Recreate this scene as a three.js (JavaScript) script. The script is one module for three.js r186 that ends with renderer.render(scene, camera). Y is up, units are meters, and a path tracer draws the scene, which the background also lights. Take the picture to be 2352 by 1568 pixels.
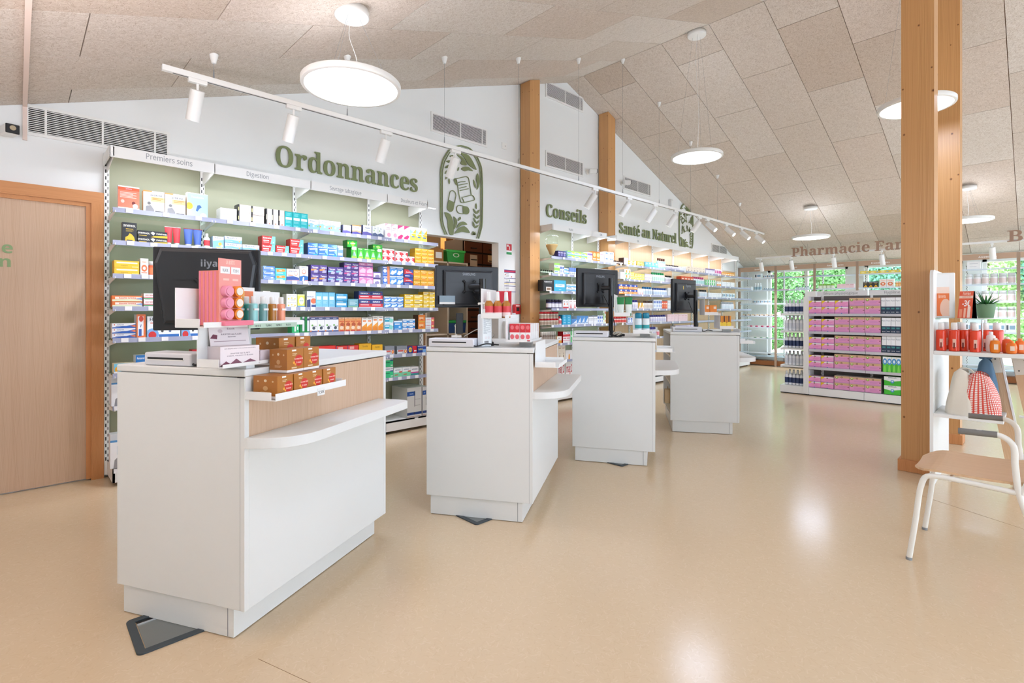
import * as THREE from 'three';
import { TextGeometry } from 'three/addons/geometries/TextGeometry.js';
import { FontLoader } from 'three/addons/loaders/FontLoader.js';
import { RoundedBoxGeometry } from 'three/addons/geometries/RoundedBoxGeometry.js';
import { mergeGeometries } from 'three/addons/utils/BufferGeometryUtils.js';
import { RectAreaLightUniformsLib } from 'three/addons/lights/RectAreaLightUniformsLib.js';

// ---------- camera, sky, light, exposure ----------
RectAreaLightUniformsLib.init();
const scene = new THREE.Scene();
const renderer = new THREE.WebGLRenderer({ antialias: true });
renderer.toneMapping = THREE.LinearToneMapping;
renderer.toneMappingExposure = 1.1;
renderer.shadowMap.enabled = true;
const camera = new THREE.PerspectiveCamera(2 * Math.atan(784 / 1173) * 180 / Math.PI, 1.5, 0.05, 200);
camera.position.set(0, 1.25, 0);
camera.lookAt(0.6953, 1.25, -0.7187);
camera.setViewOffset(2352, 1568, 0, 71.5, 2352, 1568);
camera.updateProjectionMatrix();
scene.background = new THREE.Color().setRGB(6.2, 7.2, 8.5);          // bright overcast sky outside the windows
const DISC_POWER = 14, UP_POWER = 1, UPLIGHT_POWER = 58, SPOT_POWER = 3.5, LED_POWER = 95, WASH_POWER = 8;

// ---------- helpers ----------
let seed = 7;
const rnd = () => { seed = (seed * 16807) % 2147483647; return seed / 2147483647; };
const rr = (a, b) => a + (b - a) * rnd();
const R = (d) => d * Math.PI / 180;
const taken = {};
const numbered = (n) => { const k = (taken[n] = (taken[n] ?? -1) + 1); return k ? n + '_' + String(k).padStart(3, '0') : n; };
const matCache = {};
function M(color, rough = 0.6, o = {}) {
  const k = color + '|' + rough + '|' + JSON.stringify(o);
  return matCache[k] ??= new THREE.MeshPhysicalMaterial({ color, roughness: rough, ...o });
}
function mesh(name, geo, mat, parent) {
  const m = new THREE.Mesh(geo, mat); m.name = name; m.castShadow = m.receiveShadow = true;
  if (parent) parent.add(m);
  return m;
}
const at = (g, x, y, z, ry = 0, rx = 0, rz = 0) => { const c = g.clone(); if (rx) c.rotateX(rx); if (rz) c.rotateZ(rz); if (ry) c.rotateY(ry); return c.translate(x, y, z); };
const box = (w, h, d, x = 0, y = 0, z = 0) => new THREE.BoxGeometry(w, h, d).translate(x, y, z);
const span = (x0, x1, y0, y1, z0, z1) => new THREE.BoxGeometry(Math.abs(x1 - x0), Math.abs(y1 - y0), Math.abs(z1 - z0)).translate((x0 + x1) / 2, (y0 + y1) / 2, (z0 + z1) / 2);
const rbox = (w, h, d, r = 0.003, x = 0, y = 0, z = 0) => new RoundedBoxGeometry(w, h, d, 2, Math.min(r, w / 2.01, h / 2.01, d / 2.01)).translate(x, y, z);
const cyl = (r0, r1, h, x = 0, y = 0, z = 0, s = 20) => new THREE.CylinderGeometry(r1, r0, h, s).translate(x, y + h / 2, z);
const lathe = (pts, s = 20) => new THREE.LatheGeometry(pts.map(([a, b]) => new THREE.Vector2(a, b)), s);
const tube = (pts, r, n = 40, s = 8) => new THREE.TubeGeometry(new THREE.CatmullRomCurve3(pts.map((p) => new THREE.Vector3(...p))), n, r, s);
const merge = (l) => mergeGeometries(l.map((g) => (g.index ? g.toNonIndexed() : g)).map((g) => { for (const k of Object.keys(g.attributes)) if (!['position', 'normal', 'uv'].includes(k)) g.deleteAttribute(k); return g; }));
function rod(a, b, r, s = 8) {
  const A = new THREE.Vector3(...a), B = new THREE.Vector3(...b), d = B.clone().sub(A), g = new THREE.CylinderGeometry(r, r, d.length(), s);
  g.applyQuaternion(new THREE.Quaternion().setFromUnitVectors(new THREE.Vector3(0, 1, 0), d.normalize()));
  return g.translate((A.x + B.x) / 2, (A.y + B.y) / 2, (A.z + B.z) / 2);
}
function extr(shape, depth, bevel = 0, seg = 12) {
  return new THREE.ExtrudeGeometry(shape, { depth, bevelEnabled: bevel > 0, bevelSize: bevel, bevelThickness: bevel, bevelSegments: 2, curveSegments: seg });
}
const poly = (pts) => { const s = new THREE.Shape(); pts.forEach(([x, y], i) => (i ? s.lineTo(x, y) : s.moveTo(x, y))); s.closePath(); return s; };
function tag(o, label, category, group, kind) { if (label) o.userData.label = label; if (category) o.userData.category = category; if (group) o.userData.group = group; if (kind) o.userData.kind = kind; return o; }
function thing(name, label, category, p = [0, 0, 0], ry = 0, group) {
  const g = new THREE.Group(); g.name = numbered(name); g.position.set(...p); g.rotation.y = ry; scene.add(g);
  return tag(g, label, category, group);
}
function solo(name, geo, mat, label, category, p = [0, 0, 0], ry = 0, group) {
  const m = mesh(numbered(name), geo, mat, scene); m.position.set(...p); m.rotation.y = ry; return tag(m, label, category, group);
}
function struct(name, geo, mat, label) { const m = geo ? mesh(name, geo, mat, scene) : new THREE.Group(); m.name = name; scene.add(m); m.userData.kind = 'structure'; if (label) m.userData.label = label; return m; }
function canvas(w, h, draw, rx = 1, ry = 1, srgb = true) {
  const c = document.createElement('canvas'); c.width = w; c.height = h; draw(c.getContext('2d'), w, h);
  const t = new THREE.CanvasTexture(c); t.wrapS = t.wrapT = THREE.RepeatWrapping; t.repeat.set(rx, ry); t.magFilter = THREE.LinearFilter; t.anisotropy = 8;
  if (srgb) t.colorSpace = THREE.SRGBColorSpace; return t;
}
// box uv in metres so that textures keep their real size (offset moves the grain)
function uvMetres(g, ox = 0, oy = 0, turn = false) {
  const p = g.attributes.position, n = g.attributes.normal, uv = g.attributes.uv;
  for (let i = 0; i < p.count; i++) {
    const ax = Math.abs(n.getX(i)), ay = Math.abs(n.getY(i)), az = Math.abs(n.getZ(i));
    let u, v;
    if (ay > ax && ay > az) { u = p.getX(i); v = p.getZ(i); } else if (ax > az) { u = p.getZ(i); v = p.getY(i); } else { u = p.getX(i); v = p.getY(i); }
    if (turn) [u, v] = [v, u];
    uv.setXY(i, u + ox, v + oy);
  }
  return g;
}
const fontLoader = new FontLoader();
const serifB = await fontLoader.loadAsync('fonts/droid/droid_serif_bold.typeface.json');
const sansR = await fontLoader.loadAsync('fonts/droid/droid_sans_regular.typeface.json');
const sansB = await fontLoader.loadAsync('fonts/droid/droid_sans_bold.typeface.json');
function text(s, font, size, depth, width) {                              // geometry from x = 0, on the baseline, scaled to the width asked for
  const g = new TextGeometry(s, { font, size, depth, curveSegments: 5, bevelEnabled: false });
  g.computeBoundingBox(); const b = g.boundingBox; g.translate(-b.min.x, 0, 0);
  if (width) g.scale(width / (b.max.x - b.min.x), 1, 1);
  return g;
}
function letters(parent, s, font, size, depth, width, mat, x = 0, y = 0, z = 0) {   // each letter a part of its own
  const glyph = (c) => font.data.glyphs[c] || font.data.glyphs['?'], k = size / font.data.resolution;
  let w = 0; const list = [];
  for (const c of s) { list.push([c, w]); w += glyph(c).ha * k; }
  const sx = width ? width / w : 1;
  for (const [c, px] of list) {
    if (c === ' ') continue;
    const g = new TextGeometry(c, { font, size, depth, curveSegments: 6, bevelEnabled: false });
    g.scale(sx, 1, 1).translate(x + px * sx, y, z);
    mesh('letter', g, mat, parent);
  }
}
// ---------- materials ----------
function fibres(ctx, w, h, base, tones, n, len, lw, curl, flat = 1) {
  ctx.fillStyle = base; ctx.fillRect(0, 0, w, h); ctx.lineCap = 'round';
  for (let i = 0; i < n; i++) {
    const x = rnd() * w, y = rnd() * h, a = rr(0, Math.PI * 2), l = rr(0.4, 1) * len, b = a + rr(-curl, curl);
    ctx.strokeStyle = tones[Math.floor(rnd() * tones.length)]; ctx.lineWidth = rr(0.6, 1) * lw;
    for (const ox of [-w, 0, w]) for (const oy of [-h, 0, h]) {
      const X = x + ox, Yy = y + oy; if (X < -len || X > w + len || Yy < -len || Yy > h + len) continue;
      ctx.beginPath(); ctx.moveTo(X, Yy); ctx.quadraticCurveTo(X + Math.cos(a) * l, Yy + Math.sin(a) * l * flat, X + (Math.cos(a) + Math.cos(b)) * l, Yy + (Math.sin(a) + Math.sin(b)) * l * flat); ctx.stroke();
    }
  }
}
const woolTones = ['#e4dcd4', '#ebe5dd', '#ddd3c9', '#d3c7bb', '#e8e0d7', '#cbbdaf', '#f0eae3', '#bcad9e', '#b0a090'];
const woolTex = canvas(1024, 1024, (c, w, h) => fibres(c, w, h, '#dad0c6', woolTones, 26000, 13, 1.5, 1.3), 0.8, 0.8);
seed = 991;
const woolBump = canvas(1024, 1024, (c, w, h) => fibres(c, w, h, '#777', ['#999', '#bbb', '#555', '#ddd', '#888', '#555'], 22000, 13, 1.6, 1.3), 0.8, 0.8, false);
const wool = ['#ffffff', '#f8f5f2', '#ece4dc', '#f9f3ef'].map((col) => new THREE.MeshStandardMaterial({ color: col, map: woolTex, bumpMap: woolBump, bumpScale: 0.0016, roughness: 0.95 }));
function grain(ctx, w, h, base, dark, light, n, wob) {              // grain runs along y
  ctx.fillStyle = base; ctx.fillRect(0, 0, w, h);
  for (let i = 0; i < n; i++) {
    const x = rnd() * w, k = rnd(); ctx.strokeStyle = k < 0.5 ? dark : light; ctx.globalAlpha = rr(0.08, 0.4); ctx.lineWidth = rr(0.6, 3);
    const p = rr(0, 6.28), f = 1 + Math.floor(rnd() * 2);
    for (const ox of [-w, 0, w]) { ctx.beginPath(); for (let y = 0; y <= h; y += 8) { const X = x + ox + Math.sin(y / h * 6.283 * f + p) * wob; y ? ctx.lineTo(X, y) : ctx.moveTo(X, y); } ctx.stroke(); }
  }
  ctx.globalAlpha = 1;
}
const oakTex = canvas(512, 1024, (c, w, h) => grain(c, w, h, '#cfb094', '#c09c7d', '#d8bca0', 260, 9), 1 / 0.6, 1 / 1.3);
const pineTex = canvas(512, 2048, (c, w, h) => {
  grain(c, w, h, '#cb975f', '#ae773f', '#d9aa74', 240, 7);
  for (let i = 0; i < 16; i++) {                                      // knots
    const x = rr(30, w - 30), y = rr(30, h - 30), a = rr(4, 9);
    for (let k = 4; k >= 0; k--) { c.fillStyle = ['#4d2c14', '#6d431f', '#8f5a2c', '#a56c39', '#b17a45'][k]; c.globalAlpha = k > 2 ? 0.5 : 0.9; c.beginPath(); c.ellipse(x, y, a * (0.4 + k * 0.28), a * (0.3 + k * 0.35), 0.3, 0, 6.283); c.fill(); }
  }
  c.globalAlpha = 1;
}, 1 / 0.5, 1 / 2.2);
const plyTex = canvas(512, 512, (c, w, h) => grain(c, w, h, '#d9b48e', '#c2986f', '#e6c6a3', 160, 10), 1 / 0.5, 1 / 0.7);
const linoTex = canvas(1024, 1024, (c, w, h) => {
  fibres(c, w, h, '#d9c1a0', ['#d6bd9b', '#dcc5a5', '#dac3a2', '#d7be9d', '#dec7a8'], 7000, 9, 3.5, 0.9);
  c.globalAlpha = 0.22; for (let i = 0; i < 1200; i++) { c.fillStyle = ['#bf9f7a', '#e4d0b4', '#cbae8b'][i % 3]; const x = rnd() * w, y = rnd() * h, a = rr(0, 3.1); c.beginPath(); c.ellipse(x, y, rr(1.5, 5), rr(0.6, 1.4), a, 0, 6.283); c.fill(); }
  c.globalAlpha = 1;
}, 1 / 1.4, 1 / 1.4);
const mOak = new THREE.MeshPhysicalMaterial({ map: oakTex, roughness: 0.5 });
const mPine = new THREE.MeshPhysicalMaterial({ map: pineTex, roughness: 0.42, clearcoat: 0.25, clearcoatRoughness: 0.3 });
const mFrame = new THREE.MeshPhysicalMaterial({ map: plyTex, color: '#f1c9a2', roughness: 0.5 });
const mPly = new THREE.MeshPhysicalMaterial({ map: plyTex, roughness: 0.45 });
const mFloor = new THREE.MeshPhysicalMaterial({ map: linoTex, roughness: 0.18, specularIntensity: 0.9 });
const mWall = M('#eceeed', 0.85), mWhite = M('#eeeeeb', 0.4), mMetal = M('#f2f2f0', 0.35), mLam = M('#e6e7e4', 0.38);
const mGreen = M('#999a80', 0.55), mBlack = M('#17181a', 0.5), mBlackGloss = M('#101113', 0.25), mSlot = M('#1b1b1c', 0.8), mRail = M('#a9adc4', 0.35), mGrey = M('#8f9294', 0.5), mSign = M('#7d875c', 0.6), mTaupe = M('#a38370', 0.65), mAlu = M('#c9ccce', 0.35, { metalness: 0.7 });
const mGlassShelf = new THREE.MeshPhysicalMaterial({ color: '#eef7f2', roughness: 0.02, transmission: 1, thickness: 0, ior: 1.45 });
const mPane = new THREE.MeshPhysicalMaterial({ color: '#ffffff', roughness: 0, transmission: 1, thickness: 0, ior: 1.45 });
const mClear = new THREE.MeshPhysicalMaterial({ color: '#fbfdfc', roughness: 0.02, transmission: 1, thickness: 0, ior: 1.4 });

// ---------- room shell (x along the long wall, -z into it, y up) ----------
const ZW = -4.9, XL = -1.3, XR = 12.42, ZS = 4.2, RX = 5.887, RY = 4.642, SL = 0.3354, SR = 0.363;
const ceilY = (x) => (x < RX ? RY - (RX - x) * SL : RY - (x - RX) * SR);
const floorGeo = uvMetres(span(XL - 0.2, XR + 0.2, -0.1, 0, ZW - 3.2, ZS + 0.2));
const floor = struct('floor', floorGeo, mFloor, 'marbled beige linoleum floor');
for (const [a, b] of [[[0.62, -1.95], [1.1, -0.55]], [[3.3, 1.6], [4.4, -0.6]]]) mesh('seam', rod([a[0], 0, a[1]], [b[0], 0, b[1]], 0.0012, 4), M('#a98a68', 0.7), floor);
{
  const s = poly([[XL, 0], [XR, 0], [XR, ceilY(XR)], [RX, RY], [XL, ceilY(XL)]]);
  s.holes.push(new THREE.Path(poly([[3.33, 0.001], [4.496, 0.001], [4.496, 2.128], [3.33, 2.128]]).getPoints()));
  const w = struct('wall_north', extr(s, 0.13).translate(0, 0, ZW - 0.13), mWall, 'white gable wall behind the wall shelving');
  struct('wall_west', span(XL - 0.15, XL, 0, ceilY(XL) + 0.1, ZW - 0.1, ZS), mWall);
  const so = new THREE.Shape(poly([[XL, 0], [XR, 0], [XR, ceilY(XR)], [RX, RY], [XL, ceilY(XL)]]).getPoints());
  for (const x of [0.2, 3.4, 6.6, 9.6]) so.holes.push(new THREE.Path(poly([[x, 0.3], [x + 2.4, 0.3], [x + 2.4, 2.3], [x, 2.3]]).getPoints()));
  struct('wall_south', extr(so, 0.15).translate(0, 0, ZS), mWall);
  [0.2, 3.4, 6.6, 9.6].forEach((x, i) => {
    const wn = struct('window_' + (i + 4), null, null);
    mesh('pane', span(x, x + 2.4, 0.3, 2.3, ZS + 0.07, ZS + 0.075), mPane, wn);
    mesh('frame', merge([span(x, x + 2.4, 0.3, 0.36, ZS + 0.03, ZS + 0.1), span(x, x + 2.4, 2.24, 2.3, ZS + 0.03, ZS + 0.1), span(x, x + 0.06, 0.3, 2.3, ZS + 0.03, ZS + 0.1), span(x + 2.34, x + 2.4, 0.3, 2.3, ZS + 0.03, ZS + 0.1), span(x + 1.17, x + 1.23, 0.3, 2.3, ZS + 0.03, ZS + 0.1)]), mWhite, wn);
  });
}
// east wall with three windows
const WIN = [[-4.38, -2.78], [-2.5, -0.98], [-0.72, 0.9]];
{
  const g = []; let z = ZW - 0.1;
  for (const [a, b] of [...WIN, [ZS + 0.1, 0]]) { g.push(span(XR, XR + 0.18, 0, ceilY(XR) + 0.05, z, a)); z = b; if (b === 0) break; }
  for (const [a, b] of WIN) g.push(span(XR, XR + 0.18, 0, 0.22, a, b), span(XR, XR + 0.18, 2.18, ceilY(XR) + 0.05, a, b));
  struct('wall_east', merge(g), mWall, 'white window wall behind the glass display shelves');
  WIN.forEach(([a, b], i) => {
    const wn = struct('window_' + (i + 1), null, null);
    mesh('pane', span(XR + 0.09, XR + 0.096, 0.22, 2.18, a, b), mPane, wn);
    const X0 = XR + 0.06, X1 = XR + 0.13;
    mesh('frame', merge([span(X0, X1, 0.22, 0.28, a, b), span(X0, X1, 2.12, 2.18, a, b), span(X0, X1, 0.22, 2.18, a, a + 0.06), span(X0, X1, 0.22, 2.18, b - 0.06, b)]), mWhite, wn);
    mesh('mullion', span(X0, X1, 0.28, 2.12, (a + b) / 2 - 0.03, (a + b) / 2 + 0.03), mWhite, wn);
  });
}
// ceiling: two slabs and the wood wool panels screwed below them
const ceiling = struct('ceiling', null, null, 'pitched ceiling of beige wood wool panels');
{
  const mBase = M('#7c5a3a', 0.9), aL = Math.atan(SL), aR = Math.atan(SR), W = 0.622, gap = 0.006, th = 0.022;
  const slab = (x0, x1) => { const y0 = ceilY(x0), y1 = ceilY(x1), o = 0.012; return extr(poly([[x0, y0 + o], [x1, y1 + o], [x1, y1 + 0.25], [x0, y0 + 0.25]]), ZS - ZW + 0.4).translate(0, 0, ZW - 0.2); };
  mesh('slab', slab(XL - 0.2, RX), mBase, ceiling); mesh('slab', slab(RX, XR + 0.2), mBase, ceiling);
  const cache = {};
  const panel = (len, w, v) => cache[[len.toFixed(3), w.toFixed(3), v]] ??= uvMetres(box(len - gap, th, w - gap, 0, th / 2, 0), v * 0.37, v * 0.53, v % 2 === 1);
  for (const side of [0, 1]) {
    const a = side ? -aR : aL, step = side ? 1.105 : 1.146, lo = side ? RX : XL, hi = side ? XR : RX;
    for (let k = -6; k < 9; k++) {                                      // rows at b = 0.242 + 0.622 k
      let b0 = 0.2425 + k * W, b1 = b0 + W; if (b1 < -ZS) continue; b0 = Math.max(b0, -ZS); b1 = Math.min(b1, -ZW); if (b1 - b0 < 0.05) continue;
      const odd = ((k % 2) + 2) % 2, first = side ? (odd ? 6.855 : 6.302) : (odd ? 0.264 : 0.839);   // k = 0 starts at b 0.2425
      let cuts = []; for (let x = first - 12 * step; x < hi; x += step) if (x > lo + 0.02) cuts.push(x);
      cuts = [lo, ...cuts, hi];
      for (let i = 0; i + 1 < cuts.length; i++) {
        const x0 = cuts[i], x1 = cuts[i + 1], len = (x1 - x0) / Math.cos(a), v = Math.floor(rnd() * 6);
        const m = mesh('ceiling_panel', panel(len, b1 - b0, v), wool[[0, 1, 0, 2, 1, 3][v]], ceiling);
        const xm = (x0 + x1) / 2; m.position.set(xm, ceilY(xm), -(b0 + b1) / 2); m.rotation.z = a;
      }
    }
  }
}
// door in the long wall, its frame and the green words
{
  const d = struct('door_1', null, null, 'light oak door with green lettering');
  mesh('leaf', uvMetres(span(-0.52, 0.385, 0.012, 2.035, ZW, ZW + 0.02), 0.13, 0.2), mOak, d);
  const f = 0.085, t = ZW + 0.045;
  mesh('jamb', uvMetres(span(0.388, 0.388 + f - 0.012, 0, 2.04, ZW, t), 0.3, 0.1), mFrame, d); mesh('jamb', uvMetres(span(-0.52 - f, -0.523, 0, 2.04, ZW, t), 0.7, 0.1), mFrame, d);
  mesh('head', uvMetres(span(-0.52 - f, 0.388 + f - 0.012, 2.04, 2.125, ZW, t), 0, 0, true), mFrame, d);
  mesh('stop', merge([span(0.36, 0.388, 0.01, 2.04, ZW + 0.02, ZW + 0.034), span(-0.52, 0.36, 2.012, 2.04, ZW + 0.02, ZW + 0.034)]), mFrame, d);
  mesh('lettering', merge([text('ie', sansB, 0.075, 0.002, 0.085).translate(-0.11, 1.64, ZW + 0.0205), text('n', sansB, 0.075, 0.002, 0.055).translate(-0.09, 1.545, ZW + 0.0205)]), M('#8fa877', 0.6), d);
}
// posts
function post(x0, x1, z0, z1, label) {
  const y = Math.min(ceilY(x0), ceilY(x1)) - 0.002, g = thing('timber_post', label, 'post', [(x0 + x1) / 2, 0, (z0 + z1) / 2], 0, 'timber posts');
  const s = poly([[x0, 0.09], [x1, 0.09], [x1, ceilY(x1) - 0.004], [x0, ceilY(x0) - 0.004]]);
  const p = extr(s, z1 - z0).translate(-(x0 + x1) / 2, 0, -(z1 - z0) / 2); uvMetres(p, x0 * 1.7, x0 * 0.31);
  mesh('shaft', p, mPine, g);
  mesh('foot', uvMetres(rbox(x1 - x0 + 0.04, 0.09, z1 - z0 + 0.04, 0.003, 0, 0.046, 0)), mFrame, g);
  return g;
}
post(4.97, 5.17, -0.755, -0.555, 'large timber post at the right, next to the white sun care shelf');
post(6.3, 6.5, -0.72, -0.517, 'timber post seen behind the large post at the right');
post(4.88, 5.07, ZW + 0.022, ZW + 0.2, 'timber wall post between the staff doorway and the first sign shelves');
post(6.645, 6.835, ZW + 0.022, ZW + 0.2, 'timber wall post between the two right hand wall signs');
const EM = { rings: [[[-.25,-.51],[-.298,-.42],[-.315,-.336],[-.317,-.196],[-.317,-.039],[-.317,.102],[-.315,.22],[-.284,.336],[-.201,.464],[-.111,.525],[-.01,.56],[.126,.555],[.244,.476],[.308,.372],[.326,.232],[.329,.064],[.329,-.104],[.326,-.273],[.315,-.366],[.266,-.506]],[[-.222,-.508],[-.271,-.413],[-.29,-.333],[-.292,-.192],[-.292,-.035],[-.292,.106],[-.288,.217],[-.257,.329],[-.181,.448],[-.101,.505],[-.01,.537],[.11,.531],[.217,.462],[.279,.358],[.299,.227],[.301,.06],[.301,-.108],[.299,-.276],[.288,-.361],[.235,-.507]]],
  blobs: [[[-.261,-.255],[-.181,-.268],[-.136,-.338],[-.126,-.409],[-.131,-.497],[-.181,-.502],[-.211,-.426],[-.22,-.34]],[[-.126,-.287],[-.086,-.312],[-.073,-.354],[-.091,-.397],[-.123,-.436],[-.113,-.359]],[[-.081,-.42],[-.045,-.359],[.011,-.329],[.058,-.338],[.079,-.359],[.001,-.374]],[[-.114,-.486],[-.051,-.416],[.032,-.382],[.089,-.408],[.121,-.453],[.001,-.452]],[[-.061,-.333],[-.051,-.299],[-.025,-.277],[-.018,-.303]],[[.244,.282],[.275,.24],[.283,.183],[.271,.13],[.235,.081],[.244,.151],[.225,.214]],[[.179,.196],[.206,.169],[.22,.13],[.217,.098],[.192,.134]],[[-.03,.475],[.094,.474],[.158,.425],[.231,.324],[.147,.341],[.094,.367],[.042,.426]],[[-.081,.445],[-.01,.436],[.042,.402],[.076,.35],[.011,.34],[-.022,.355],[-.004,.4]],[[-.01,.29],[.042,.324],[.105,.331],[.174,.296],[.105,.293],[.042,.271]],[[-.121,.152],[-.091,.159],[-.071,.089],[-.096,.093],[-.116,.121]]],
  leaves: [[[.228,-.153],[.225,-.083]],[[.227,-.212],[.179,-.154]],[[.235,-.21],[.281,-.153]],[[.229,-.266],[.182,-.212]],[[.235,-.273],[.286,-.219]],[[.225,-.323],[.182,-.262]],[[.229,-.331],[.279,-.283]],[[.207,-.382],[.169,-.31]],[[.207,-.385],[.266,-.343]],[[-.151,.345],[-.24,.335]],[[-.181,.299],[-.256,.253]],[[-.209,.238],[-.257,.185]],[[-.215,.178],[-.246,.124]],[[-.195,.143],[-.191,.078]],[[-.151,.351],[-.163,.312]],[[-.131,.421],[-.189,.401]],[[-.066,.253],[-.045,.303]],[[.188,-.468],[.153,-.447]],[[.188,-.468],[.225,-.439]],[[.188,-.468],[.188,-.424]],[[.188,-.468],[.167,-.431]],[[.188,-.468],[.212,-.426]],[[.188,-.468],[.153,-.466]],[[.188,-.468],[.227,-.458]]],
  scroll: [[[-.106,.151],[-.01,.187],[.068,.211],[.103,.197],[.121,.13],[.147,.006]],[[-.086,.149],[-.066,.082],[-.045,-.02],[-.02,-.097],[.011,-.108],[.116,-.077],[.196,-.047],[.19,-.014],[.153,.003],[.073,-.022],[.001,-.049],[.019,-.071],[.034,-.099]]], lines: [[[-.053,.119],[-.01,.136],[.053,.151]],[[-.047,.091],[.011,.109],[.086,.132]],[[-.037,.056],[.011,.074],[.071,.093]],[[-.032,.029],[.032,.049],[.103,.073]]], caps: [[[-.139,-.035],[-.175,-.191],.047,-1],[[-.035,-.192],[.068,-.19],.047,1]] };
// ---------- wall shelving ----------
const LEVELS = [1.972, 1.742, 1.506, 1.275, 1.05, 0.802, 0.572];
const slotGeo = (h) => { const g = []; for (let y = 0.02; y < h; y += 0.05) g.push(box(0.007, 0.026, 0.001, -0.006, y, 0)); for (let y = 0.045; y < h; y += 0.05) g.push(box(0.005, 0.02, 0.001, 0.007, y, 0)); return merge(g); };
const mLed = new THREE.MeshStandardMaterial({ color: '#ffffff', emissive: '#eef4ff', emissiveIntensity: 2 });
function wallUnit(o) {
  const { ups, z0 = ZW + 0.035, zf = -4.52, levels = LEVELS, back, top = 2.33, hz = -4.5 } = o;
  const g = thing(o.name, o.label, 'shelving', [ups[0], 0, ZW]);
  const L = (x) => x - ups[0], Z = (z) => z - ZW, n = ups.length, hU = o.upTop ?? 2.43;
  const slots = slotGeo(hU - 0.2);
  ups.forEach((x, i) => {
    const u = mesh('upright', span(L(x) - 0.015, L(x) + 0.015, 0.02, hU, Z(z0) - 0.03, Z(z0) + 0.008), mMetal, g);
    const s = mesh('slots', slots.clone().translate(L(x), 0.12, Z(z0) + 0.0085), mSlot, u); s.userData.kind = 'stuff';
  });
  for (let i = 0; i + 1 < n; i++) {
    const a = L(ups[i]) + 0.016, b = L(ups[i + 1]) - 0.016, bt = o.backTops?.[i] ?? 2.44;
    mesh('back_panel', uvMetres(span(a, b, 0.1, bt, Z(z0) - 0.028, Z(z0) - 0.012), i * 0.4, 0), back, g);
    for (const y of levels) {
      if (o.skip?.(i, y)) continue;
      const s = mesh('shelf', span(a - 0.012, b + 0.012, y - 0.016, y - 0.008, Z(z0) + 0.02, Z(zf) - 0.012), o.solid ? mWhite : mGlassShelf, g);
      mesh('price_rail', merge([span(a - 0.016, b + 0.016, y - 0.026, y + 0.004, Z(zf) - 0.008, Z(zf) - 0.004), span(a - 0.016, b + 0.016, y - 0.03, y - 0.024, Z(zf) - 0.012, Z(zf)), span(a - 0.016, b + 0.016, y - 0.008, y - 0.001, Z(zf) - 0.02, Z(zf) - 0.006)]), mRail, s);
      for (const x of [a - 0.004, b + 0.004]) mesh('bracket', extr(poly([[0, 0], [-(zf - z0), 0.0], [-(zf - z0), -0.014], [0, -0.05]].map(([p, q]) => [-p, q])), 0.004).rotateY(-Math.PI / 2).translate(x + 0.002, y - 0.017, Z(z0) + 0.01), mMetal, s);
    }
    if (o.heads && o.heads[i] !== undefined) {
      const ha = i === 0 && o.headStart ? L(o.headStart) : a - 0.015, hb = o.heads[i + 1] === undefined && o.headEnd ? L(o.headEnd) : b + 0.015;
      const h = mesh('header_panel', span(ha, hb, 2.322, 2.4, Z(hz) - 0.012, Z(hz)), mWhite, g);
      if (o.heads[i]) mesh('lettering', text(o.heads[i][0], sansR, o.heads[i][2] ?? 0.036, 0.001, o.heads[i][1]).translate((a + b) / 2 - o.heads[i][1] / 2 + (o.heads[i][3] ?? 0), 2.348, Z(hz)), M('#9a9d9f', 0.7), h);
      mesh('header_arm', extr(poly([[0, 2.395], [-(Z(hz) - Z(z0)), 2.395], [-(Z(hz) - Z(z0)), 2.33], [0, 2.28]].map(([p, q]) => [-p, q])), 0.006).rotateY(-Math.PI / 2).translate(a - 0.01, 0, Z(z0)), mWhite, h);
      if (i === n - 2 || o.heads[i + 1] === undefined) mesh('header_arm', extr(poly([[0, 2.395], [-(Z(hz) - Z(z0)), 2.395], [-(Z(hz) - Z(z0)), 2.33], [0, 2.28]].map(([p, q]) => [-p, q])), 0.006).rotateY(-Math.PI / 2).translate(hb - 0.006, 0, Z(z0)), mWhite, h);
      mesh('led_strip', span(a + 0.02, b - 0.02, 2.338, 2.344, Z(hz) - 0.034, Z(hz) - 0.016), mLed, h);
      const l = new THREE.RectAreaLight('#eef4ff', LED_POWER, b - a - 0.04, 0.016); l.position.set((a + b) / 2 + ups[0], 2.3355, hz - 0.025); l.lookAt((a + b) / 2 + ups[0], 1.5, hz - 0.34); l.castShadow = true; l.name = numbered('led_light'); scene.add(l);
      if (i === 0) mesh('header_end', span(ha - 0.002, ha + 0.004, 2.322, 2.4, Z(z0) + 0.19 * (o.headStart > 6 ? 1 : 0), Z(hz)), mWhite, h);
    }
    const base = mesh('base', merge([span(a - 0.015, b + 0.015, 0.03, 0.13, Z(-4.55) - 0.02, Z(-4.55)), span(a - 0.015, b + 0.015, 0.115, 0.13, Z(z0), Z(-4.55)), span(a - 0.015, a, 0.03, 0.13, Z(z0), Z(-4.55)), span(b, b + 0.015, 0.03, 0.13, Z(z0), Z(-4.55))]), mMetal, g);
    mesh("foot", cyl(0.012, 0.012, 0.03, a + 0.03, 0, Z(-4.6)), mBlack, base); mesh("foot", cyl(0.012, 0.012, 0.03, b - 0.03, 0, Z(-4.6)), mBlack, base);
  }
  return g;
}
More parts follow.
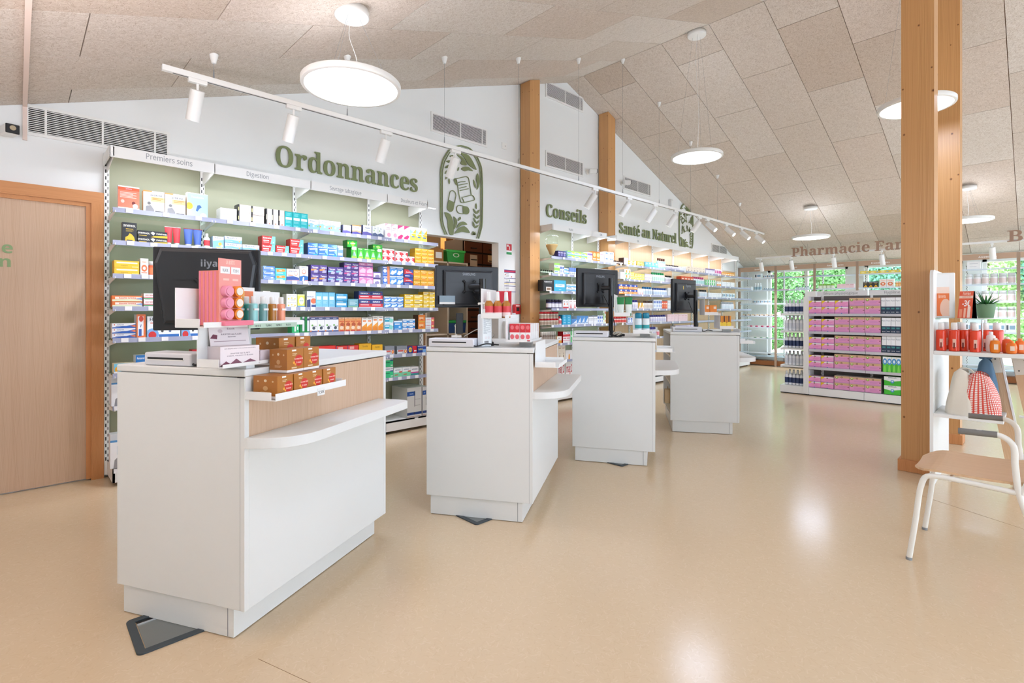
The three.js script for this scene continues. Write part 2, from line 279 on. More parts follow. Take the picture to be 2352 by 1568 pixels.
wallUnit({ name: 'wall_shelving', label: 'green backed wall shelving full of medicine boxes left of the staff doorway', ups: [0.478, 1.107, 1.866, 2.631, 3.266], back: mGreen, headStart: 0.458, headEnd: 3.12,
  heads: [['Premiers soins', 0.29, 0.04, 0.02], ['Digestion', 0.17, 0.036, -0.06], ['Sevrage tabagique', 0.31, 0.036, -0.05], ['Douleurs et Fièvre', 0.32, 0.036, 0]], skip: (i, y) => false });
wallUnit({ name: 'wall_shelving', label: 'narrow green backed wall shelving between the two wall posts', ups: [5.112, 5.96, 6.607], back: mGreen, headStart: 5.098, headEnd: 6.33, heads: [['Vitalité', 0.09, 0.03, -0.05], ['ORL', 0.06, 0.03, -0.1]] });
wallUnit({ name: 'wall_shelving', label: 'long wood backed wall shelving under the far wall sign', headStart: 6.58, ups: [6.87, 7.491, 8.233, 8.977, 9.735, 10.493, 11.138, 11.885], back: mPly,
  heads: [['ORL', 0.06, 0.03], null, null, null, null, null], backTops: [2.44, 2.44, 2.44, 2.44, 2.44, 2.44, 2.13] });

// ---------- signs on the long wall ----------
function wallSign(word, x, y, size, width, label) { const g = thing('sign', label, 'sign', [x, y, ZW + 0.012]); letters(g, word, serifB, size, 0.012, width, mSign, 0, 0, 0); return g; }
wallSign('Ordonnances', 1.69, 2.58, 0.195, 1.56, 'large olive green serif word above the left wall shelving');
wallSign('Conseils', 5.39, 2.585, 0.185, 0.95, 'olive green serif word between the two timber wall posts');
wallSign('Santé au Naturel', 7.21, 2.54, 0.185, 1.94, 'olive green serif words above the wood backed shelving');
// emblem: arched outline with leaves, prescription scroll and capsules
const leaf = (x, y, l, w, a, bend = 0) => {                                   // pointed leaf from its base, drawn in metres
  const s = new THREE.Shape(), c = Math.cos(a), q = Math.sin(a), P = (u, v) => [x + u * c - v * q, y + u * q + v * c];
  s.moveTo(...P(0, 0)); s.bezierCurveTo(...P(l * 0.25, w + bend), ...P(l * 0.7, w * 0.9 + bend), ...P(l, bend)); s.bezierCurveTo(...P(l * 0.7, -w * 0.6 + bend), ...P(l * 0.25, -w + bend * 0.5), ...P(0, 0)); return s;
};
const band = (pts, w, closed = false) => {                                    // ribbon outline along points
  const c = new THREE.CatmullRomCurve3(pts.map(([x, y]) => new THREE.Vector3(x, y, 0)), closed, 'catmullrom', 0.3), n = pts.length * 6, l = [], r = [];
  for (let i = 0; i <= n; i++) { const p = c.getPoint(i / n), t = c.getTangent(i / n); l.push([p.x - t.y * w / 2, p.y + t.x * w / 2]); r.push([p.x + t.y * w / 2, p.y - t.x * w / 2]); }
  return poly([...l, ...r.reverse()]);
};
const blob = (pts) => { const c = new THREE.CatmullRomCurve3(pts.map(([x, y]) => new THREE.Vector3(x, y, 0)), true, 'catmullrom', 0.35); return poly(c.getPoints(pts.length * 5).slice(0, -1).map((p) => [p.x, p.y])); };
function emblem(x, y, sx, sy, label, full) {
  const g = thing('wall_emblem', label, 'emblem', [x, y, ZW + 0.01]);
  const add = (name, s) => mesh(name, extr(s, 0.008).scale(sx, sy, 1), mSign, g);
  EM.rings.forEach((r, i) => add('outline', band(r, i ? 0.01 : 0.016)));
  for (const p of EM.blobs) if (full || p !== EM.blobs[10]) add('leaf', blob(p));
  for (const [p, q] of EM.leaves) { const dx = q[0] - p[0], dy = q[1] - p[1], l = Math.hypot(dx, dy); add('leaf', leaf(p[0], p[1], l, Math.max(0.009, l * 0.24), Math.atan2(dy, dx))); }
  if (full) {
    for (const p of EM.scroll) add('scroll', band(p, 0.009)); for (const p of EM.lines) add('scroll_line', band(p, 0.009));
    for (const [A, Bp, r, k] of EM.caps) {
      const cx = (A[0] + Bp[0]) / 2, cy = (A[1] + Bp[1]) / 2, l = Math.hypot(Bp[0] - A[0], Bp[1] - A[1]) / 2, a = k > 0 ? Math.atan2(A[1] - Bp[1], A[0] - Bp[0]) + Math.PI : Math.atan2(A[1] - Bp[1], A[0] - Bp[0]);
      const P = (u, v) => [cx + u * Math.cos(a) - v * Math.sin(a), cy + u * Math.sin(a) + v * Math.cos(a)], arc = (s, e, o) => Array.from({ length: 11 }, (_, i) => { const t = s + (e - s) * i / 10; return P(o + Math.cos(t) * r, Math.sin(t) * r); });
      if (k > 0) { add('capsule', poly([P(0, r), ...arc(Math.PI / 2, -Math.PI / 2, l), P(0, -r)])); add('capsule', band([P(0, r), ...arc(Math.PI / 2, Math.PI * 1.5, -l), P(0, -r)], 0.008)); }
      else { add('capsule', poly([...arc(Math.PI / 2, Math.PI * 1.5, -l), P(0, -r), P(0, r)])); add('capsule', band([P(0, r), ...arc(Math.PI / 2, -Math.PI / 2, l), P(0, -r)], 0.008)); }
    }
  } else for (let k = 0; k < 30; k++) { const X = rr(-0.2, 0.18), Yv = rr(-0.18, 0.28); add('leaf', leaf(X, Yv, rr(0.06, 0.11), 0.02, rr(0.4, 2.7))); }
}
emblem(3.88, 2.67, 1, 1.03, 'olive green arched emblem with capsules and a prescription scroll above the staff doorway', true);
emblem(9.54, 2.9, 0.9, 0.86, 'olive green arched emblem of leaves above the wood backed shelving', false);

// ---------- ventilation grilles ----------
function grille(x0, x1, y0, y1, bars, label) {
  const w = x1 - x0, h = y1 - y0, g = thing('ventilation_grille', label, 'vent', [x0, y0, ZW], 0, 'white ventilation grilles'), f = 0.022;
  mesh('backing', span(f, w - f, f, h - f, 0.001, 0.004), mSlot, g);
  mesh('frame', merge([span(0, w, 0, f, 0, 0.016), span(0, w, h - f, h, 0, 0.016), span(0, f, f, h - f, 0, 0.016), span(w - f, w, f, h - f, 0, 0.016)]), mWhite, g);
  const n = Math.round((h - 2 * f) / 0.0135), s = box(w - 2 * f, 0.005, 0.006);
  for (let i = 0; i < n; i++) { const m = mesh('slat', s, mWhite, g); m.position.set(w / 2, f + (i + 0.5) * (h - 2 * f) / n, 0.012); }
  for (const b of bars) mesh('divider', span(b * w - 0.006, b * w + 0.006, f, h - f, 0.004, 0.0165), mWhite, g);
}
grille(0.03, 0.885, 2.47, 2.685, [0.13, 0.5, 0.88], 'wide white ventilation grille above the left end of the shelving');
grille(3.43, 4.29, 3.32, 3.55, [0.5, 0.9], 'white ventilation grille left of the first timber wall post');
grille(5.40, 6.26, 4.29, 4.525, [0.5, 0.9], 'white ventilation grille highest up under the roof ridge');
grille(5.40, 6.26, 3.3, 3.53, [0.5, 0.9], 'white ventilation grille between the posts below the highest one');
grille(7.36, 8.22, 3.3, 3.53, [0.5, 0.9], 'white ventilation grille right of the second timber wall post');
grille(10.68, 11.47, 2.49, 2.69, [0.5], 'white ventilation grille low at the far end of the wall');
// ---------- small things on the walls ----------
function securityCamera(x, y, ry, label) {
  const g = thing('security_camera', label, 'camera', [x, y, ZW], 0, 'security cameras');
  mesh('mount', cyl(0.03, 0.035, 0.02, 0, 0, 0).rotateX(Math.PI / 2), mWhite, g);
  mesh('arm', rod([0, 0, 0.015], [0.02, 0, 0.07], 0.01), mWhite, g);
  const h = new THREE.Group(); h.name = 'housing'; h.position.set(0.02, 0.005, 0.1); h.rotation.y = ry; g.add(h);
  mesh('shell', rbox(0.075, 0.07, 0.12, 0.015), mWhite, h); mesh('front', rbox(0.07, 0.062, 0.01, 0.012, 0, 0, 0.058), mBlack, h); mesh('lens', cyl(0.016, 0.016, 0.006, 0, 0, 0).rotateX(Math.PI / 2).translate(0, 0.005, 0.061), M('#b9a98c', 0.2), h);
}
securityCamera(-0.06, 2.45, 0.25, 'small white security camera left of the wide ventilation grille');
securityCamera(6.36, 3.39, 0.9, 'small white security camera left of the second timber wall post');
securityCamera(7.3, 3.38, 0.9, 'small white security camera right of the second timber wall post');
{
  const t = thing('cable_trunking', 'beige cable trunking running over the ceiling and down the wall at the far left', 'trunking', [0.035, 0, 0]);
  mesh('ceiling_run', span(-0.012, 0.012, ceilY(0.035) - 0.022, ceilY(0.035) - 0.004, ZW, 0.5), M('#e6d2c6', 0.6), t); mesh('wall_run', span(-0.012, 0.012, 2.43, ceilY(0.035) - 0.022, ZW, ZW + 0.02), M('#e6d2c6', 0.6), t);
  const sw = thing('wall_sensor', 'small white square sensor plate beside the first timber wall post', 'sensor', [4.593, 3.408, ZW]);
  mesh('plate', rbox(0.085, 0.085, 0.012, 0.003, 0, 0, 0.006), mWhite, sw); mesh('hole', cyl(0.006, 0.006, 0.002, 0, 0, 0, 8).rotateX(Math.PI / 2).translate(0.01, 0, 0.0125), mBlack, sw);
  const ws = thing('wall_speaker', 'small white wall box just left of the leaf emblem', 'sensor', [8.9, 3.25, ZW]); mesh('housing', rbox(0.07, 0.2, 0.06, 0.01, 0, 0, 0.03), M('#d9dcdd', 0.5), ws); mesh('cover', rbox(0.05, 0.16, 0.006, 0.003, 0, 0, 0.06), mWhite, ws);
  const w2 = thing('wall_speaker', 'small white wall box at the far end of the wall', 'sensor', [11.98, 2.42, ZW]); mesh('housing', rbox(0.12, 0.1, 0.06, 0.01, 0, 0, 0.03), M('#d9dcdd', 0.5), w2); mesh('knob', cyl(0.006, 0.006, 0.004, 0, 0, 0, 8).rotateX(Math.PI / 2).translate(0.04, 0, 0.061), mBlack, w2);
  const notice = (x0, x1, y0, y1, label, draw) => { const w = x1 - x0, h = y1 - y0, g = thing('notice', label, 'notice', [(x0 + x1) / 2, (y0 + y1) / 2, ZW]); mesh('sheet', box(w, h, 0.002, 0, 0, 0.001), mWhite, g); const p = mesh('print', new THREE.PlaneGeometry(w, h).translate(0, 0, 0.0025), new THREE.MeshStandardMaterial({ map: canvas(256, Math.round(256 * h / w), draw), roughness: 0.5 }), g); };
  notice(4.636, 4.732, 1.99, 2.13, 'small red and green safety sign beside the staff doorway', (c, w, h) => { c.fillStyle = '#fff'; c.fillRect(0, 0, w, h); c.fillStyle = '#d0303c'; c.fillRect(0, 0, w, h * 0.62); c.fillStyle = '#fff'; c.fillRect(w * 0.12, h * 0.07, w * 0.3, h * 0.2); c.fillRect(w * 0.55, h * 0.2, w * 0.12, h * 0.34); c.fillStyle = '#2c9a57'; c.fillRect(0, h * 0.78, w, h * 0.22); });
  notice(4.597, 4.805, 1.485, 1.787, 'white safety notice with coloured bands below the small safety sign', (c, w, h) => { c.fillStyle = '#f4f4f6'; c.fillRect(0, 0, w, h); c.fillStyle = '#2b2f78'; c.fillRect(0, 0, w, h * 0.13); c.fillStyle = '#cf2f55'; c.fillRect(0, h * 0.03, w, h * 0.07); [['#2b2f78', 0.36], ['#2b2f78', 0.54], ['#e9c93e', 0.6], ['#2b2f78', 0.7], ['#2b2f78', 0.95]].forEach(([k, y]) => { c.fillStyle = k; c.fillRect(0, h * y, w, h * 0.025); }); c.fillStyle = '#c63a3a'; c.fillRect(w * 0.05, h * 0.2, w * 0.08, h * 0.04); c.fillRect(w * 0.6, h * 0.28, w * 0.08, h * 0.04); c.fillStyle = '#3b8f78'; c.fillRect(w * 0.45, h * 0.42, w * 0.05, h * 0.1); c.fillStyle = '#444'; for (let i = 0; i < 12; i++) c.fillRect(w * 0.1, h * (0.17 + i * 0.065), w * 0.3, h * 0.012); });
  const fa = thing('fire_alarm', 'red fire alarm call point beside the staff doorway', 'fire alarm', [4.8, 1.265, ZW]); mesh('housing', rbox(0.11, 0.13, 0.05, 0.008, 0, 0, 0.025), M('#d2202a', 0.4), fa); mesh('window', box(0.05, 0.05, 0.004, 0, 0.0, 0.052), mBlack, fa); mesh('plate', box(0.07, 0.012, 0.003, 0, 0.045, 0.052), mWhite, fa);
}
// ---------- back room seen through the staff doorway ----------
{
  const Z = ZW - 0.13;
  struct('wall_backroom_north', span(2.4, 5.6, 0, 2.69, -7.75, -7.65), M('#a8967f', 0.9)); struct('wall_backroom_west', span(2.3, 2.4, 0, 2.69, -7.7, Z), M('#a8967f', 0.9)); struct('wall_backroom_east', span(5.7, 5.8, 0, 2.69, -7.7, Z), M('#a8967f', 0.9)); struct('ceiling_backroom', span(2.3, 5.8, 2.7, 2.8, -7.7, Z), M('#b09a80', 0.9));
  const bp = thing('timber_stud', 'orange pine stud inside the back room', 'post', [4.86, 0, -6.5]); mesh('stud', uvMetres(box(0.14, 2.69, 0.14, 0, 1.346, 0)), mPine, bp); mesh('foot', box(0.16, 0.04, 0.16, 0, 0.02, 0), mFrame, bp);
  const mDark = new THREE.MeshPhysicalMaterial({ map: oakTex, color: '#7a4a30', roughness: 0.5 });
  const dr = thing('drawer_cabinet', 'dark brown wooden drawer cabinet inside the back room', 'cabinet', [5.12, 0, -5.95]); mesh('body', uvMetres(box(0.74, 2.32, 0.45, 0, 1.16, -0.24)), M('#22150f', 0.7), dr);
  for (let r = 0; r < 13; r++) for (let c = 0; c < 2; c++) { const d = mesh('drawer', uvMetres(box(0.34, 0.145, 0.02, 0, 0, 0), r * 0.2, c * 0.3, true), mDark, dr); d.position.set(c * 0.36 - 0.18, 0.13 + r * 0.173, 0.0); mesh('handle', box(0.11, 0.014, 0.02, 0, -0.02, 0.016), mBlack, d); }
  const paper = (x, y, w, h, col, l) => solo('paper_note', box(w, h, 0.002), M(col, 0.8), l, 'note', [x, y, -5.937], 0);
  paper(4.94, 2.0, 0.14, 0.17, '#dccfc2', 'pale paper note stuck on the dark drawers'); paper(5.27, 2.05, 0.09, 0.11, '#d8b98e', 'small tan note stuck on the dark drawers');
  const rk = thing('storage_rack', 'beige shelf rack with boxes inside the back room', 'rack', [4.12, 0, -5.7]); const mB = M('#cdbba3', 0.6);
  mesh('side', span(-0.35, -0.33, 0, 1.9, -0.2, 0.2), mB, rk); mesh('side', span(0.33, 0.35, 0, 1.9, -0.2, 0.2), mB, rk); mesh('side', span(0, 0.02, 0, 1.9, -0.2, 0.2), mB, rk); mesh('back', span(-0.35, 0.35, 0, 1.9, -0.2, -0.19), mB, rk); for (const y of [0.1, 0.5, 0.92, 1.4, 1.88]) mesh('shelf', span(-0.33, 0.33, y, y + 0.02, -0.19, 0.2), mB, rk);
  const cb = thing('cardboard_box', 'brown cardboard box on top of the back room rack', 'box', [3.95, 1.9005, -5.68]); mesh('carton', rbox(0.26, 0.17, 0.3, 0.004, 0, 0.086, 0), M('#a9743f', 0.8), cb); mesh('shipping_label', box(0.1, 0.08, 0.002, 0.05, 0.08, 0.152), mWhite, cb);
  const crate = (x, y, z, col, lid, l) => { const g = thing('plastic_crate', l, 'crate', [x, y, z]); mesh('tub', extr(poly([[-0.13, 0], [0.13, 0], [0.15, 0.13], [-0.15, 0.13]]), 0.28, 0.005).translate(0, 0.006, -0.14), M(col, 0.45), g); mesh('lid', rbox(0.33, 0.035, 0.31, 0.01, 0, 0.155, 0), M(lid, 0.4), g); mesh('handle', new THREE.TorusGeometry(0.035, 0.007, 6, 16).scale(1.3, 0.7, 1).translate(0, 0.1, 0.15), M('#d8e8d0', 0.5), g); };
  crate(4.29, 1.9005, -5.68, '#1f9a3b', '#37b44c', 'green plastic crate on top of the back room rack'); crate(4.3, 0.9405, -5.66, '#1a3f6d', '#1f8a3c', 'blue crate with green lid inside the back room rack');
  const lamp = new THREE.PointLight('#ffdcb4', 3, 0, 2); lamp.position.set(4.1, 2.5, -6.6); lamp.castShadow = true; scene.add(lamp);
  const bl = thing('bulb_lamp', 'round lamp on the back room ceiling', 'lamp', [4.1, 2.7, -6.6]); mesh('base', cyl(0.08, 0.08, 0.03, 0, -0.03, 0), mWhite, bl); mesh('globe', new THREE.SphereGeometry(0.1, 20, 12).translate(0, -0.12, 0), new THREE.MeshStandardMaterial({ color: '#fff', emissive: '#ffcf9a', emissiveIntensity: 2 }), bl);
}
// ---------- ceiling lights ----------
const mGlow = new THREE.MeshStandardMaterial({ color: '#ffffff', emissive: '#ffffff', emissiveIntensity: 2.2, roughness: 0.5 });
function pendant(x, z, y, label, r = 0.3) {
  const g = thing('disc_pendant', label, 'ceiling light', [x, y, z], 0, 'round disc pendants');
  mesh('rim', lathe([[r - 0.022, 0], [r - 0.004, 0], [r, 0.006], [r, 0.034], [r - 0.006, 0.04], [0, 0.04]], 64), mWhite, g);
  mesh('diffuser', cyl(r - 0.022, r - 0.022, 0.008, 0, 0.002, 0, 64), mGlow, g);
  const cy = ceilY(x) - y - 0.05;
  mesh('canopy', lathe([[0, 0], [0.1, 0], [0.108, 0.006], [0.108, 0.05], [0, 0.05]], 40).translate(0, cy, 0), mWhite, g);
  for (let k = 0; k < 3; k++) { const a = k * 2.094 + 0.4; mesh('wire', rod([Math.cos(a) * r * 0.8, 0.04, Math.sin(a) * r * 0.8], [Math.cos(a) * 0.05, cy, Math.sin(a) * 0.05], 0.0008, 5), mGrey, g); }
  mesh('cable', tube([[0.02, 0.04, 0], [0.03, cy * 0.4, 0.01], [-0.02, cy * 0.75, 0], [0, cy, 0]], 0.002, 24, 5), mWhite, g);
  const l = new THREE.RectAreaLight('#c9ddff', DISC_POWER, r * 1.7, r * 1.7); l.position.set(x, y - 0.006, z); l.lookAt(x, 0, z); scene.add(l); l.castShadow = true; l.name = numbered('disc_light');
  mesh('top_diffuser', cyl(r * 0.8, r * 0.8, 0.004, 0, 0.0405, 0, 48), mGlow, g);
  const u = new THREE.RectAreaLight('#c9ddff', UP_POWER, r * 1.5, r * 1.5); u.position.set(x, y + 0.05, z); u.lookAt(x, y + 3, z); scene.add(u); u.castShadow = true; u.name = numbered('disc_uplight');
  return g;
}
pendant(1.55, -3.09, 2.68, 'large lit disc pendant above the second counter, nearest the track', 0.31);
pendant(5.93, -2.9, 3.1, 'lit disc pendant below the roof ridge in the middle of the room');
pendant(5.68, -0.76, 3.03, 'lit disc pendant half hidden behind the large timber post', 0.28);
pendant(10.15, -2.84, 2.535, 'farthest lit disc pendant above the hanging brown words');
pendant(10.15, -0.75, 2.575, 'far lit disc pendant peeking out right of the timber posts');
pendant(1.55, -0.8, 2.68, 'lit disc pendant above the photographer');
pendant(5.93, 1.4, 3.1, 'lit disc pendant behind the photographer on the right');
pendant(1.55, 1.4, 2.68, 'lit disc pendant behind the photographer on the left');
// ---------- track with spotlights ----------
function spot(x, y, z, dir, label, lit, name = 'track_spotlight') {
  const g = thing(name, label, 'spotlight', [x, y, z], 0, 'track spotlights');
  mesh('adapter', rbox(0.11, 0.028, 0.034, 0.004, 0, -0.014, 0), mWhite, g);
  mesh('stem', cyl(0.008, 0.008, 0.05, 0, -0.075, 0), mWhite, g);
  const q = new THREE.Quaternion().setFromUnitVectors(new THREE.Vector3(0, -1, 0), new THREE.Vector3(...dir).normalize());
  const head = mesh('housing', lathe([[0.034, -0.2], [0.042, -0.2], [0.042, -0.001], [0.04, 0], [0, 0]], 28).applyQuaternion(q).translate(0, -0.07, 0), mWhite, g);
  mesh('lens', cyl(0.035, 0.035, 0.006, 0, -0.188, 0, 24).applyQuaternion(q).translate(0, -0.07, 0), lit ? new THREE.MeshStandardMaterial({ color: '#fff', emissive: '#ffffff', emissiveIntensity: 4 }) : M('#dcdad2', 0.3, { emissive: '#ffffff', emissiveIntensity: 2 }), g);
  mesh('screw', cyl(0.006, 0.006, 0.004, 0, -0.0005, 0, 8).applyQuaternion(q).translate(0, -0.07, 0), mBlack, g);
  const d = new THREE.Vector3(...dir).normalize(), l = new THREE.SpotLight('#f4f6ff', SPOT_POWER, 0, R(32), 0.6, 2);
  l.position.set(x + d.x * 0.21, y - 0.07 + d.y * 0.21, z + d.z * 0.21); l.target.position.set(x + d.x * 2, y + d.y * 2, z + d.z * 2); l.castShadow = true; l.shadow.radius = 2; l.name = numbered('spot_light'); scene.add(l, l.target);
}
const track = thing('light_track', 'long white suspended spotlight track running along the wall signs', 'light track', [0.66, 2.785, -3.9]);
mesh('rail', uvMetres(rbox(10.22, 0.036, 0.036, 0.003, 5.11, 0.018, 0)), mWhite, track);
mesh('groove', span(0.06, 10.16, -0.001, 0.004, -0.006, 0.006), M('#6b6b6b', 0.7), track);
for (const x of [0.956, 1.917, 2.887, 3.868, 4.9, 5.847, 6.79, 7.77, 8.75, 9.7]) {
  const y = ceilY(x) - 2.785, X = x - 0.66;
  mesh('hanger', merge([rod([X, 0.036, 0], [X, y, 0], 0.0012, 5), cyl(0.006, 0.003, 0.06, X, 0.036, 0, 8)]), mGrey, track);
  mesh('ceiling_cup', cyl(0.014, 0.03, 0.06, X, y - 0.062, 0, 16), mWhite, track);
}
const ord = ['first', 'second', 'third', 'fourth', 'fifth', 'sixth', 'seventh', 'eighth', 'ninth', 'tenth', 'eleventh', 'twelfth', 'thirteenth'];
[[0.86, 0], [1.49, 0], [2.27, 0], [3.02, 0], [5.23, 1], [6.0, 1], [6.68, 1], [7.28, 1], [8.07, 1], [8.36, 2], [9.1, 2], [9.77, 2], [10.49, 2]].forEach(([x, k], i) =>
  spot(x, 2.785, -3.9, k === 2 ? [-0.1, -0.66, 0.74] : k === 1 ? [-0.25, -0.85, -0.5] : [-0.06, -0.9, -0.42], 'white cylinder spotlight, ' + ord[i] + ' from the left on the long track' + (k === 2 ? ', lit towards the room' : ''), k === 2));
// linear uplight along the west wall, left of the view: it throws warm light on the low end of the ceiling
{
  const g = thing('wall_uplight', 'long white wall uplight on the west wall left of the door', 'wall light', [XL, 1.62, -2.2]); mesh('trough', merge([span(0.001, 0.16, 0, 0.02, -1.9, 1.9), span(0.15, 0.16, 0, 0.08, -1.9, 1.9), span(0.001, 0.012, 0, 0.08, -1.9, 1.9)]), mWhite, g); mesh('glow', span(0.015, 0.148, 0.022, 0.03, -1.88, 1.88), mGlow, g);
  const u = new THREE.RectAreaLight('#f3ecf2', UPLIGHT_POWER, 3.7, 0.13); u.position.set(XL + 0.08, 1.66, -2.2); u.rotation.set(0, Math.PI / 2, 0); u.up.set(0, 0, 1); u.lookAt(XL + 0.081, 4, -2.2); u.castShadow = true; u.name = 'uplight'; scene.add(u);
}
// ---------- sales counters ----------
const COUNTERS = [[0.59, -2.133, 28.3], [2.133, -2.117, 32.2], [3.627, -2.192, 30.2], [5.17, -2.152, 33.5]];
const cpos = (i, e1, y, e2) => { const [x, z, a] = COUNTERS[i], t = R(a); return [x + e1 * Math.cos(t) - e2 * Math.sin(t), y, z - e1 * Math.sin(t) - e2 * Math.cos(t)]; };
const crot = (i, extra = 0) => R(COUNTERS[i][2] + extra);
const ledgeShape = new THREE.Shape(); ledgeShape.moveTo(-0.01, 0); ledgeShape.lineTo(-0.01, 0.012); ledgeShape.quadraticCurveTo(0.02, 0.185, 0.19, 0.187); ledgeShape.lineTo(0.86, 0.187); ledgeShape.quadraticCurveTo(0.895, 0.187, 0.895, 0.15); ledgeShape.lineTo(0.895, 0); ledgeShape.closePath();
const ledgeGeo = extr(ledgeShape, 0.036, 0.002, 20).rotateX(Math.PI / 2).translate(0, 0.77, 0.065);
const cLabels = ['nearest white sales counter, with brown cosmetic cartons on its front', 'second white sales counter, with red cartons on top', 'third white sales counter, with green tubes beside its monitor', 'farthest white sales counter, with an orange carton stand on top'];
COUNTERS.forEach(([x, z, a], i) => {
  const g = thing('sales_counter', cLabels[i], 'counter', [x, 0, z], R(a), 'sales counters');
  mesh('plinth', merge([span(0, 0.019, 0.004, 0.12, -0.578, 0), span(0.936, 0.955, 0.004, 0.12, -0.578, 0), span(0.019, 0.936, 0.004, 0.12, -0.012, 0), span(0.019, 0.936, 0.004, 0.12, -0.578, -0.566)]), mLam, g);
  mesh('plinth_joint', span(-0.001, 0.001, 0.006, 0.118, -0.03, -0.027), mGrey, g);
  mesh('end_panel', rbox(0.022, 0.876, 0.664, 0.0015, -0.001, 0.558, -0.268), mLam, g); mesh('end_panel', rbox(0.022, 0.876, 0.664, 0.0015, 0.959, 0.558, -0.268), mLam, g);
  mesh('front_panel', rbox(0.937, 0.612, 0.018, 0.0015, 0.479, 0.426, 0.0545), mLam, g);
  mesh('wood_panel', uvMetres(span(0.0105, 0.9475, 0.733, 0.994, 0.044, 0.0625), i * 0.2, 0.1), mOak, g);
  mesh('ledge', ledgeGeo, mLam, g);
  mesh('worktop', rbox(0.986, 0.028, 0.672, 0.006, 0.479, 1.013, -0.266), mLam, g);
  mesh('panel_joint', span(-0.0124, -0.0118, 0.122, 0.994, 0.0425, 0.0437), mGrey, g);
  mesh('shadow_gap', span(-0.0125, -0.0115, 0.9955, 0.9985, 0.03, 0.066), mBlack, g);
  for (const y of [0.14, 0.45, 0.74]) mesh('inner_shelf', span(0.011, 0.947, y, y + 0.018, -0.58, 0.04), M('#d9cdb8', 0.6), g);
  mesh('divider', span(0.47, 0.488, 0.14, 0.99, -0.56, 0.04), M('#d9cdb8', 0.6), g);
});
// paper bag hanging on the open staff side of the farthest counter
{ const p = cpos(3, 0.06, 0.3, 0.64); const b = thing('paper_bag', 'small brown paper bag on the open side of the farthest counter', 'bag', [p[0], 0.288, p[2]], crot(3)); mesh('sack', extr(poly([[-0.05, 0], [0.05, 0], [0.045, 0.13], [0, 0.14], [-0.045, 0.13]]), 0.05, 0.003).translate(0, 0.004, -0.01), M('#b49a76', 0.85), b); mesh('handle', new THREE.TorusGeometry(0.03, 0.003, 6, 14, Math.PI).translate(0, 0.14, 0.02), M('#9b815d', 0.8), b); }
// floor sockets partly under the counters
for (const [x, z, l] of [[0.31, -2.543, 'grey metal floor socket hatch under the nearest counter'], [1.914, -2.556, 'grey metal floor socket hatch under the second counter'], [3.47, -2.6, 'grey metal floor socket hatch under the third counter']]) {
  const g = thing('floor_hatch', l, 'floor hatch', [x + 0.14, 0, z + 0.14], 0, 'floor socket hatches'), s = new THREE.Shape(), r = 0.02, a = 0.14;
  s.absarc(-a + r, -a + r, r, Math.PI, Math.PI * 1.5); s.absarc(a - r, -a + r, r, -Math.PI / 2, 0); s.absarc(a - r, a - r, r, 0, Math.PI / 2); s.absarc(-a + r, a - r, r, Math.PI / 2, Math.PI); s.closePath();
  s.holes.push(new THREE.Path(poly([[-0.115, -0.115], [0.115, -0.115], [0.115, 0.115], [-0.115, 0.115]]).getPoints()));
  mesh('frame', extr(s, 0.005, 0.001).rotateX(-Math.PI / 2).translate(0, 0.001, 0), M('#3a4348', 0.5), g);
  mesh('lid', span(-0.11, 0.11, 0.001, 0.003, -0.08, 0.112), M('#8b8e8c', 0.35, { metalness: 0.6 }), g);
  mesh('lid_edge', span(-0.11, 0.11, 0.001, 0.006, -0.087, -0.08), mAlu, g); mesh('recess', span(-0.11, 0.11, 0.0005, 0.002, -0.113, -0.09), mBlack, g);
}
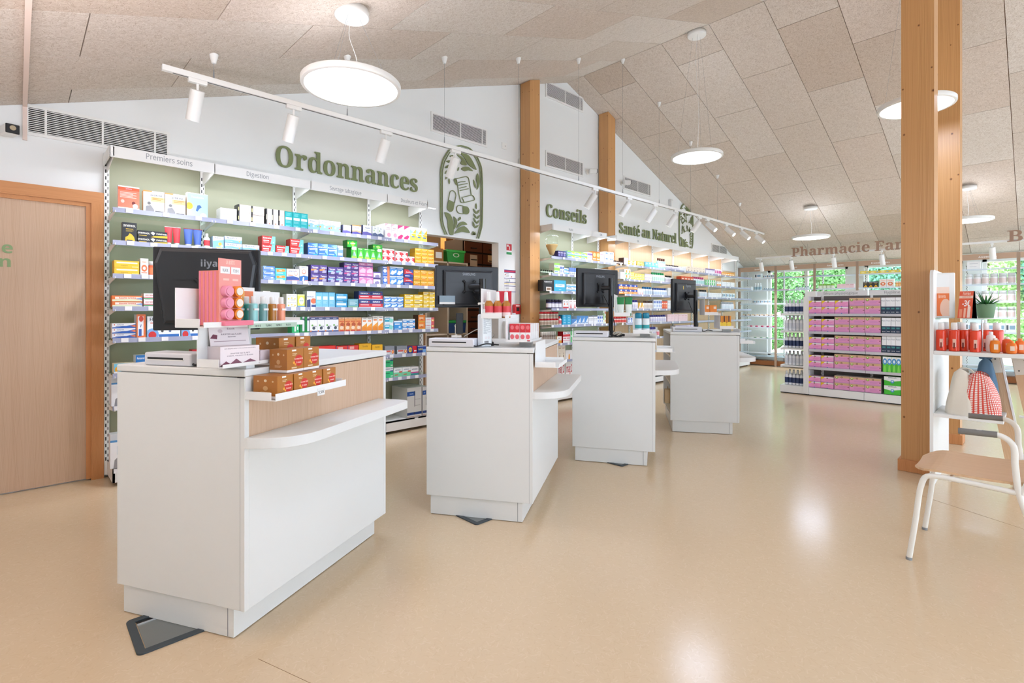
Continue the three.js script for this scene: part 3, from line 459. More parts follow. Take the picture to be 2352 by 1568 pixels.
// ---------- monitors ----------
function monitor(i, c, yaw, w, h, foot, style, label, logo) {
  const g = thing('monitor', label, 'monitor', [c[0], c[1], c[2]], R(yaw), 'counter monitors'), m = M('#1d2024', 0.42), m2 = M('#24272b', 0.38);
  mesh('bezel', rbox(w, h, 0.028, 0.006), m, g);
  mesh('screen', span(-w / 2 + 0.014, w / 2 - 0.014, -h / 2 + 0.016, h / 2 - 0.014, -0.0155, -0.0145), mBlackGloss, g);
  const bump = extr(poly(style === 1 ? [[-w * 0.36, -h * 0.38], [w * 0.36, -h * 0.38], [w * 0.44, h * 0.3], [w * 0.4, h * 0.44], [-w * 0.4, h * 0.44], [-w * 0.44, h * 0.3]] : [[-w * 0.36, -h * 0.4], [w * 0.36, -h * 0.4], [w * 0.36, h * 0.34], [-w * 0.36, h * 0.34]]), 0.012, 0.014).translate(0, 0, 0.012);
  const back = mesh('back_cover', bump, m2, g);
  mesh('seam', span(-w * 0.3, w * 0.3, h * 0.1, h * 0.105, 0.0385, 0.0395), mBlack, back);
  mesh('logo', text(logo[0], sansB, logo[1], 0.001, logo[2]).rotateY(0).translate(logo[3] ?? -logo[2] / 2, h * 0.27, 0.0385), M('#8b9198', 0.4), back);
  if (style === 2) { for (let k = 0; k < 40; k++) mesh('vent', span(-w * 0.45 + k * w * 0.0228, -w * 0.45 + k * w * 0.0228 + 0.003, h * 0.405, h * 0.455, 0.0135, 0.0145), mBlack, g); mesh('sticker', span(-w * 0.46, -w * 0.22, -h * 0.37, -h * 0.22, 0.0385, 0.0392), M('#8fa5b3', 0.5), back); mesh('sticker_strip', span(-w * 0.46, -w * 0.22, -h * 0.42, -h * 0.37, 0.0385, 0.0392), mWhite, back); }
  if (style === 4) mesh('sticker', span(-w * 0.16, -w * 0.13, h * 0.2, h * 0.3, 0.0385, 0.0392), M('#e0c565', 0.5), back);
  // stand: pole on a round foot, arm with a four legged plate
  const F = new THREE.Vector3(foot[0] - c[0], 0, foot[1] - c[2]).applyAxisAngle(new THREE.Vector3(0, 1, 0), -R(yaw)), fx = F.x, fz = Math.max(F.z, 0.1), down = 1.027 - c[1], top = style === 2 ? 0.05 : style === 3 ? 0.09 : style === 4 ? 0.07 : 0.02;
  const st = mesh('pole', cyl(0.022, 0.022, top - down - 0.006, fx, down + 0.003, fz, 24), mBlackGloss, g);
  mesh('foot', cyl(0.075, 0.07, 0.022, fx, down, fz, 32), mBlack, g);
  mesh('plate', merge([rod([-0.04, -0.04, 0.042], [0.04, 0.04, 0.042], 0.008), rod([-0.04, 0.04, 0.042], [0.04, -0.04, 0.042], 0.008), box(0.06, 0.06, 0.02, 0, 0, 0.045)]), mBlack, g);
  mesh('arm', rod([0, 0, 0.04], [fx, Math.min(top - 0.02, 0), fz], 0.02), mBlack, g);
  mesh('cable', tube([[0.03, -0.06, 0.045], [0.08, -h * 0.5, 0.07], [fx + 0.05, down + 0.08, fz], [fx + 0.02, down + 0.02, fz + 0.01]], 0.004, 30, 6), mBlack, g);
}
{
  const f = (i, e1, e2) => { const p = cpos(i, e1, 0, e2); return [p[0], p[2]]; };
  monitor(0, [0.59, 1.341, -2.489], -26.2, 0.405, 0.35, f(0, 0.2, 0.2), 1, 'black monitor seen from behind on the nearest counter, behind the pink carton stand', ['iiyama', 0.028, 0.12, -0.02]);
  monitor(1, [2.118, 1.403, -2.612], -21.3, 0.427, 0.27, f(1, 0.18, 0.3), 2, 'wide dark grey monitor with a sticker in front of the staff doorway', ['SAMSUNG', 0.017, 0.085]);
  monitor(2, [3.79, 1.452, -2.8], -9.6, 0.5, 0.345, f(2, 0.42, 0.32), 3, 'black monitor seen from behind on the third counter', ['PHILIPS', 0.02, 0.1]);
  monitor(3, [5.33, 1.407, -2.76], -2, 0.5, 0.37, f(3, 0.4, 0.3), 4, 'black monitor with a yellow sticker on the farthest counter', ['iiyama', 0.028, 0.11, -0.02]);
}
// ---------- slot readers on the counters ----------
const rLabels = ['white slot reader on the nearest counter', 'white slot reader on the second counter, in front of the hand gel', 'white slot reader on the third counter', 'white slot reader on the farthest counter'];
[[0.05, 0.34], [0.03, 0.44], [0.06, 0.45], [0.08, 0.43]].forEach(([e1, e2], i) => {
  const g = thing('slot_reader', rLabels[i], 'card reader', cpos(i, e1, 1.027, e2), crot(i, -90), 'slot readers'), w = i ? 0.29 : 0.25;
  mesh('housing', rbox(w, 0.052, 0.1, 0.008, 0, 0.027, 0), M('#dfe0e6', 0.4), g); mesh('slot', span(-w * 0.42, w * 0.34, 0.026, 0.034, 0.0485, 0.0507), mBlack, g); mesh('slot_lip', span(-w * 0.43, w * 0.35, 0.022, 0.026, 0.049, 0.053), mWhite, g);
  mesh('cable', tube([[w * 0.46, 0.012, 0.03], [w * 0.5 + 0.02, 0.008, 0.05], [w * 0.5 + 0.06, 0.02, 0.0], [w * 0.5 + 0.12, 0.01, -0.08]], 0.004, 24, 6), mBlack, g);
});
// ---------- white metal counter stands ----------
// a bent sheet tray with a back, two end cheeks and a low front lip with a gap; local x along the counter, z to the customer
function tray(parent, w, d, backH, lip, x, y, z, endH = 0.03) {
  const g = new THREE.Group(); g.name = 'tray'; g.position.set(x, y, z); parent.add(g); const t = 0.003;
  mesh('floor_sheet', box(w, t, d, 0, 0, 0), mMetal, g); mesh('back_sheet', box(w, backH, t, 0, backH / 2, -d / 2), mMetal, g);
  mesh('front_lip', rbox(w, lip, t, 0.001, 0, lip / 2, d / 2), mMetal, g);
  mesh('cheek', rbox(t, endH, d * 0.86, 0.001, -w / 2, endH / 2, -d * 0.07), mMetal, g); mesh('cheek', rbox(t, endH, d * 0.86, 0.001, w / 2, endH / 2, -d * 0.07), mMetal, g);
  return g;
}
const st1 = thing('display_stand', 'white metal display stand with three stepped trays on the nearest counter', 'display stand', cpos(0, 0, 1.027, 0), crot(0), 'counter display stands');
tray(st1, 0.42, 0.14, 0.11, 0.026, 0.2, -0.11, 0.135); tray(st1, 0.25, 0.12, 0.1, 0.012, 0.02, 0.016, 0.0); mesh('riser', span(-0.1, 0.14, 0.016, 0.163, -0.062, -0.059), mMetal, st1); tray(st1, 0.5, 0.13, 0.14, 0.018, 0.08, 0.163, -0.02, 0.03); mesh('foot', span(0.02, 0.06, 0, 0.016, -0.04, 0.04), mMetal, st1);
const st2 = thing('display_stand', 'white metal display stand holding red cartons on the second counter', 'display stand', cpos(1, 0, 1.027, 0), crot(1), 'counter display stands');
tray(st2, 0.34, 0.14, 0.1, 0.022, 0.18, -0.11, 0.145); mesh('riser', span(0.02, 0.34, -0.11, 0.034, 0.074, 0.077), mMetal, st2); tray(st2, 0.36, 0.15, 0.05, 0.012, 0.22, 0.034, -0.035, 0.012); mesh('riser', span(0.04, 0.38, 0.034, 0.175, -0.112, -0.109), mMetal, st2); tray(st2, 0.36, 0.15, 0.18, 0.02, 0.2, 0.175, -0.185, 0.03); mesh('foot', span(0.18, 0.22, 0, 0.034, -0.06, 0.02), mMetal, st2);
const st3 = thing('display_stand', 'white metal display stand with green tubes on the third counter', 'display stand', cpos(2, 0, 1.027, 0), crot(2), 'counter display stands');
tray(st3, 0.34, 0.14, 0.1, 0.022, 0.18, -0.11, 0.145); mesh('riser', span(0.02, 0.34, -0.11, 0.034, 0.074, 0.077), mMetal, st3); tray(st3, 0.36, 0.15, 0.05, 0.012, 0.22, 0.034, -0.035); mesh('riser', span(0.04, 0.38, 0.034, 0.175, -0.112, -0.109), mMetal, st3); tray(st3, 0.36, 0.15, 0.18, 0.02, 0.2, 0.175, -0.185, 0.03); mesh('foot', span(0.18, 0.22, 0, 0.034, -0.06, 0.02), mMetal, st3);
const st4 = thing('display_stand', 'pale metal display stand with orange cartons on the farthest counter', 'display stand', cpos(3, 0, 1.027, 0), crot(3), 'counter display stands');
tray(st4, 0.34, 0.14, 0.1, 0.022, 0.18, -0.11, 0.145); mesh('riser', span(0.02, 0.34, -0.11, 0.034, 0.074, 0.077), mMetal, st4); tray(st4, 0.36, 0.15, 0.05, 0.012, 0.22, 0.034, -0.035); mesh('riser', span(0.04, 0.38, 0.034, 0.175, -0.112, -0.109), mMetal, st4); tray(st4, 0.36, 0.15, 0.16, 0.02, 0.2, 0.175, -0.185, 0.03); mesh('foot', span(0.18, 0.22, 0, 0.034, -0.06, 0.02), mMetal, st4);
// ---------- island shelving (gondola) ----------
const GX = 8.33, GL = [0.125, 0.42, 0.68, 0.94, 1.2];
{
  const g = thing('island_shelving', 'white island shelving full of pink serum cartons in the middle of the room', 'shelving', [8.35, 0, -1.5]);
  const Lx = (x) => x - 8.35, Lz = (b) => -b + 1.5;                         // b counted from the camera towards the long wall
  mesh('side_panel', span(Lx(8.34), Lx(8.72), 0.02, 1.45, Lz(2.43), Lz(2.365)), mWhite, g);
  mesh('back_panel', span(Lx(8.62), Lx(8.64), 0.1, 1.46, Lz(2.365), Lz(0.96)), M('#6d6663', 0.7), g);
  for (const b of [2.25, 1.64, 1.0]) { const u = mesh('upright', span(Lx(8.6), Lx(8.63), 0.1, 1.46, Lz(b) - 0.015, Lz(b) + 0.015), mMetal, g); const s = mesh('slots', slotGeo(1.3).rotateY(-Math.PI / 2).translate(Lx(8.5995), 0.12, Lz(b)), mSlot, u); s.userData.kind = 'stuff'; }
  for (const y of GL.slice(1)) for (const [b0, b1] of [[2.36, 1.662], [1.658, 0.96]]) { const s = mesh('shelf', span(Lx(8.36), Lx(8.61), y - 0.022, y - 0.002, Lz(b0), Lz(b1)), mWhite, g); mesh('price_rail', span(Lx(8.345), Lx(8.358), y - 0.032, y + 0.004, Lz(b0), Lz(b1)), M('#c9c8cc', 0.4), s); }
  mesh('base', span(Lx(8.36), Lx(8.72), 0.015, 0.12, Lz(2.36), Lz(1.684)), mWhite, g); mesh('base', span(Lx(8.36), Lx(8.72), 0.015, 0.12, Lz(1.68), Lz(0.96)), mWhite, g); mesh('side_panel', span(Lx(8.36), Lx(8.72), 0.12, 1.45, Lz(0.975), Lz(0.95)), mWhite, g);
  mesh('toe', span(Lx(8.375), Lx(8.7), 0, 0.015, Lz(2.75), Lz(0.98)), mBlack, g);
  const h1 = mesh('header_panel', span(Lx(8.345), Lx(8.36), 1.455, 1.525, Lz(2.25), Lz(1.64)), M('#dfdfe0', 0.5), g); mesh('lettering', text('Sérum physiologique', sansR, 0.034, 0.001, 0.42).rotateY(-Math.PI / 2).translate(Lx(8.3445), 1.475, Lz(2.17)), M('#8c8e90', 0.7), h1);
  const h2 = mesh('header_panel', span(Lx(8.345), Lx(8.36), 1.455, 1.525, Lz(1.62), Lz(0.96)), M('#dfdfe0', 0.5), g); mesh('lettering', text('Hygiène', sansR, 0.034, 0.001, 0.17).rotateY(-Math.PI / 2).translate(Lx(8.3445), 1.475, Lz(1.45)), M('#8c8e90', 0.7), h2);
  mesh('header_end', span(Lx(8.345), Lx(8.6), 1.45, 1.53, Lz(2.38), Lz(2.27)), mWhite, g);
  // end shelves with bottles, facing the long wall side
  mesh('end_base', span(Lx(8.36), Lx(8.72), 0.015, 0.12, Lz(2.76), Lz(2.43)), mWhite, g);
  for (const y of GL.slice(1)) { const s = mesh('end_shelf', span(Lx(8.38), Lx(8.7), y - 0.024, y - 0.002, Lz(2.74), Lz(2.43)), mWhite, g); mesh('end_rail', span(Lx(8.37), Lx(8.71), y - 0.03, y + 0.006, Lz(2.755), Lz(2.74)), mWhite, s); }
}
// ---------- window display shelving along the far wall ----------
const WB = [4.87, 4.08, 3.31, 2.545, 1.78, 1.015, 0.25, -0.515], WX = 12.1, WL = [0.3, 0.62, 0.87, 1.12, 1.4, 1.7, 1.97];
{
  const g = thing('window_shelving', 'taupe framed glass window shelving along the far wall', 'shelving', [WX, 0, 0]), mt = M('#a8907c', 0.6);
  for (const b of WB) { mesh('post', span(-0.02, 0.02, 0, 2.235, -b - 0.022, -b + 0.022), mt, g); }
  const fascia = ['Santé', 'Santé', 'Premiers soins', 'Premiers soins', '', 'Accessoires', ''];
  for (let i = 0; i + 1 < WB.length; i++) {
    const a = -WB[i] + 0.023, b = -WB[i + 1] - 0.023;
    const f = mesh('fascia', span(-0.018, 0.0, 2.135, 2.235, a, b), M('#c2a48c', 0.6), g);
    if (fascia[i]) mesh('lettering', text(fascia[i], sansB, 0.03, 0.001, fascia[i].length * 0.021).rotateY(-Math.PI / 2).translate(-0.0185, 2.165, (a + b) / 2 - fascia[i].length * 0.0105), M('#ffffff', 0.5), f);
    for (const y of WL) { const s = mesh('shelf', span(-0.01, 0.22, y - 0.012, y - 0.003, a, b), mGlassShelf, g); mesh('price_rail', span(-0.016, -0.01, y - 0.02, y + 0.006, a, b), M('#d9e4ee', 0.3), s); }
    const u = mesh('upright', span(0.22, 0.245, 0.1, 2.13, a + 0.06, a + 0.09), mMetal, g); const s = mesh('slots', slotGeo(1.95).rotateY(-Math.PI / 2).translate(0.2195, 0.12, a + 0.075), mSlot, u); s.userData.kind = 'stuff';
    mesh('plinth', span(-0.005, 0.24, 0.02, 0.12, a, b), new THREE.MeshPhysicalMaterial({ map: plyTex, color: '#a07850', roughness: 0.5 }), g); mesh('bottom_shelf', span(-0.01, 0.24, 0.2, 0.215, a, b), M('#9aa2ae', 0.5), g);
  }
}
// ---------- hanging words and the second track ----------
{
  const sgn = (word, b, w, label) => { const g = thing('sign', label, 'sign', [11.5, 2.355, -b], -Math.PI / 2); letters(g, word, serifB, 0.175 / 0.96, 0.02, w, mTaupe, 0, 0, 0); mesh('hanger', rod([0.3, 0.1, -0.01], [0.3, ceilY(11.5) - 2.355, -0.01], 0.0015, 5), mGrey, g); mesh('hanger', rod([w - 0.2, 0.1, -0.01], [w - 0.2, ceilY(11.5) - 2.355, -0.01], 0.0015, 5), mGrey, g); mesh('rail', span(0.02, w - 0.02, 0.012, 0.022, -0.012, 0), mWhite, g); };
  sgn('Pharmacie Familiale', 3.575, 2.62, 'taupe serif words hanging in front of the far window wall'); sgn('Be', 0.375, 0.36, 'taupe serif letters hanging at the far right edge of the room');
  const t = thing('light_track', 'white spotlight track along the far window wall', 'light track', [11.55, 2.36, -4.3]); mesh('rail', span(-0.018, 0.018, 0, 0.035, 0, 6.2), mWhite, t);
  for (const z of [0.1, 1.6, 3.1, 4.6]) mesh('hanger', rod([0, 0.035, z], [0, ceilY(11.55) - 2.36, z], 0.0015, 5), mGrey, t);
  [4.2, 3.6, 2.83, 2.05, 0.55].forEach((b, i) => spot(11.55, 2.36, -b, [0.3, -0.95, 0.05], 'white cylinder spotlight, ' + ord[i] + ' from the left on the far window track', false));
}
// ---------- outside: hedge, trees, paving ----------
{
  const gr = solo('pavement', span(12.62, 40, -0.12, -0.02, -22, 14), M('#d8cfc8', 0.9), 'pale paving outside the far windows', 'pavement'); 
  const leafG = new THREE.PlaneGeometry(0.06, 0.04);
  const cols = ['#7cb069', '#6aa688', '#9ac777', '#80b49b', '#aed088'];
  function bush(x, z, w, h, n, label, kind) {
    const g = thing(kind ? 'tree' : 'shrub', label, kind ? 'tree' : 'shrub', [x, -0.02, z]);
    const list = [], q = new THREE.Quaternion(), e = new THREE.Euler(), base = kind ? 0.9 : 0.1;
    for (let i = 0; i < n; i++) { const a = rr(0, 6.283), ph = Math.acos(rr(-1, 1)), r = Math.cbrt(rr(0.45, 1)); const c = leafG.clone(); c.applyQuaternion(q.setFromEuler(e.set(rr(0, 6), rr(0, 6), rr(0, 6)))); list.push(c.translate(Math.sin(ph) * Math.cos(a) * r * w, base + h / 2 + Math.cos(ph) * r * h / 2, Math.sin(ph) * Math.sin(a) * r * w)); }
    mesh('foliage', merge(list), new THREE.MeshPhysicalMaterial({ color: cols[Math.floor(rnd() * 5)], roughness: 0.9, transmission: 0.3, thickness: 0, side: THREE.DoubleSide }), g).userData.kind = 'stuff';
    mesh('trunk', cyl(0.07, 0.05, base + h * 0.6, 0, 0, 0, 8), M('#6b5a45', 0.9), g);
  }
  const where = ['behind the first window bay', 'behind the second window bay', 'behind the third window bay', 'behind the fourth window bay', 'behind the right hand window', 'right of the right hand window'];
  [[16.6, -6.2], [17.2, -5.0], [17.2, -3.8], [16.6, -2.6], [17.0, -0.9], [16.6, 0.6]].forEach(([x, z], i) => bush(x, z, 1.0, 2.6, 13000, 'leafy green tree outside, ' + where[i], 1));
  [[15.6, -5.6], [15.8, -4.3], [15.6, -3.0], [15.7, -1.5], [15.6, 0]].forEach(([x, z], i) => bush(x, z, 0.7, 1.1, 6000, 'low green shrub outside, ' + where[i], 0));
}
// ---------- sun care shelf beside the large post ----------
{
  const g = thing('sun_care_shelf', 'white open shelf beside the large post holding orange sun lotion bottles', 'shelf', [4.66, 0, -0.545]);
  const X = (x) => x - 4.66, Zb = (b) => -b + 0.545;
  const sp = new THREE.Shape(); sp.moveTo(0, 0); sp.lineTo(0.89, 0); sp.lineTo(0.89, 1.52); sp.quadraticCurveTo(0.87, 1.54, 0.8, 1.54); sp.lineTo(0.06, 1.54); sp.quadraticCurveTo(0, 1.54, 0, 1.48); sp.closePath();
  mesh('side_panel', extr(sp, 0.02).translate(0, 0, 0), mWhite, g);
  mesh('shelf', rbox(0.46, 0.028, 0.78, 0.006, 0.23, 0.95, 0.41), mWhite, g); mesh('shelf', rbox(0.44, 0.024, 0.36, 0.004, 0.22, 0.51, 0.2), mWhite, g);
  mesh('glass_shelf', box(0.3, 0.006, 0.26, 0.24, 1.19, 0.15), mGlassShelf, g);
  mesh('shelf_post', rod([0.1, 0.964, 0.27], [0.1, 1.187, 0.27], 0.004), mAlu, g); mesh('shelf_post', rod([0.36, 0.964, 0.27], [0.36, 1.187, 0.27], 0.004), mAlu, g);
  // leaning plywood legs with white edges
  const leg = (b0, b1, x, w) => { const A = [X(x), 0.936, Zb(b0)], dz = Zb(b1) - Zb(b0), len = Math.hypot(0.93, dz), a = Math.atan2(dz, 0.93);
    const L = new THREE.Group(); L.name = 'leg'; L.position.set(...A); L.rotation.x = -a; g.add(L); mesh('plank', uvMetres(box(0.022, len - 0.02, w, 0, -len / 2, 0)), mPly, L); mesh('edge_strip', box(0.03, len - 0.03, 0.012, 0, -len / 2, w / 2 + 0.006), mMetal, L); mesh('plate', rbox(0.006, 0.13, w * 0.95, 0.002, -0.015, -0.075, 0), M('#e6dfd2', 0.5), L); mesh('screw', cyl(0.005, 0.005, 0.004, 0, 0, 0, 8).rotateZ(Math.PI / 2).translate(-0.019, -0.04, 0.02), mBlack, L); mesh('screw', cyl(0.005, 0.005, 0.004, 0, 0, 0, 8).rotateZ(Math.PI / 2).translate(-0.019, -0.11, -0.02), mBlack, L); };
  leg(0.25, 0.1, 5.08, 0.09); leg(0.1, -0.05, 5.08, 0.09); mesh('crossbar', rod([X(5.08), 0.5, Zb(0.1)], [X(5.08), 0.5, Zb(0.02)], 0.01), mMetal, g);
}
// ---------- armchair ----------
{
  const g = thing('armchair', 'white tube armchair with plywood seat and grey arm pads at the right', 'chair', [3.468, 0, -0.2]), mt = M('#f0ede4', 0.4), w = 0.2515, Zb = (b) => -b + 0.2;
  for (const s of [-1, 1]) {
    mesh('front_leg', tube([[s * w, 0.012, Zb(0.456)], [s * w * 0.99, 0.2, Zb(0.432)], [s * w * 0.975, 0.38, Zb(0.41)], [s * w * 0.97, 0.43, Zb(0.39)], [s * w * 0.97, 0.44, Zb(0.34)], [s * w * 0.97, 0.436, Zb(0.2)], [s * w * 0.985, 0.43, Zb(0.06)]], 0.0125, 60, 12), mt, g);
    mesh('rear_leg', tube([[s * w, 0.012, Zb(-0.08)], [s * w, 0.2, Zb(-0.01)], [s * w, 0.42, Zb(0.062)], [s * w, 0.55, Zb(0.077)], [s * w, 0.645, Zb(0.085)], [s * w, 0.676, Zb(0.118)], [s * w, 0.682, Zb(0.18)], [s * w, 0.678, Zb(0.26)]], 0.0125, 60, 12), mt, g);
    mesh('arm_pad', rod([s * w, 0.6815, Zb(0.135)], [s * w, 0.6775, Zb(0.27)], 0.0145, 16), M('#7d7b77', 0.7), g);
    mesh('back_tube', tube([[s * w, 0.43, Zb(0.055)], [s * w * 0.98, 0.6, Zb(0.0)], [s * w * 0.95, 0.84, Zb(-0.07)]], 0.0115, 30, 10), mt, g);
    mesh('leg_cap', cyl(0.0135, 0.0135, 0.014, s * w, 0, Zb(0.457)), mGrey, g); mesh('leg_cap', cyl(0.0135, 0.0135, 0.014, s * w, 0, Zb(-0.083)), mGrey, g);
  }
  mesh('stretcher', rod([-w, 0.436, Zb(0.3)], [w, 0.436, Zb(0.3)], 0.008), mt, g); mesh('stretcher', rod([-w, 0.432, Zb(0.08)], [w, 0.432, Zb(0.08)], 0.008), mt, g);
  // plywood seat: curved sheet with a rolled front edge
  const n = 18, mm = 14, th = 0.011, P = [], I = [], U = [];
  const seatAt = (u, v) => { const b = 0.45 - u * 0.43, hw = 0.245 - 0.12 * Math.pow(Math.max(0, 1 - u * 5), 2.6), x = (v - 0.5) * 2 * hw; return [x, 0.458 + 0.008 * Math.pow(Math.abs(v - 0.5) * 2, 2) - 0.028 * Math.pow(Math.max(0, 1 - u * 3.5), 2) + 0.012 * Math.pow(Math.max(0, u - 0.7) / 0.3, 2) - 0.006 * Math.sin(u * 3.1), Zb(b)]; };
  for (const top of [1, 0]) for (let i = 0; i <= n; i++) for (let j = 0; j <= mm; j++) { const p = seatAt(i / n, j / mm); P.push(p[0], p[1] + (top ? th : 0), p[2]); U.push(j / mm * 0.5, i / n * 0.5); }
  const id = (t, i, j) => t * (n + 1) * (mm + 1) + i * (mm + 1) + j, quad = (a, b, c, d) => I.push(a, b, c, a, c, d);
  for (let i = 0; i < n; i++) for (let j = 0; j < mm; j++) { quad(id(0, i, j), id(0, i, j + 1), id(0, i + 1, j + 1), id(0, i + 1, j)); quad(id(1, i, j), id(1, i + 1, j), id(1, i + 1, j + 1), id(1, i, j + 1)); }
  for (let i = 0; i < n; i++) { quad(id(0, i, 0), id(0, i + 1, 0), id(1, i + 1, 0), id(1, i, 0)); quad(id(0, i, mm), id(1, i, mm), id(1, i + 1, mm), id(0, i + 1, mm)); }
  for (let j = 0; j < mm; j++) { quad(id(0, 0, j), id(1, 0, j), id(1, 0, j + 1), id(0, 0, j + 1)); quad(id(0, n, j), id(0, n, j + 1), id(1, n, j + 1), id(1, n, j)); }
  let sg = new THREE.BufferGeometry(); sg.setAttribute('position', new THREE.Float32BufferAttribute(P, 3)); sg.setAttribute('uv', new THREE.Float32BufferAttribute(U, 2)); sg.setIndex(I); sg = sg.toNonIndexed(); sg.computeVertexNormals();
  mesh('seat', sg, mPly, g);
  mesh('backrest', uvMetres(rbox(0.47, 0.2, 0.012, 0.006, 0, 0, 0)).rotateX(0.28).translate(0, 0.76, Zb(-0.045)), mPly, g);
}
// ---------- printed cartons: designs drawn into two atlases ----------
const DES = {};
const CELL = 256, PER = 8;
const atl = [0, 1, 2].map(() => { const c = document.createElement('canvas'); c.width = c.height = CELL * PER; return c; });
let nDes = 0;
function design(id, side, aspect, bg, ops) {                                    // x, y from the top left, 0..1; text height in units of the height
  const k = nDes++, c = atl[Math.floor(k / 64)].getContext('2d'), X = (k % PER) * CELL, Y = Math.floor((k % 64) / PER) * CELL, W = CELL, H = CELL * 0.85;
  c.save(); c.beginPath(); c.rect(X, Y, W, H); c.clip(); c.fillStyle = bg; c.fillRect(X, Y, W, H);
  for (const op of ops.split(';')) {
    const a = op.trim().split(/\s+/), n = (i) => parseFloat(a[i]);
    if (a[0] === 'r') { c.fillStyle = a[5]; c.fillRect(X + n(1) * W, Y + n(2) * H, n(3) * W, n(4) * H); }
    else if (a[0] === 'o') { c.fillStyle = a[4]; c.beginPath(); c.ellipse(X + n(1) * W, Y + n(2) * H, n(3) * W / Math.max(aspect, 0.3), n(3) * H, 0, 0, 6.283); c.fill(); }
    else if (a[0] === 'p') { c.fillStyle = a[a.length - 1]; c.beginPath(); for (let i = 1; i + 1 < a.length - 1; i += 2) c.lineTo(X + n(i) * W, Y + n(i + 1) * H); c.fill(); }
    else if (a[0] === 'l') { c.fillStyle = a[6]; for (let i = 0; i < n(5); i++) c.fillRect(X + n(1) * W, Y + (n(2) + i * n(4)) * H, n(3) * W * (i % 2 ? 0.8 : 1), H * n(4) * 0.45); }
    else if (a[0] === 't') { c.save(); c.translate(X + n(2) * W, Y + n(3) * H); c.scale(W / (H * aspect), 1); c.fillStyle = a[5]; c.textAlign = 'center'; c.textBaseline = 'middle'; c.font = (a[6] === 's' ? 'bold ' : a[6] === 'n' ? '' : 'bold ') + n(4) * H + 'px ' + (a[6] === 's' ? 'serif' : 'sans-serif'); c.fillText(a[1].replaceAll('_', ' '), 0, 0); c.restore(); }
  }
  c.restore(); c.fillStyle = side; c.fillRect(X, Y + H, W, CELL - H);
  DES[id] = { k, side };
}
// g: front colour; common layouts
design('orgbook', '#ece6e0', 0.85, '#e98a6c', 'r 0 0 1 .07 #fff;r 0 .07 1 .12 #e4683f;t activox .5 .13 .07 #fbd;l .1 .27 .75 .05 5 #fbe6dc;o .22 .65 .07 #f9d9cc;o .72 .7 .07 #7c2f26;o .8 .82 .1 #fff;r 0 .9 1 .1 #fbfbf8');
design('actikine', '#e9a868', 0.85, '#fbfaf6', 'r 0 0 .4 .07 #f3a557;t actikiné .6 .2 .12 #565b66;r .35 .28 .65 .22 #f8c792;l .42 .32 .5 .06 2 #d98a3a;o .27 .58 .07 #777;p .1 1 .13 .72 .35 .66 .5 .85 .52 1 #8e8e90;r .55 .9 .4 .06 #555');
design('bluebook', '#e9f3f6', 0.85, '#bfe4f2', 'r 0 0 1 .03 #fff;r 0 0 .03 1 #fff;t Tendinite .5 .18 .11 #e8f7fd;o .12 .55 .14 #f4c540;p .42 .72 .5 .5 .62 .48 .7 .56 .6 .62 .5 .75 #4b79b8;o .78 .93 .14 #fff');
design('plainwhite', '#f3f3f1', 1.6, '#fafaf8', 'r .1 .4 .5 .05 #d8d8d6;r .1 .55 .35 .04 #e4e4e2;r 0 .92 1 .08 #eef2f5');
design('cream', '#2b2a2a', 1.7, '#f6e2d5', 'r 0 0 .12 1 #2b2a2a;r .03 .3 .06 .4 #d8cf8a;r .3 .45 .5 .03 #e9c8b5;o .85 .85 .04 #e58a6a');
design('creamtall', '#2b2a2a', 0.55, '#f7e3d6', 'r 0 0 .22 1 #39383a;r .06 .35 .1 .3 #e9e3c0;r .4 .35 .5 .02 #e2c1ad;o .6 .88 .05 #e67b62');
design('teal', '#0f9a9c', 0.55, '#1cbcc0', 'r 0 0 1 .05 #0f9fa3;l .2 .1 .6 .05 4 #8fe0e0;r .12 .36 .8 .16 #f4fbfb;l .15 .58 .7 .05 3 #9be3e3;l .15 .85 .6 .05 2 #9be3e3');
design('wavegreen', '#e8eef3', 1.15, '#fbfcfd', 'p 0 .45 .3 .35 .6 .5 1 .4 1 1 0 1 #9fd3ec;t Nicopass .4 .17 .13 #8fa1b0;o .1 .62 .08 #8bd04a;o .9 .62 .06 #8bd04a;o .5 .6 .1 #e3f4fb');
design('waveorange', '#e8eef3', 1.15, '#fbfcfd', 'p 0 .45 .3 .35 .6 .5 1 .4 1 1 0 1 #9fd3ec;t Nicopass .5 .17 .13 #8fa1b0;o .1 .62 .08 #f3a03a;o .92 .68 .07 #e2533b;o .5 .6 .1 #e3f4fb');
design('purpwave', '#3b4262', 1.1, '#f6f6fa', 'r 0 0 .1 1 #4a5275;t Niquitin .55 .25 .14 #59648c;r .15 .42 .7 .05 #c9cde0;p 0 .65 .5 .58 1 .72 1 1 0 1 #6a63ab');
design('purporange', '#3b4262', 1.1, '#f9f4ef', 'r 0 0 1 .1 #e8a14e;t Niquitin .55 .28 .14 #6a5a70;p 0 .6 .5 .5 1 .62 1 .75 0 .75 #f0b489;p 0 .72 .5 .65 1 .78 1 1 0 1 #5f5aa5');
design('navyw', '#cfd6df', 0.9, '#f2f5f4', 'o .3 .4 .08 #a8d29a;p 0 .7 .5 .6 1 .75 1 1 0 1 #5b6a8c;t Nico .5 .2 .13 #8a98a5');
design('pinkw', '#f3eef0', 0.5, '#fdf8fa', 'p 0 0 .6 0 0 .2 #f6cdd9;t Endolia .5 .3 .07 #c07a94;o .6 .75 .14 #f0a9bd;r .1 .4 .7 .02 #d8b8c4');
design('magw', '#f3eef0', 0.5, '#fdf4f8', 'p 0 0 1 0 0 .28 #d84a8b;t Endolia .5 .4 .07 #c05a8a;p 0 1 0 .8 .6 .62 .9 .7 .5 1 #cc2f72');
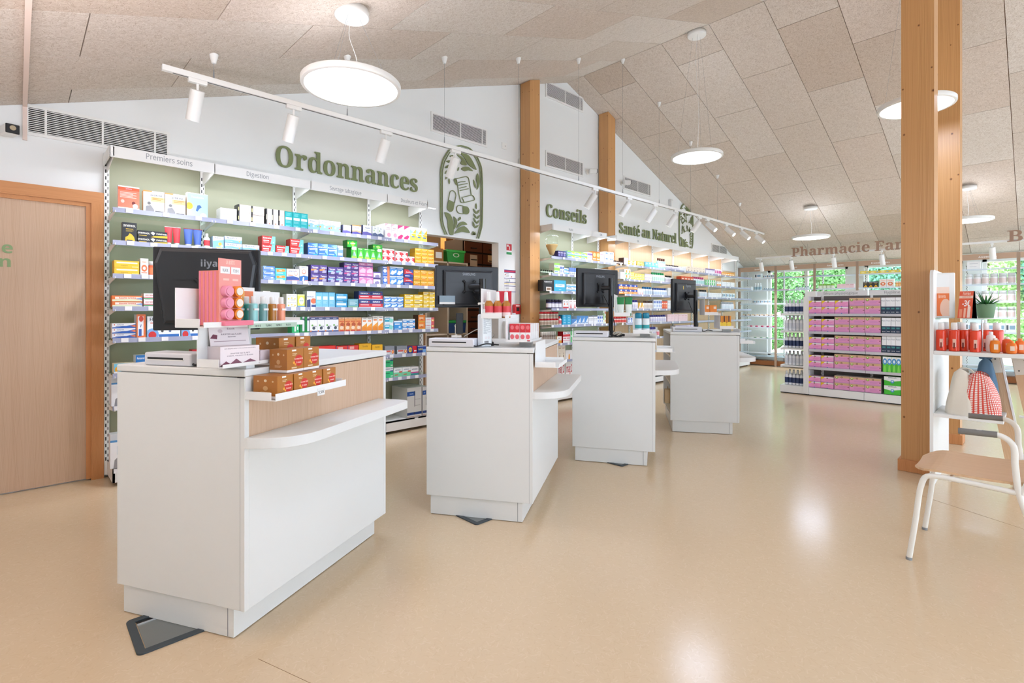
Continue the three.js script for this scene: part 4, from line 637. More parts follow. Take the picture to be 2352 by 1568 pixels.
design('yelblue', '#dfe8ee', 0.45, '#a9d6ea', 'p 0 0 1 0 1 .5 0 .2 #f4f7e6;p 1 .15 1 .8 .2 .55 #f2c43c;r 0 .45 1 .03 #fff;p 0 .6 1 .75 1 1 0 1 #f4cf57;r .3 .65 .5 .08 #4c7aa8');
design('synthol', '#202225', 0.8, '#26282c', 't SYNTHOL .5 .18 .15 #f4f2e6;r .25 .32 .5 .03 #f0c53a;l .25 .4 .55 .05 2 #a08c3a;p .2 1 .22 .75 .4 .68 .5 .55 .65 .6 .8 .72 .9 1 #f3bc2f;r .3 .88 .4 .1 #222');
design('syntholflat', '#202225', 4, '#26282c', 't SYNTHOL .2 .42 .36 #f4f2e6;t SYNTHOL .8 .42 .34 #f4f2e6;p .42 .3 .5 .1 .58 .3 .52 .7 #d9d9d6;p .42 1 .55 .75 1 .62 1 1 #f3bc2f;r .05 .75 .25 .08 #e6c23c');
design('maalox', '#d9e6f3', 1.9, '#f4f8fc', 't Maalox .42 .25 .3 #27446f s;p 0 .55 .4 .48 .75 .6 1 .5 1 1 0 1 #7fb9e2;o .85 .7 .09 #f2b04a;r .1 .72 .35 .06 #cfe4f4');
design('maaloxtall', '#a8cbe8', 0.85, '#86bbe2', 'p 0 0 1 0 1 .25 0 .4 #f4f8fc;t Maalox .45 .12 .13 #27446f s;o .65 .62 .14 #f0b84c;o .8 .75 .1 #f6e1b0;r .3 .85 .5 .1 #f2c94a');
design('redteal', '#c52a2c', 1.45, '#e23a38', 'p .75 0 1 0 1 1 .62 1 #7fd6d4;t Rennie .38 .25 .26 #fff s;r .1 .5 .42 .12 #fbe7e4;r .12 .72 .4 .08 #f3b8b4;o .85 .75 .07 #e9f7f2');
design('blueswoosh', '#2f63b4', 0.8, '#4b86d8', 'p .3 .1 1 0 1 .9 .7 .6 .95 .3 #9ad7f0;t Nicorette .4 .28 .16 #fff;p .1 .45 .9 .38 .95 .48 .2 .55 #e8f4fb;r .1 .75 .6 .06 #bcd9f5;r .55 .85 .45 .15 #37b4da');
design('bluesm', '#dce7f3', 0.55, '#7ea7e0', 'p 0 0 1 0 1 .35 0 .15 #eef4fb;t Nico .5 .3 .14 #fff;r .1 .6 .8 .2 #d5e4f7;r .1 .85 .8 .05 #4a74bd');
design('greenbox', '#1d8d2c', 0.6, '#3fbf3a', 'p .1 .9 .35 .3 .5 .2 .65 .3 .9 .9 #8fe06a;p .25 .7 .45 .35 .6 .4 .75 .7 #bfe9ee;r .15 .82 .7 .06 #f3dc4a;r .1 .06 .6 .06 #e4f7d2');
design('greenflat', '#1d8d2c', 1.6, '#33b13a', 'o .55 .5 .3 #9fe84c;r .3 .4 .5 .1 #e6f9c9;r .05 .3 .08 .3 #f3dc4a');
design('redwhite', '#f3e6e6', 1.1, '#d9343c', 'r 0 0 1 .22 #fbf6f6;p .1 .75 .5 .45 .9 .8 .9 .95 .1 .95 #fff;t Nure .5 .4 .22 #fff;r .15 .28 .5 .06 #fff');
design('yellow', '#d9a224', 1.15, '#f1b52c', 't Doliprane .5 .3 .2 #fdf3cf;r .12 .48 .76 .16 #c98416;r .12 .72 .76 .18 #e98a2a;r .2 .53 .5 .05 #fff2c6');
design('yellowstripe', '#e0ad1c', 1.9, '#f5cb2a', 'r .08 .18 .84 .26 #fdf6da;r .1 .6 .6 .2 #fff3b0;r .08 .52 .84 .06 #c9961a;r .12 .24 .5 .1 #8a7a50');
design('yellowflat', '#e3b21a', 3.6, '#f4c62a', 'r .1 .22 .82 .2 #f9f0d6;t Doliprane .4 .7 .22 #8a6a2a n;r .7 .8 .25 .12 #f7e7a0;o .05 .12 .03 #4b6fb0');
design('whiteorange', '#e8e4de', 0.55, '#f4f1ec', 'r 0 .15 1 .14 #f7e0d2;t Hexom .5 .22 .08 #e2713f;o .5 .58 .2 #e4753f;o .5 .58 .1 #f6e6da;r .15 .82 .7 .05 #e2713f');
design('bluestripe', '#c8d8ec', 2.6, '#5c8fdc', 'r .1 .3 .75 .34 #f4f7fb;p 0 0 .3 0 .2 .3 0 .3 #9bc2f0;r .15 .38 .5 .16 #5a86c8;p .7 .65 1 .5 1 1 .6 1 #8fb6ea');
design('tealorange', '#3fc2cf', 2.2, '#4fcdd8', 'p .1 .25 .85 .15 .95 .5 .15 .65 #f3a145;t Ultra .5 .38 .24 #fff;r .1 .75 .6 .1 #d6f4f4');
design('smecta', '#e6e6ea', 1.15, '#f7f5f4', 't smectalia .5 .2 .17 #5a6484;o .75 .38 .17 #f0a48a;o .75 .36 .13 #f7f5f4;p 0 .65 .5 .58 1 .7 1 .9 0 .9 #3b57a5;r 0 .9 1 .1 #ef8a7c;r .1 .5 .4 .06 #e58a6c');
design('smectatall', '#e9e9ee', 0.6, '#f8f8fa', 't smecta .5 .1 .1 #6a7490;o .5 .38 .15 #f0967c;o .5 .36 .1 #f8f8fa;p 0 .68 .5 .6 1 .66 1 1 0 1 #2d6fb5;p .3 1 .4 .7 .55 .72 .5 1 #eef3f8;r .6 .9 .4 .1 #e88a7c');
design('purple', '#4b3a80', 1.1, '#5d4a96', 't Tanex .55 .3 .28 #fff;p .05 .5 .75 .45 .6 .65 .05 .68 #f3a14a;p .45 .55 .9 .6 .8 .95 .35 .95 #b8b3cf;r 0 .9 1 .1 #46357a');
design('purpleblue', '#4b3a80', 1.1, '#5d4a96', 't Tanex .55 .3 .28 #fff;p .05 .5 .75 .45 .6 .65 .05 .68 #8fd3e8;p .45 .55 .9 .6 .8 .95 .35 .95 #c6c2dc;r 0 .9 1 .1 #46357a');
design('purplemag', '#4b3a80', 1.1, '#5d4a96', 't Tanex .55 .3 .28 #fff;p .05 .5 .75 .45 .6 .65 .05 .68 #d8548c;p .45 .55 .9 .6 .8 .95 .35 .95 #b8b3cf;r 0 .9 1 .1 #46357a');
design('pinktampon', '#c85a9a', 0.85, '#e58abf', 't Tanex .5 .15 .18 #fff;r 0 .28 1 .1 #6b4f96;p .1 .75 .6 .5 .95 .65 .9 .95 .15 .95 #f6c3de;r .1 .4 .5 .06 #fbe3f0');
design('purplewhite', '#d9d4e4', 1.2, '#efedf4', 'r 0 0 1 .2 #5d4a96;p .2 .6 .6 .45 .9 .6 .8 .85 .25 .85 #8f86b4;r 0 .85 1 .15 #7d74a5');
design('blueorange', '#b8c8e4', 0.85, '#3f6cc8', 'p .6 0 1 0 1 1 .7 1 #ef8a5a;o .35 .5 .2 #dfe8f6;r .1 .12 .5 .1 #fff;r .1 .8 .5 .1 #8fb4ea');
design('bluewhite', '#cfdff0', 0.85, '#4a92dc', 'r 0 0 1 .14 #f2f6fa;p .05 .8 .3 .4 .6 .5 .95 .3 .95 .6 .4 .9 #e4f1fb;r .1 .2 .7 .08 #dcecf9;r 0 .9 1 .1 #2f6ab8');
design('navyred', '#25366e', 1.35, '#2c4183', 't IMMEX .45 .28 .24 #fff;p 0 .5 1 .5 1 .9 0 .9 #d9343f;r .12 .6 .7 .1 #fbe3e3;o .82 .28 .08 #b83a55;r 0 .9 1 .1 #fff');
design('redblue', '#8a2633', 1.0, '#c8303c', 'p .4 0 1 0 1 .5 #3557a8;t Actifed .5 .35 .18 #fff;p 0 .6 .6 .5 1 .7 1 1 0 1 #34499a;r .1 .75 .5 .08 #f3e6e8');
design('orangeflat', '#e0682a', 4.2, '#ee7f3a', 'r .1 .2 .85 .4 #fbeadb;t Baume_Aroma .5 .4 .34 #d5572a;p 0 .7 .6 .6 1 .7 1 1 0 1 #e9ecc8;p .75 .5 1 .3 1 .8 #8fa8d6');
design('whiteredgreen', '#efe9e2', 2.6, '#f6f4ee', 't SAINT_BERNARD .5 .3 .26 #c52f3a;r 0 .55 1 .1 #c5303c;r 0 .7 1 .14 #2f9a4c;r .1 .88 .6 .06 #999');
design('oxy', '#eceae0', 1.7, '#f4f1e6', 't Oxyboldine .5 .25 .26 #8e949c n;o .2 .7 .12 #f3cf4a;o .5 .6 .1 #f3cf4a;o .8 .7 .12 #f3cf4a;r .4 .85 .4 .08 #b9b9b2');
design('lime', '#d5d98a', 0.85, '#dfe35a', 'o .55 .5 .28 #f4f6ee;t citrate .55 .48 .14 #4a7a55;r 0 .85 1 .15 #7aa7cf;r 0 0 1 .1 #eef2b0');
design('navytall', '#e4e8ee', 0.5, '#f3f5f8', 'p 0 .55 .4 .5 .4 1 0 1 #2d3f78;t Maxilase .35 .35 .1 #3a4a80;o .75 .6 .16 #e9744a;r .5 .82 .5 .18 #33508f');
design('lightblue', '#5fb8dc', 0.5, '#7fcdec', 'r 0 0 1 .06 #4fa8d4;r .12 .28 .7 .22 #e9f7fc;l .15 .6 .6 .05 3 #b8e4f4;r 0 .94 1 .06 #f3e6dc');
design('blueband', '#2b8fc4', 1.9, '#38a7da', 'r .1 .35 .8 .32 #e9f5fa;l .15 .75 .5 .1 2 #8fd0ee;r .15 .12 .5 .1 #bfe6f6');
design('tealgrey', '#5f9fb0', 1.2, '#6fb0bf', 'l .15 .2 .7 .14 4 #cfe6ea;r 0 .8 1 .2 #8fc49a');
design('voltaren', '#e3e6ee', 3.6, '#f3f4f6', 'o .1 .3 .1 #e2553a;t Voltaren .35 .3 .26 #3c4b8c;r .15 .55 .5 .1 #4a63a8;p .55 .6 1 .2 1 1 0 1 0 .8 #2f5fb4;p .75 .55 1 .35 1 .8 #ee7a3a');
design('voltaplast', '#e2e5ea', 0.5, '#ef7a3c', 'r .15 .1 .6 .8 #f4f5f8;o .5 .2 .12 #d9472f;t V .45 .5 .16 #3c4b8c;r .25 .62 .3 .3 #3c63b0');
design('flector', '#e8eef4', 1.5, '#f3f6f9', 't Flector .3 .15 .2 #33373f;r .1 .3 .4 .04 #e0705a;o .16 .85 .28 #7fb0e6;o .16 .88 .17 #d92c2c;o .45 .7 .06 #444;o .68 .7 .06 #5a6a90;r .35 .85 .6 .15 #2f72bf');
design('greenwhite', '#1f9f5a', 0.6, '#2bb36a', 'r 0 0 1 .2 #f3f6f2;r .35 .3 .2 .55 #e9f4ec;r .7 .4 .15 .3 #fff');
design('darkgreen', '#0f6a34', 0.5, '#138a3f', 'r .55 0 .45 .9 #e3e6ea;r .55 .12 .45 .12 #3a3f70;r .1 .2 .3 .5 #0f7a36');
design('navyplant', '#e5e7ee', 0.5, '#f4f5f7', 'r 0 0 1 .03 #c54a5a;r 0 .04 1 .16 #4c5488;r .2 .1 .5 .04 #dfe1ee;t TOPI .7 .62 .1 #4a5a50;o .35 .55 .06 #6cae4a;o .55 .72 .1 #46505a;r 0 .88 1 .12 #5b6396;o .15 .9 .05 #e88a4a');
design('orangejuice', '#ee8b3c', 0.4, '#f2a562', 'r 0 0 1 .1 #f6cfa8;t Toplex .5 .07 .06 #b8502a;r .1 .25 .8 .08 #d9632f;o .6 .5 .14 #c2572a;o .5 .72 .12 #fbe0c0;r .1 .88 .8 .1 #d8462e');
design('topwhite', '#efeae2', 0.4, '#f6f2ea', 't Toplex .5 .1 .09 #3c3c40;r .2 .22 .6 .1 #ee8a4a;p 0 1 0 .7 1 .4 1 1 #f3a53f;o .5 .85 .18 #ef8f2c');
design('tealwhite', '#d8eef2', 1.4, '#f1f6f8', 'r 0 .25 .7 .5 #2fa6c4;p .6 .2 1 .4 .9 .9 .5 .8 #8fdcd0;r .08 .35 .45 .12 #e9f7fb;r .1 .08 .5 .08 #9ab');
design('bluefull', '#2e7fc4', 0.9, '#3f9ade', 'r 0 0 1 .18 #e9f2f8;r .12 .3 .6 .12 #f3f9fd;o .7 .68 .12 #bfe0f6;r .1 .85 .5 .06 #cfe6f6');
design('bluepair', '#d6e4f0', 1.4, '#f0f5f9', 'r 0 .3 1 .4 #3f92d8;r .12 .38 .5 .14 #fff;o .8 .82 .1 #d93a55;r .1 .1 .6 .1 #9bb8d4');
design('orangepair', '#6b4a38', 1.1, '#f28a35', 'r .15 .3 .6 .3 #f9c796;p .2 .75 .5 .55 .8 .75 #c25a22;r 0 .9 1 .1 #d8c23a');
design('whitered', '#ecebe9', 1.4, '#e7ecee', 't LUMIX .3 .4 .26 #c5303c;r .65 0 .35 1 #e0606a;o .82 .5 .2 #f2b13a;o .82 .5 .1 #fdf0cf;r .05 .75 .5 .1 #c9b8b8');
design('redlong', '#c5232a', 4, '#e8392f', 'r .25 .3 .5 .3 #f9cfc8;r 0 .75 1 .25 #ef6a4a;r 0 0 .06 1 #3a4f9a');
design('redlong2', '#c5232a', 2.6, '#e8433c', 'r .15 .45 .7 .4 #fbe9e4;r .2 .1 .4 .2 #f6b8b0;r 0 0 .05 1 #3a4f9a');
design('yellowbig', '#d99a1a', 1.9, '#f2b822', 't Nurofen .5 .22 .2 #9a6a14;r .12 .5 .76 .3 #fbeec8;r .25 .6 .4 .08 #a88a4a');
design('greysun', '#8f949a', 1.5, '#c9cccf', 'r 0 0 1 .45 #8d9299;r .1 .5 .5 .18 #e0655a;o .82 .68 .2 #ee6a2f;o .82 .68 .1 #ffe08a;r .1 .75 .4 .1 #f3f3f3');
design('advil', '#b01f2c', 1.9, '#d62b38', 'p 0 0 .5 0 .6 1 0 1 #23408f;o .3 .5 .34 #f3c63a;t Advil .35 .5 .32 #23408f;r .7 .6 .25 .15 #fff');
design('advilblue', '#1f3a7f', 1.9, '#27479a', 't Advil .35 .5 .4 #f6dc5a;r .6 .5 .4 .5 #7fb0e0;r 0 0 1 .12 #ddd');
design('mint', '#2bb06a', 0.9, '#3fd08a', 'r 0 0 1 .38 #f1f4f4;t ASPIRINE_UPSA .5 .2 .13 #4b5a8c;r .65 .34 .35 .1 #34478f;r .1 .55 .5 .08 #1f8a5a;r .7 .8 .25 .1 #e9f7ee');
design('mintsmall', '#e4efe9', 1.3, '#f1f5f3', 't ASPIRINE .5 .25 .18 #5a6480;r 0 .5 1 .5 #7fdcab;r .65 .4 .35 .14 #e0553a;r .12 .72 .4 .1 #d8603a');
design('pinkteal', '#e6e9ea', 1.4, '#f3f3f2', 't ASPIRINE .5 .3 .22 #555e6a;r 0 .6 1 .14 #d23a8c;r 0 .76 1 .24 #3f9a9a');
design('photo', '#e8edf2', 0.7, '#f4f6f8', 'r 0 .02 1 .16 #cfd6dc;r 0 .18 .6 .06 #5a97d0;r .55 .35 .45 .25 #8fc2e6;p .25 1 .35 .75 .7 .65 1 .75 1 1 #9a9a9c;o .75 .6 .1 #222');
design('bluenote', '#dfe9f3', 0.9, '#2f7ac4', 't Pansoral .5 .2 .16 #fff;p .2 .45 .8 .45 .5 .8 #f4f8fb;r 0 .85 1 .15 #e9f1f8');
design('yelcyan', '#f2e6c8', 3.4, '#7fcbe6', 'o .12 .6 .25 #f3b12c;r .3 .3 .6 .2 #e9f7fb;r 0 .8 1 .2 #fff');
design('redsmall', '#c5262f', 1.6, '#d8303a', 'r .25 .1 .5 .1 #fff;t Humex .5 .3 .2 #fff;o .5 .65 .2 #f4f6fa;r 0 .85 1 .15 #f1f1f1');
design('bin', '#c9c9c5', 0.72, '#d7d7d3', 'r 0 .14 .55 .14 #1f4f9a;t DASRI .3 .21 .07 #cfe0f4 n;r .5 .12 .03 .52 #3a3d42;r .55 .4 .35 .01 #777;r .55 .6 .35 .01 #777;r 0 .82 1 .08 #1c3f86;o .5 .86 .04 #122a5c;r 0 .95 .9 .02 #b58a7a');
// narrow green shelving
design('violet', '#3f3a72', 0.6, '#4f4a8a', 'r .1 .2 .8 .15 #c8c5e2;o .5 .6 .18 #8f8cc4;r 0 .85 1 .15 #322d5f');
design('greenyellow', '#9fd0d8', 1.2, '#bfe6e4', 'r 0 0 1 .3 #8fd050;p .5 .3 1 .2 1 .7 #f3d84a;r .1 .45 .5 .16 #3b6fb0;r 0 .85 1 .15 #58a5c8');
design('orangevit', '#e8842c', 0.5, '#f39a3c', 'o .5 .35 .2 #fbd9a0;r .1 .7 .8 .1 #fff1dc;r 0 0 1 .1 #d9702a');
design('whitepurple', '#e8e4ee', 0.45, '#efeaf3', 'r 0 .15 1 .2 #8b6fb4;r .1 .55 .7 .08 #b29fd0');
design('palepink', '#f0d5da', 0.8, '#f6d9dd', 'r .1 .2 .7 .08 #d99aa8;r .1 .5 .7 .06 #e8b8c2');
design('paleblue', '#c9d8f0', 0.9, '#cfdff4', 'o .35 .3 .12 #4466b8;o .65 .3 .12 #6c8ad0;r .1 .6 .8 .1 #eef4fb');
design('limewhite', '#dfead8', 1.1, '#e8f1ea', 'r 0 0 1 .35 #8fcf5a;r .1 .5 .6 .12 #4f9ad0;r 0 .8 1 .2 #a8dc6a');
design('whiteblue', '#dfe6f0', 0.8, '#edf2f8', 'r .15 .15 .7 .25 #3f62b8;o .5 .65 .16 #6f8fd4;r 0 .9 1 .1 #c3d2ea');
design('bluegrey', '#5a78b8', 1.4, '#6a8acc', 'r 0 .55 1 .45 #e6ecf5;o .2 .75 .1 #777;o .5 .75 .1 #777;o .8 .75 .1 #777');
design('blackstrip', '#1d1e20', 0.9, '#232527', 't magnesium .45 .15 .12 #e9e9ea;r .1 .25 .7 .03 #aaa;r .25 .62 .5 .36 #e7dcd0;r .32 .7 .36 .2 #8a6a50');
design('cyanbox', '#2f9cc0', 1.2, '#3fb0d0', 'r .12 .35 .76 .25 #eaf6fa;l .2 .4 .5 .08 2 #3f9ac0;r .4 .8 .2 .04 #cfeaf4');
design('whitenavy', '#e6ebf0', 1.1, '#f1f4f7', 'p 0 .4 .5 .3 1 .5 1 .75 0 .7 #6fb8dc;r .3 .8 .6 .12 #2f3f6c');
design('whiteredbox', '#f2efed', 0.8, '#f7f4f2', 'r 0 .8 1 .2 #d9404a;r .2 .2 .5 .1 #b5b0b0;o .5 .5 .12 #ef8a5a');
design('cyantall', '#23a0d0', 0.75, '#35b2de', 'o .5 .12 .06 #c9ecf8;r .3 .25 .4 .05 #bfe6f4;o .5 .5 .12 #74cbea;r .25 .75 .5 .05 #bfe6f4');
design('bluecard', '#cfdcec', 1.2, '#e7eef6', 'p 0 0 1 0 1 .2 .3 .8 0 .9 #4f8fd0;r .4 .75 .5 .1 #8fb0d4');
design('whitecap', '#d9dade', 0.7, '#eceef0', 'r 0 0 1 .12 #23284a;r .15 .35 .7 .06 #9a9aa5;r .15 .5 .7 .06 #b5b5be');
design('rainbow', '#dfe8d2', 0.5, '#e9f0dc', 'r .6 .1 .3 .15 #e24a3a;r .6 .4 .3 .15 #3f9a4a;r .6 .7 .3 .15 #f0a03a;r .1 .2 .3 .5 #7fb86a');
design('bigred', '#c8242e', 0.75, '#f4efec', 't Vital .5 .15 .16 #3a5a8a;r 0 .25 1 .2 #d92f38;r .1 .55 .8 .08 #d9606a;r 0 .75 1 .06 #e7a0a4');
design('orangelabel', '#e6a63a', 1.4, '#f4efe6', 't fluff .5 .3 .24 #3f4a8a;r 0 .6 1 .4 #f0a83a');
design('bag2', '#ece7e2', 0.95, '#f3efec', 't mag_2 .5 .45 .26 #c5404a;o .5 .2 .1 #f0a03a;r 0 .75 1 .2 #b82a33;r 0 .95 1 .05 #eee');
// far shelving and the rest
design('browncarton', '#4a332a', 0.5, '#e9e6ec', 'r 0 0 1 .4 #cfd0e2;r .2 .6 .6 .1 #8a88b0');
design('honey', '#f0c25a', 1.3, '#f9f2e2', 'p 0 0 .6 0 .4 .6 0 .8 #f5b83a;o .75 .6 .18 #f2c64a;r .3 .8 .5 .1 #e2748a');
design('greenwhite2', '#eef1ec', 0.9, '#f4f6f2', 'p 0 1 .5 .55 1 1 #7fc08a;r .5 .15 .4 .5 #f4a03a;r .1 .15 .3 .06 #8a9a8a');
design('yellowdrop', '#f0cf3a', 1.1, '#f6dd58', 'o .3 .5 .2 #fff3b0;o .75 .4 .14 #8fc4d8;r 0 .85 1 .15 #f4f0d8');
design('lilac', '#ddd8e8', 0.8, '#eeeaf4', 'r 0 0 1 .35 #cfc6e0;r .15 .55 .7 .06 #b6aad0;r .15 .7 .5 .05 #c5bcd8');
design('orangeblue', '#35479a', 1.2, '#3b52ac', 'o .5 .28 .16 #f4f4f0;p 0 .5 1 .45 1 1 0 1 #f49a3c;r .15 .65 .7 .1 #fdf0d8');
design('pinkwhite', '#f4ecec', 0.5, '#f8f2f0', 'p .2 1 .5 .4 .8 1 #ef9a9a;r .2 .15 .6 .08 #d8b8b8');
design('cyanlow', '#4fb4dc', 1.2, '#5cc0e4', 'r .15 .15 .6 .2 #e9f6fb;r .1 .5 .8 .1 #c9ebf6');
design('kraft', '#e9d9c5', 1.0, '#f3e6d2', 'o .5 .75 .09 #6a4a30;r .2 .2 .6 .06 #c9a98a;p .45 .65 .5 .5 .6 .6 #7a5a40');
design('tealcarton', '#8fcfc9', 0.8, '#a5dcd4', 'r .1 .2 .7 .1 #4f9a94;r .1 .5 .5 .06 #e9f6f4');
design('stripepk', '#b8b4cc', 0.35, '#f2eef4', 'r 0 0 1 .25 #7a6aa0;r .2 .4 .6 .06 #9a90b4');
design('magpk', '#e6c8d8', 0.35, '#f5eef3', 'r .15 .25 .7 .5 #d8489a;r 0 0 1 .12 #eee');
design('amberpk', '#e89a2c', 0.5, '#f2a83a', 'r .1 .4 .8 .3 #fdf2dc');
design('redcarton', '#d24a2e', 0.7, '#e4572f', 'r .15 .25 .7 .14 #f9d9c8;o .5 .65 .14 #f2a05a');
design('lgreen', '#3fae5a', 0.45, '#e9f3ea', 'r .15 0 .5 1 #4fc46a;r .3 .4 .3 .1 #fff');
design('whitesmall', '#eceef0', 0.6, '#f5f6f7', 'r .2 .25 .6 .06 #c4c8cf;r .2 .6 .5 .06 #d5d8dd');
design('pinkserum', '#d9a5c0', 1.75, '#efa0cc', 'r 0 0 1 .2 #f6f3f2;p 0 0 .34 0 0 .55 #f2cf2a;o .5 .22 .12 #5a3a30;o .5 .22 .06 #e0c9a0;r 0 .78 1 .22 #d98cc4;l .35 .5 .5 .1 2 #e27fb6;o .5 .98 .1 #3f6fc0');
design('tanserum', '#e3dcd4', 1.75, '#e59ac4', 'r 0 0 1 .32 #d5b088;o .17 .28 .16 #8fae3a;o .17 .24 .08 #e8ecc0;o .5 .2 .11 #6a4a3a;o .5 .2 .06 #d5b088;r 0 .8 1 .2 #d694c2;l .3 .48 .55 .09 3 #c98abf;r .88 .5 .1 .12 #a05a70');
design('navywhite', '#e6e8ec', 0.42, '#f2f4f6', 'r 0 .55 1 .45 #1d3450;t Physio .45 .2 .12 #7a8694 n;r .1 .62 .7 .1 #3f8a8a;r .15 .86 .1 .05 #fff;r .4 .86 .1 .05 #fff;r .65 .86 .1 .05 #fff');
design('greengel', '#35a838', 0.42, '#f1f5f3', 'r 0 .45 1 .55 #56c83c;o .5 .32 .2 #4f9ad4;o .5 .32 .1 #e0f0fa;p .2 1 .35 .6 .6 .5 .8 1 #86de5a');
design('actimouche', '#2f9a36', 1.75, '#f1f4f2', 't Actimouch .5 .12 .16 #44505a;p 0 .4 .4 .55 1 .4 1 1 0 1 #45bf3a;o .5 .55 .18 #3f8fd4;o .5 .52 .1 #d9edf9');
design('whiteamber', '#e9e9e6', 0.8, '#f4f2ee', 'r .1 .55 .8 .35 #ef9a4a;r .15 .15 .6 .1 #b8b0a8');
design('pastelpk', '#e9eef2', 1.1, '#eef3f6', 'r .4 .25 .5 .4 #8fb4cc;r .1 .2 .2 .5 #4a5560');
design('petpk', '#f0e6e2', 1.6, '#f4eee8', 'o .7 .5 .25 #6a5a40;r 0 .8 1 .2 #c9404a;r .1 .2 .4 .2 #e9b84a');
design('pinkpet', '#f2dfe4', 1.6, '#f6ebee', 'p .5 0 1 0 1 1 .6 1 #d9356c;o .62 .55 .22 #3a3a3e;r .08 .3 .3 .1 #e26a90');
design('greenpet', '#eef1ec', 1.6, '#f3f5f0', 'r .6 0 .4 1 #3f9a5a;o .62 .5 .24 #3d3d3d;r .08 .3 .35 .12 #9ab08a');
// counters
design('brownpack', '#a86a26', 1.0, '#b67530', 'r .3 .04 .25 .07 #f4f2ee;l .32 .2 .28 .06 2 #e9cfa8;o .7 .52 .24 #d5372f;t Format_ECO .7 .45 .09 #fbe4d8;t 3_mois .7 .6 .1 #fbe4d8;o .42 .6 .06 #f2a93a;o .5 .68 .05 #f2a93a;r .28 .78 .3 .06 #e9cfa8;r 0 .88 1 .12 #f6f4f0');
design('brownside', '#a86a26', 1.0, '#b06f2b', 'o .5 .22 .06 #e9d3b0;o .2 .25 .04 #d9b98a;o .8 .25 .04 #d9b98a;o .5 .55 .1 #cf9f68;l .3 .7 .4 .05 2 #dcb98a;r 0 .88 1 .12 #f6f4f0');
design('soap', '#e6d8da', 1.5, '#ecdfe0', 't LES_BIENFAITS_D_UN_SAVON_NATUREL .5 .12 .06 #5a4650 s;t SAVON_AU_LAIT .5 .38 .09 #5a4650 s;t CORPS,_VISAGE_ET_MAINS .5 .5 .075 #6a5660 s;p 0 1 .15 .75 .25 .9 .4 .65 .55 .9 .75 .7 1 .95 1 1 #7a3a50;p 0 1 .1 .88 .3 .98 .6 .88 1 1 #5c1f3a');
design('soaptop', '#e6d8da', 1.5, '#efe4e5', 'o .28 .25 .09 #d5c2c6;t Émoh .55 .15 .1 #5a4650 s;t SAVON_au_LAIT .55 .42 .1 #5a4650 s;t ânesse .55 .55 .09 #5a4650 s;p .02 .6 .1 .4 .2 .45 .18 .65 #7a3a50;r .1 .75 .8 .03 #a58a92');
design('pinkstand', '#ee8a78', 0.8, '#f2a39a', 't LA_BOÎTE .5 .07 .07 #f9d3c4;r .08 .13 .4 .1 #f4f4f4;r .54 .13 .4 .1 #f4f4f4;t 16,90_€ .28 .18 .06 #444 n;t 17,90_€ .74 .18 .06 #444 n;r .2 .3 .25 .03 #f9cfc4;r .6 .3 .25 .03 #f9cfc4;r .88 .4 .12 .2 #ef7f4a');
design('redrange', '#f2efee', 0.36, '#f4f1ef', 'r 0 0 1 .5 #d9353f;o .5 .22 .12 #ea7a80;o .5 .75 .14 #e86a72;r 0 .94 1 .06 #d9353f');
design('avene', '#eeeeec', 0.8, '#e4572c', 't Avène .5 .1 .14 #f9d9c8 s;r 0 .18 1 .09 #f4cdb8;t GAMME_SOLAIRE .5 .225 .06 #c5502a n;t -3€ .52 .45 .3 #fff;r .1 .66 .2 .3 #f0936f;r .4 .62 .15 .34 #f3b79c;r .65 .56 .2 .4 #f7dccf');
design('poster', '#ececea', 0.6, '#f1f1ef', 'p 0 .42 1 .42 1 1 0 1 #ee7a3c;t Aven .5 .52 .12 #f9d5c0 s;o .75 .8 .22 #f2c8b0;r 0 .3 1 .15 #f6d9c8');
design('orangebox4', '#d9762a', 0.8, '#ef8a2f', 'r .55 .15 .35 .25 #fbe3cf;r .1 .7 .5 .06 #fbe0c4;r 0 .85 1 .05 #f9d3aa');
design('honeybox', '#c97a1c', 0.35, '#e08c22', 'r .3 0 .35 1 #6a3a1c;o .5 .7 .2 #f5cf3a;r 0 .9 1 .1 #f6f0e0');
const atlasMat = atl.map((c) => { const t = new THREE.CanvasTexture(c); t.colorSpace = THREE.SRGBColorSpace; t.magFilter = THREE.LinearFilter; t.anisotropy = 8; return new THREE.MeshPhysicalMaterial({ map: t, roughness: 0.38 }); });
const boxCache = {};
const r3 = (v) => Math.round(v * 1000) / 1000;
function carton(id, w, h, d, sideId) {                                          // base at y = 0, front at +z
  const key = [id, r3(w), r3(h), r3(d), sideId].join();
  if (boxCache[key]) return boxCache[key];
  const D = DES[id], g = new THREE.BoxGeometry(w, h, d).translate(0, h / 2, 0), uv = g.attributes.uv, n = g.attributes.normal, S = sideId ? DES[sideId] : null;
  if (!D) throw new Error('no design ' + id);
  const cell = (k) => { const q = k % 64; return [(q % PER) / PER, 1 - Math.floor(q / PER) / PER]; };
  for (let i = 0; i < uv.count; i++) {
    const front = n.getZ(i) > 0.5, sideF = S && n.getX(i) < -0.5, [cx, cy] = cell(sideF ? S.k : D.k), m = 0.012 / PER;
    if (front || sideF) uv.setXY(i, cx + m + uv.getX(i) * (1 / PER - 2 * m), cy - 0.85 / PER + m + uv.getY(i) * (0.85 / PER - 2 * m));
    else uv.setXY(i, cx + 0.5 / PER, cy - 0.93 / PER);
  }
  return (boxCache[key] = { g, m: atlasMat[Math.floor(D.k / 64)] });
}
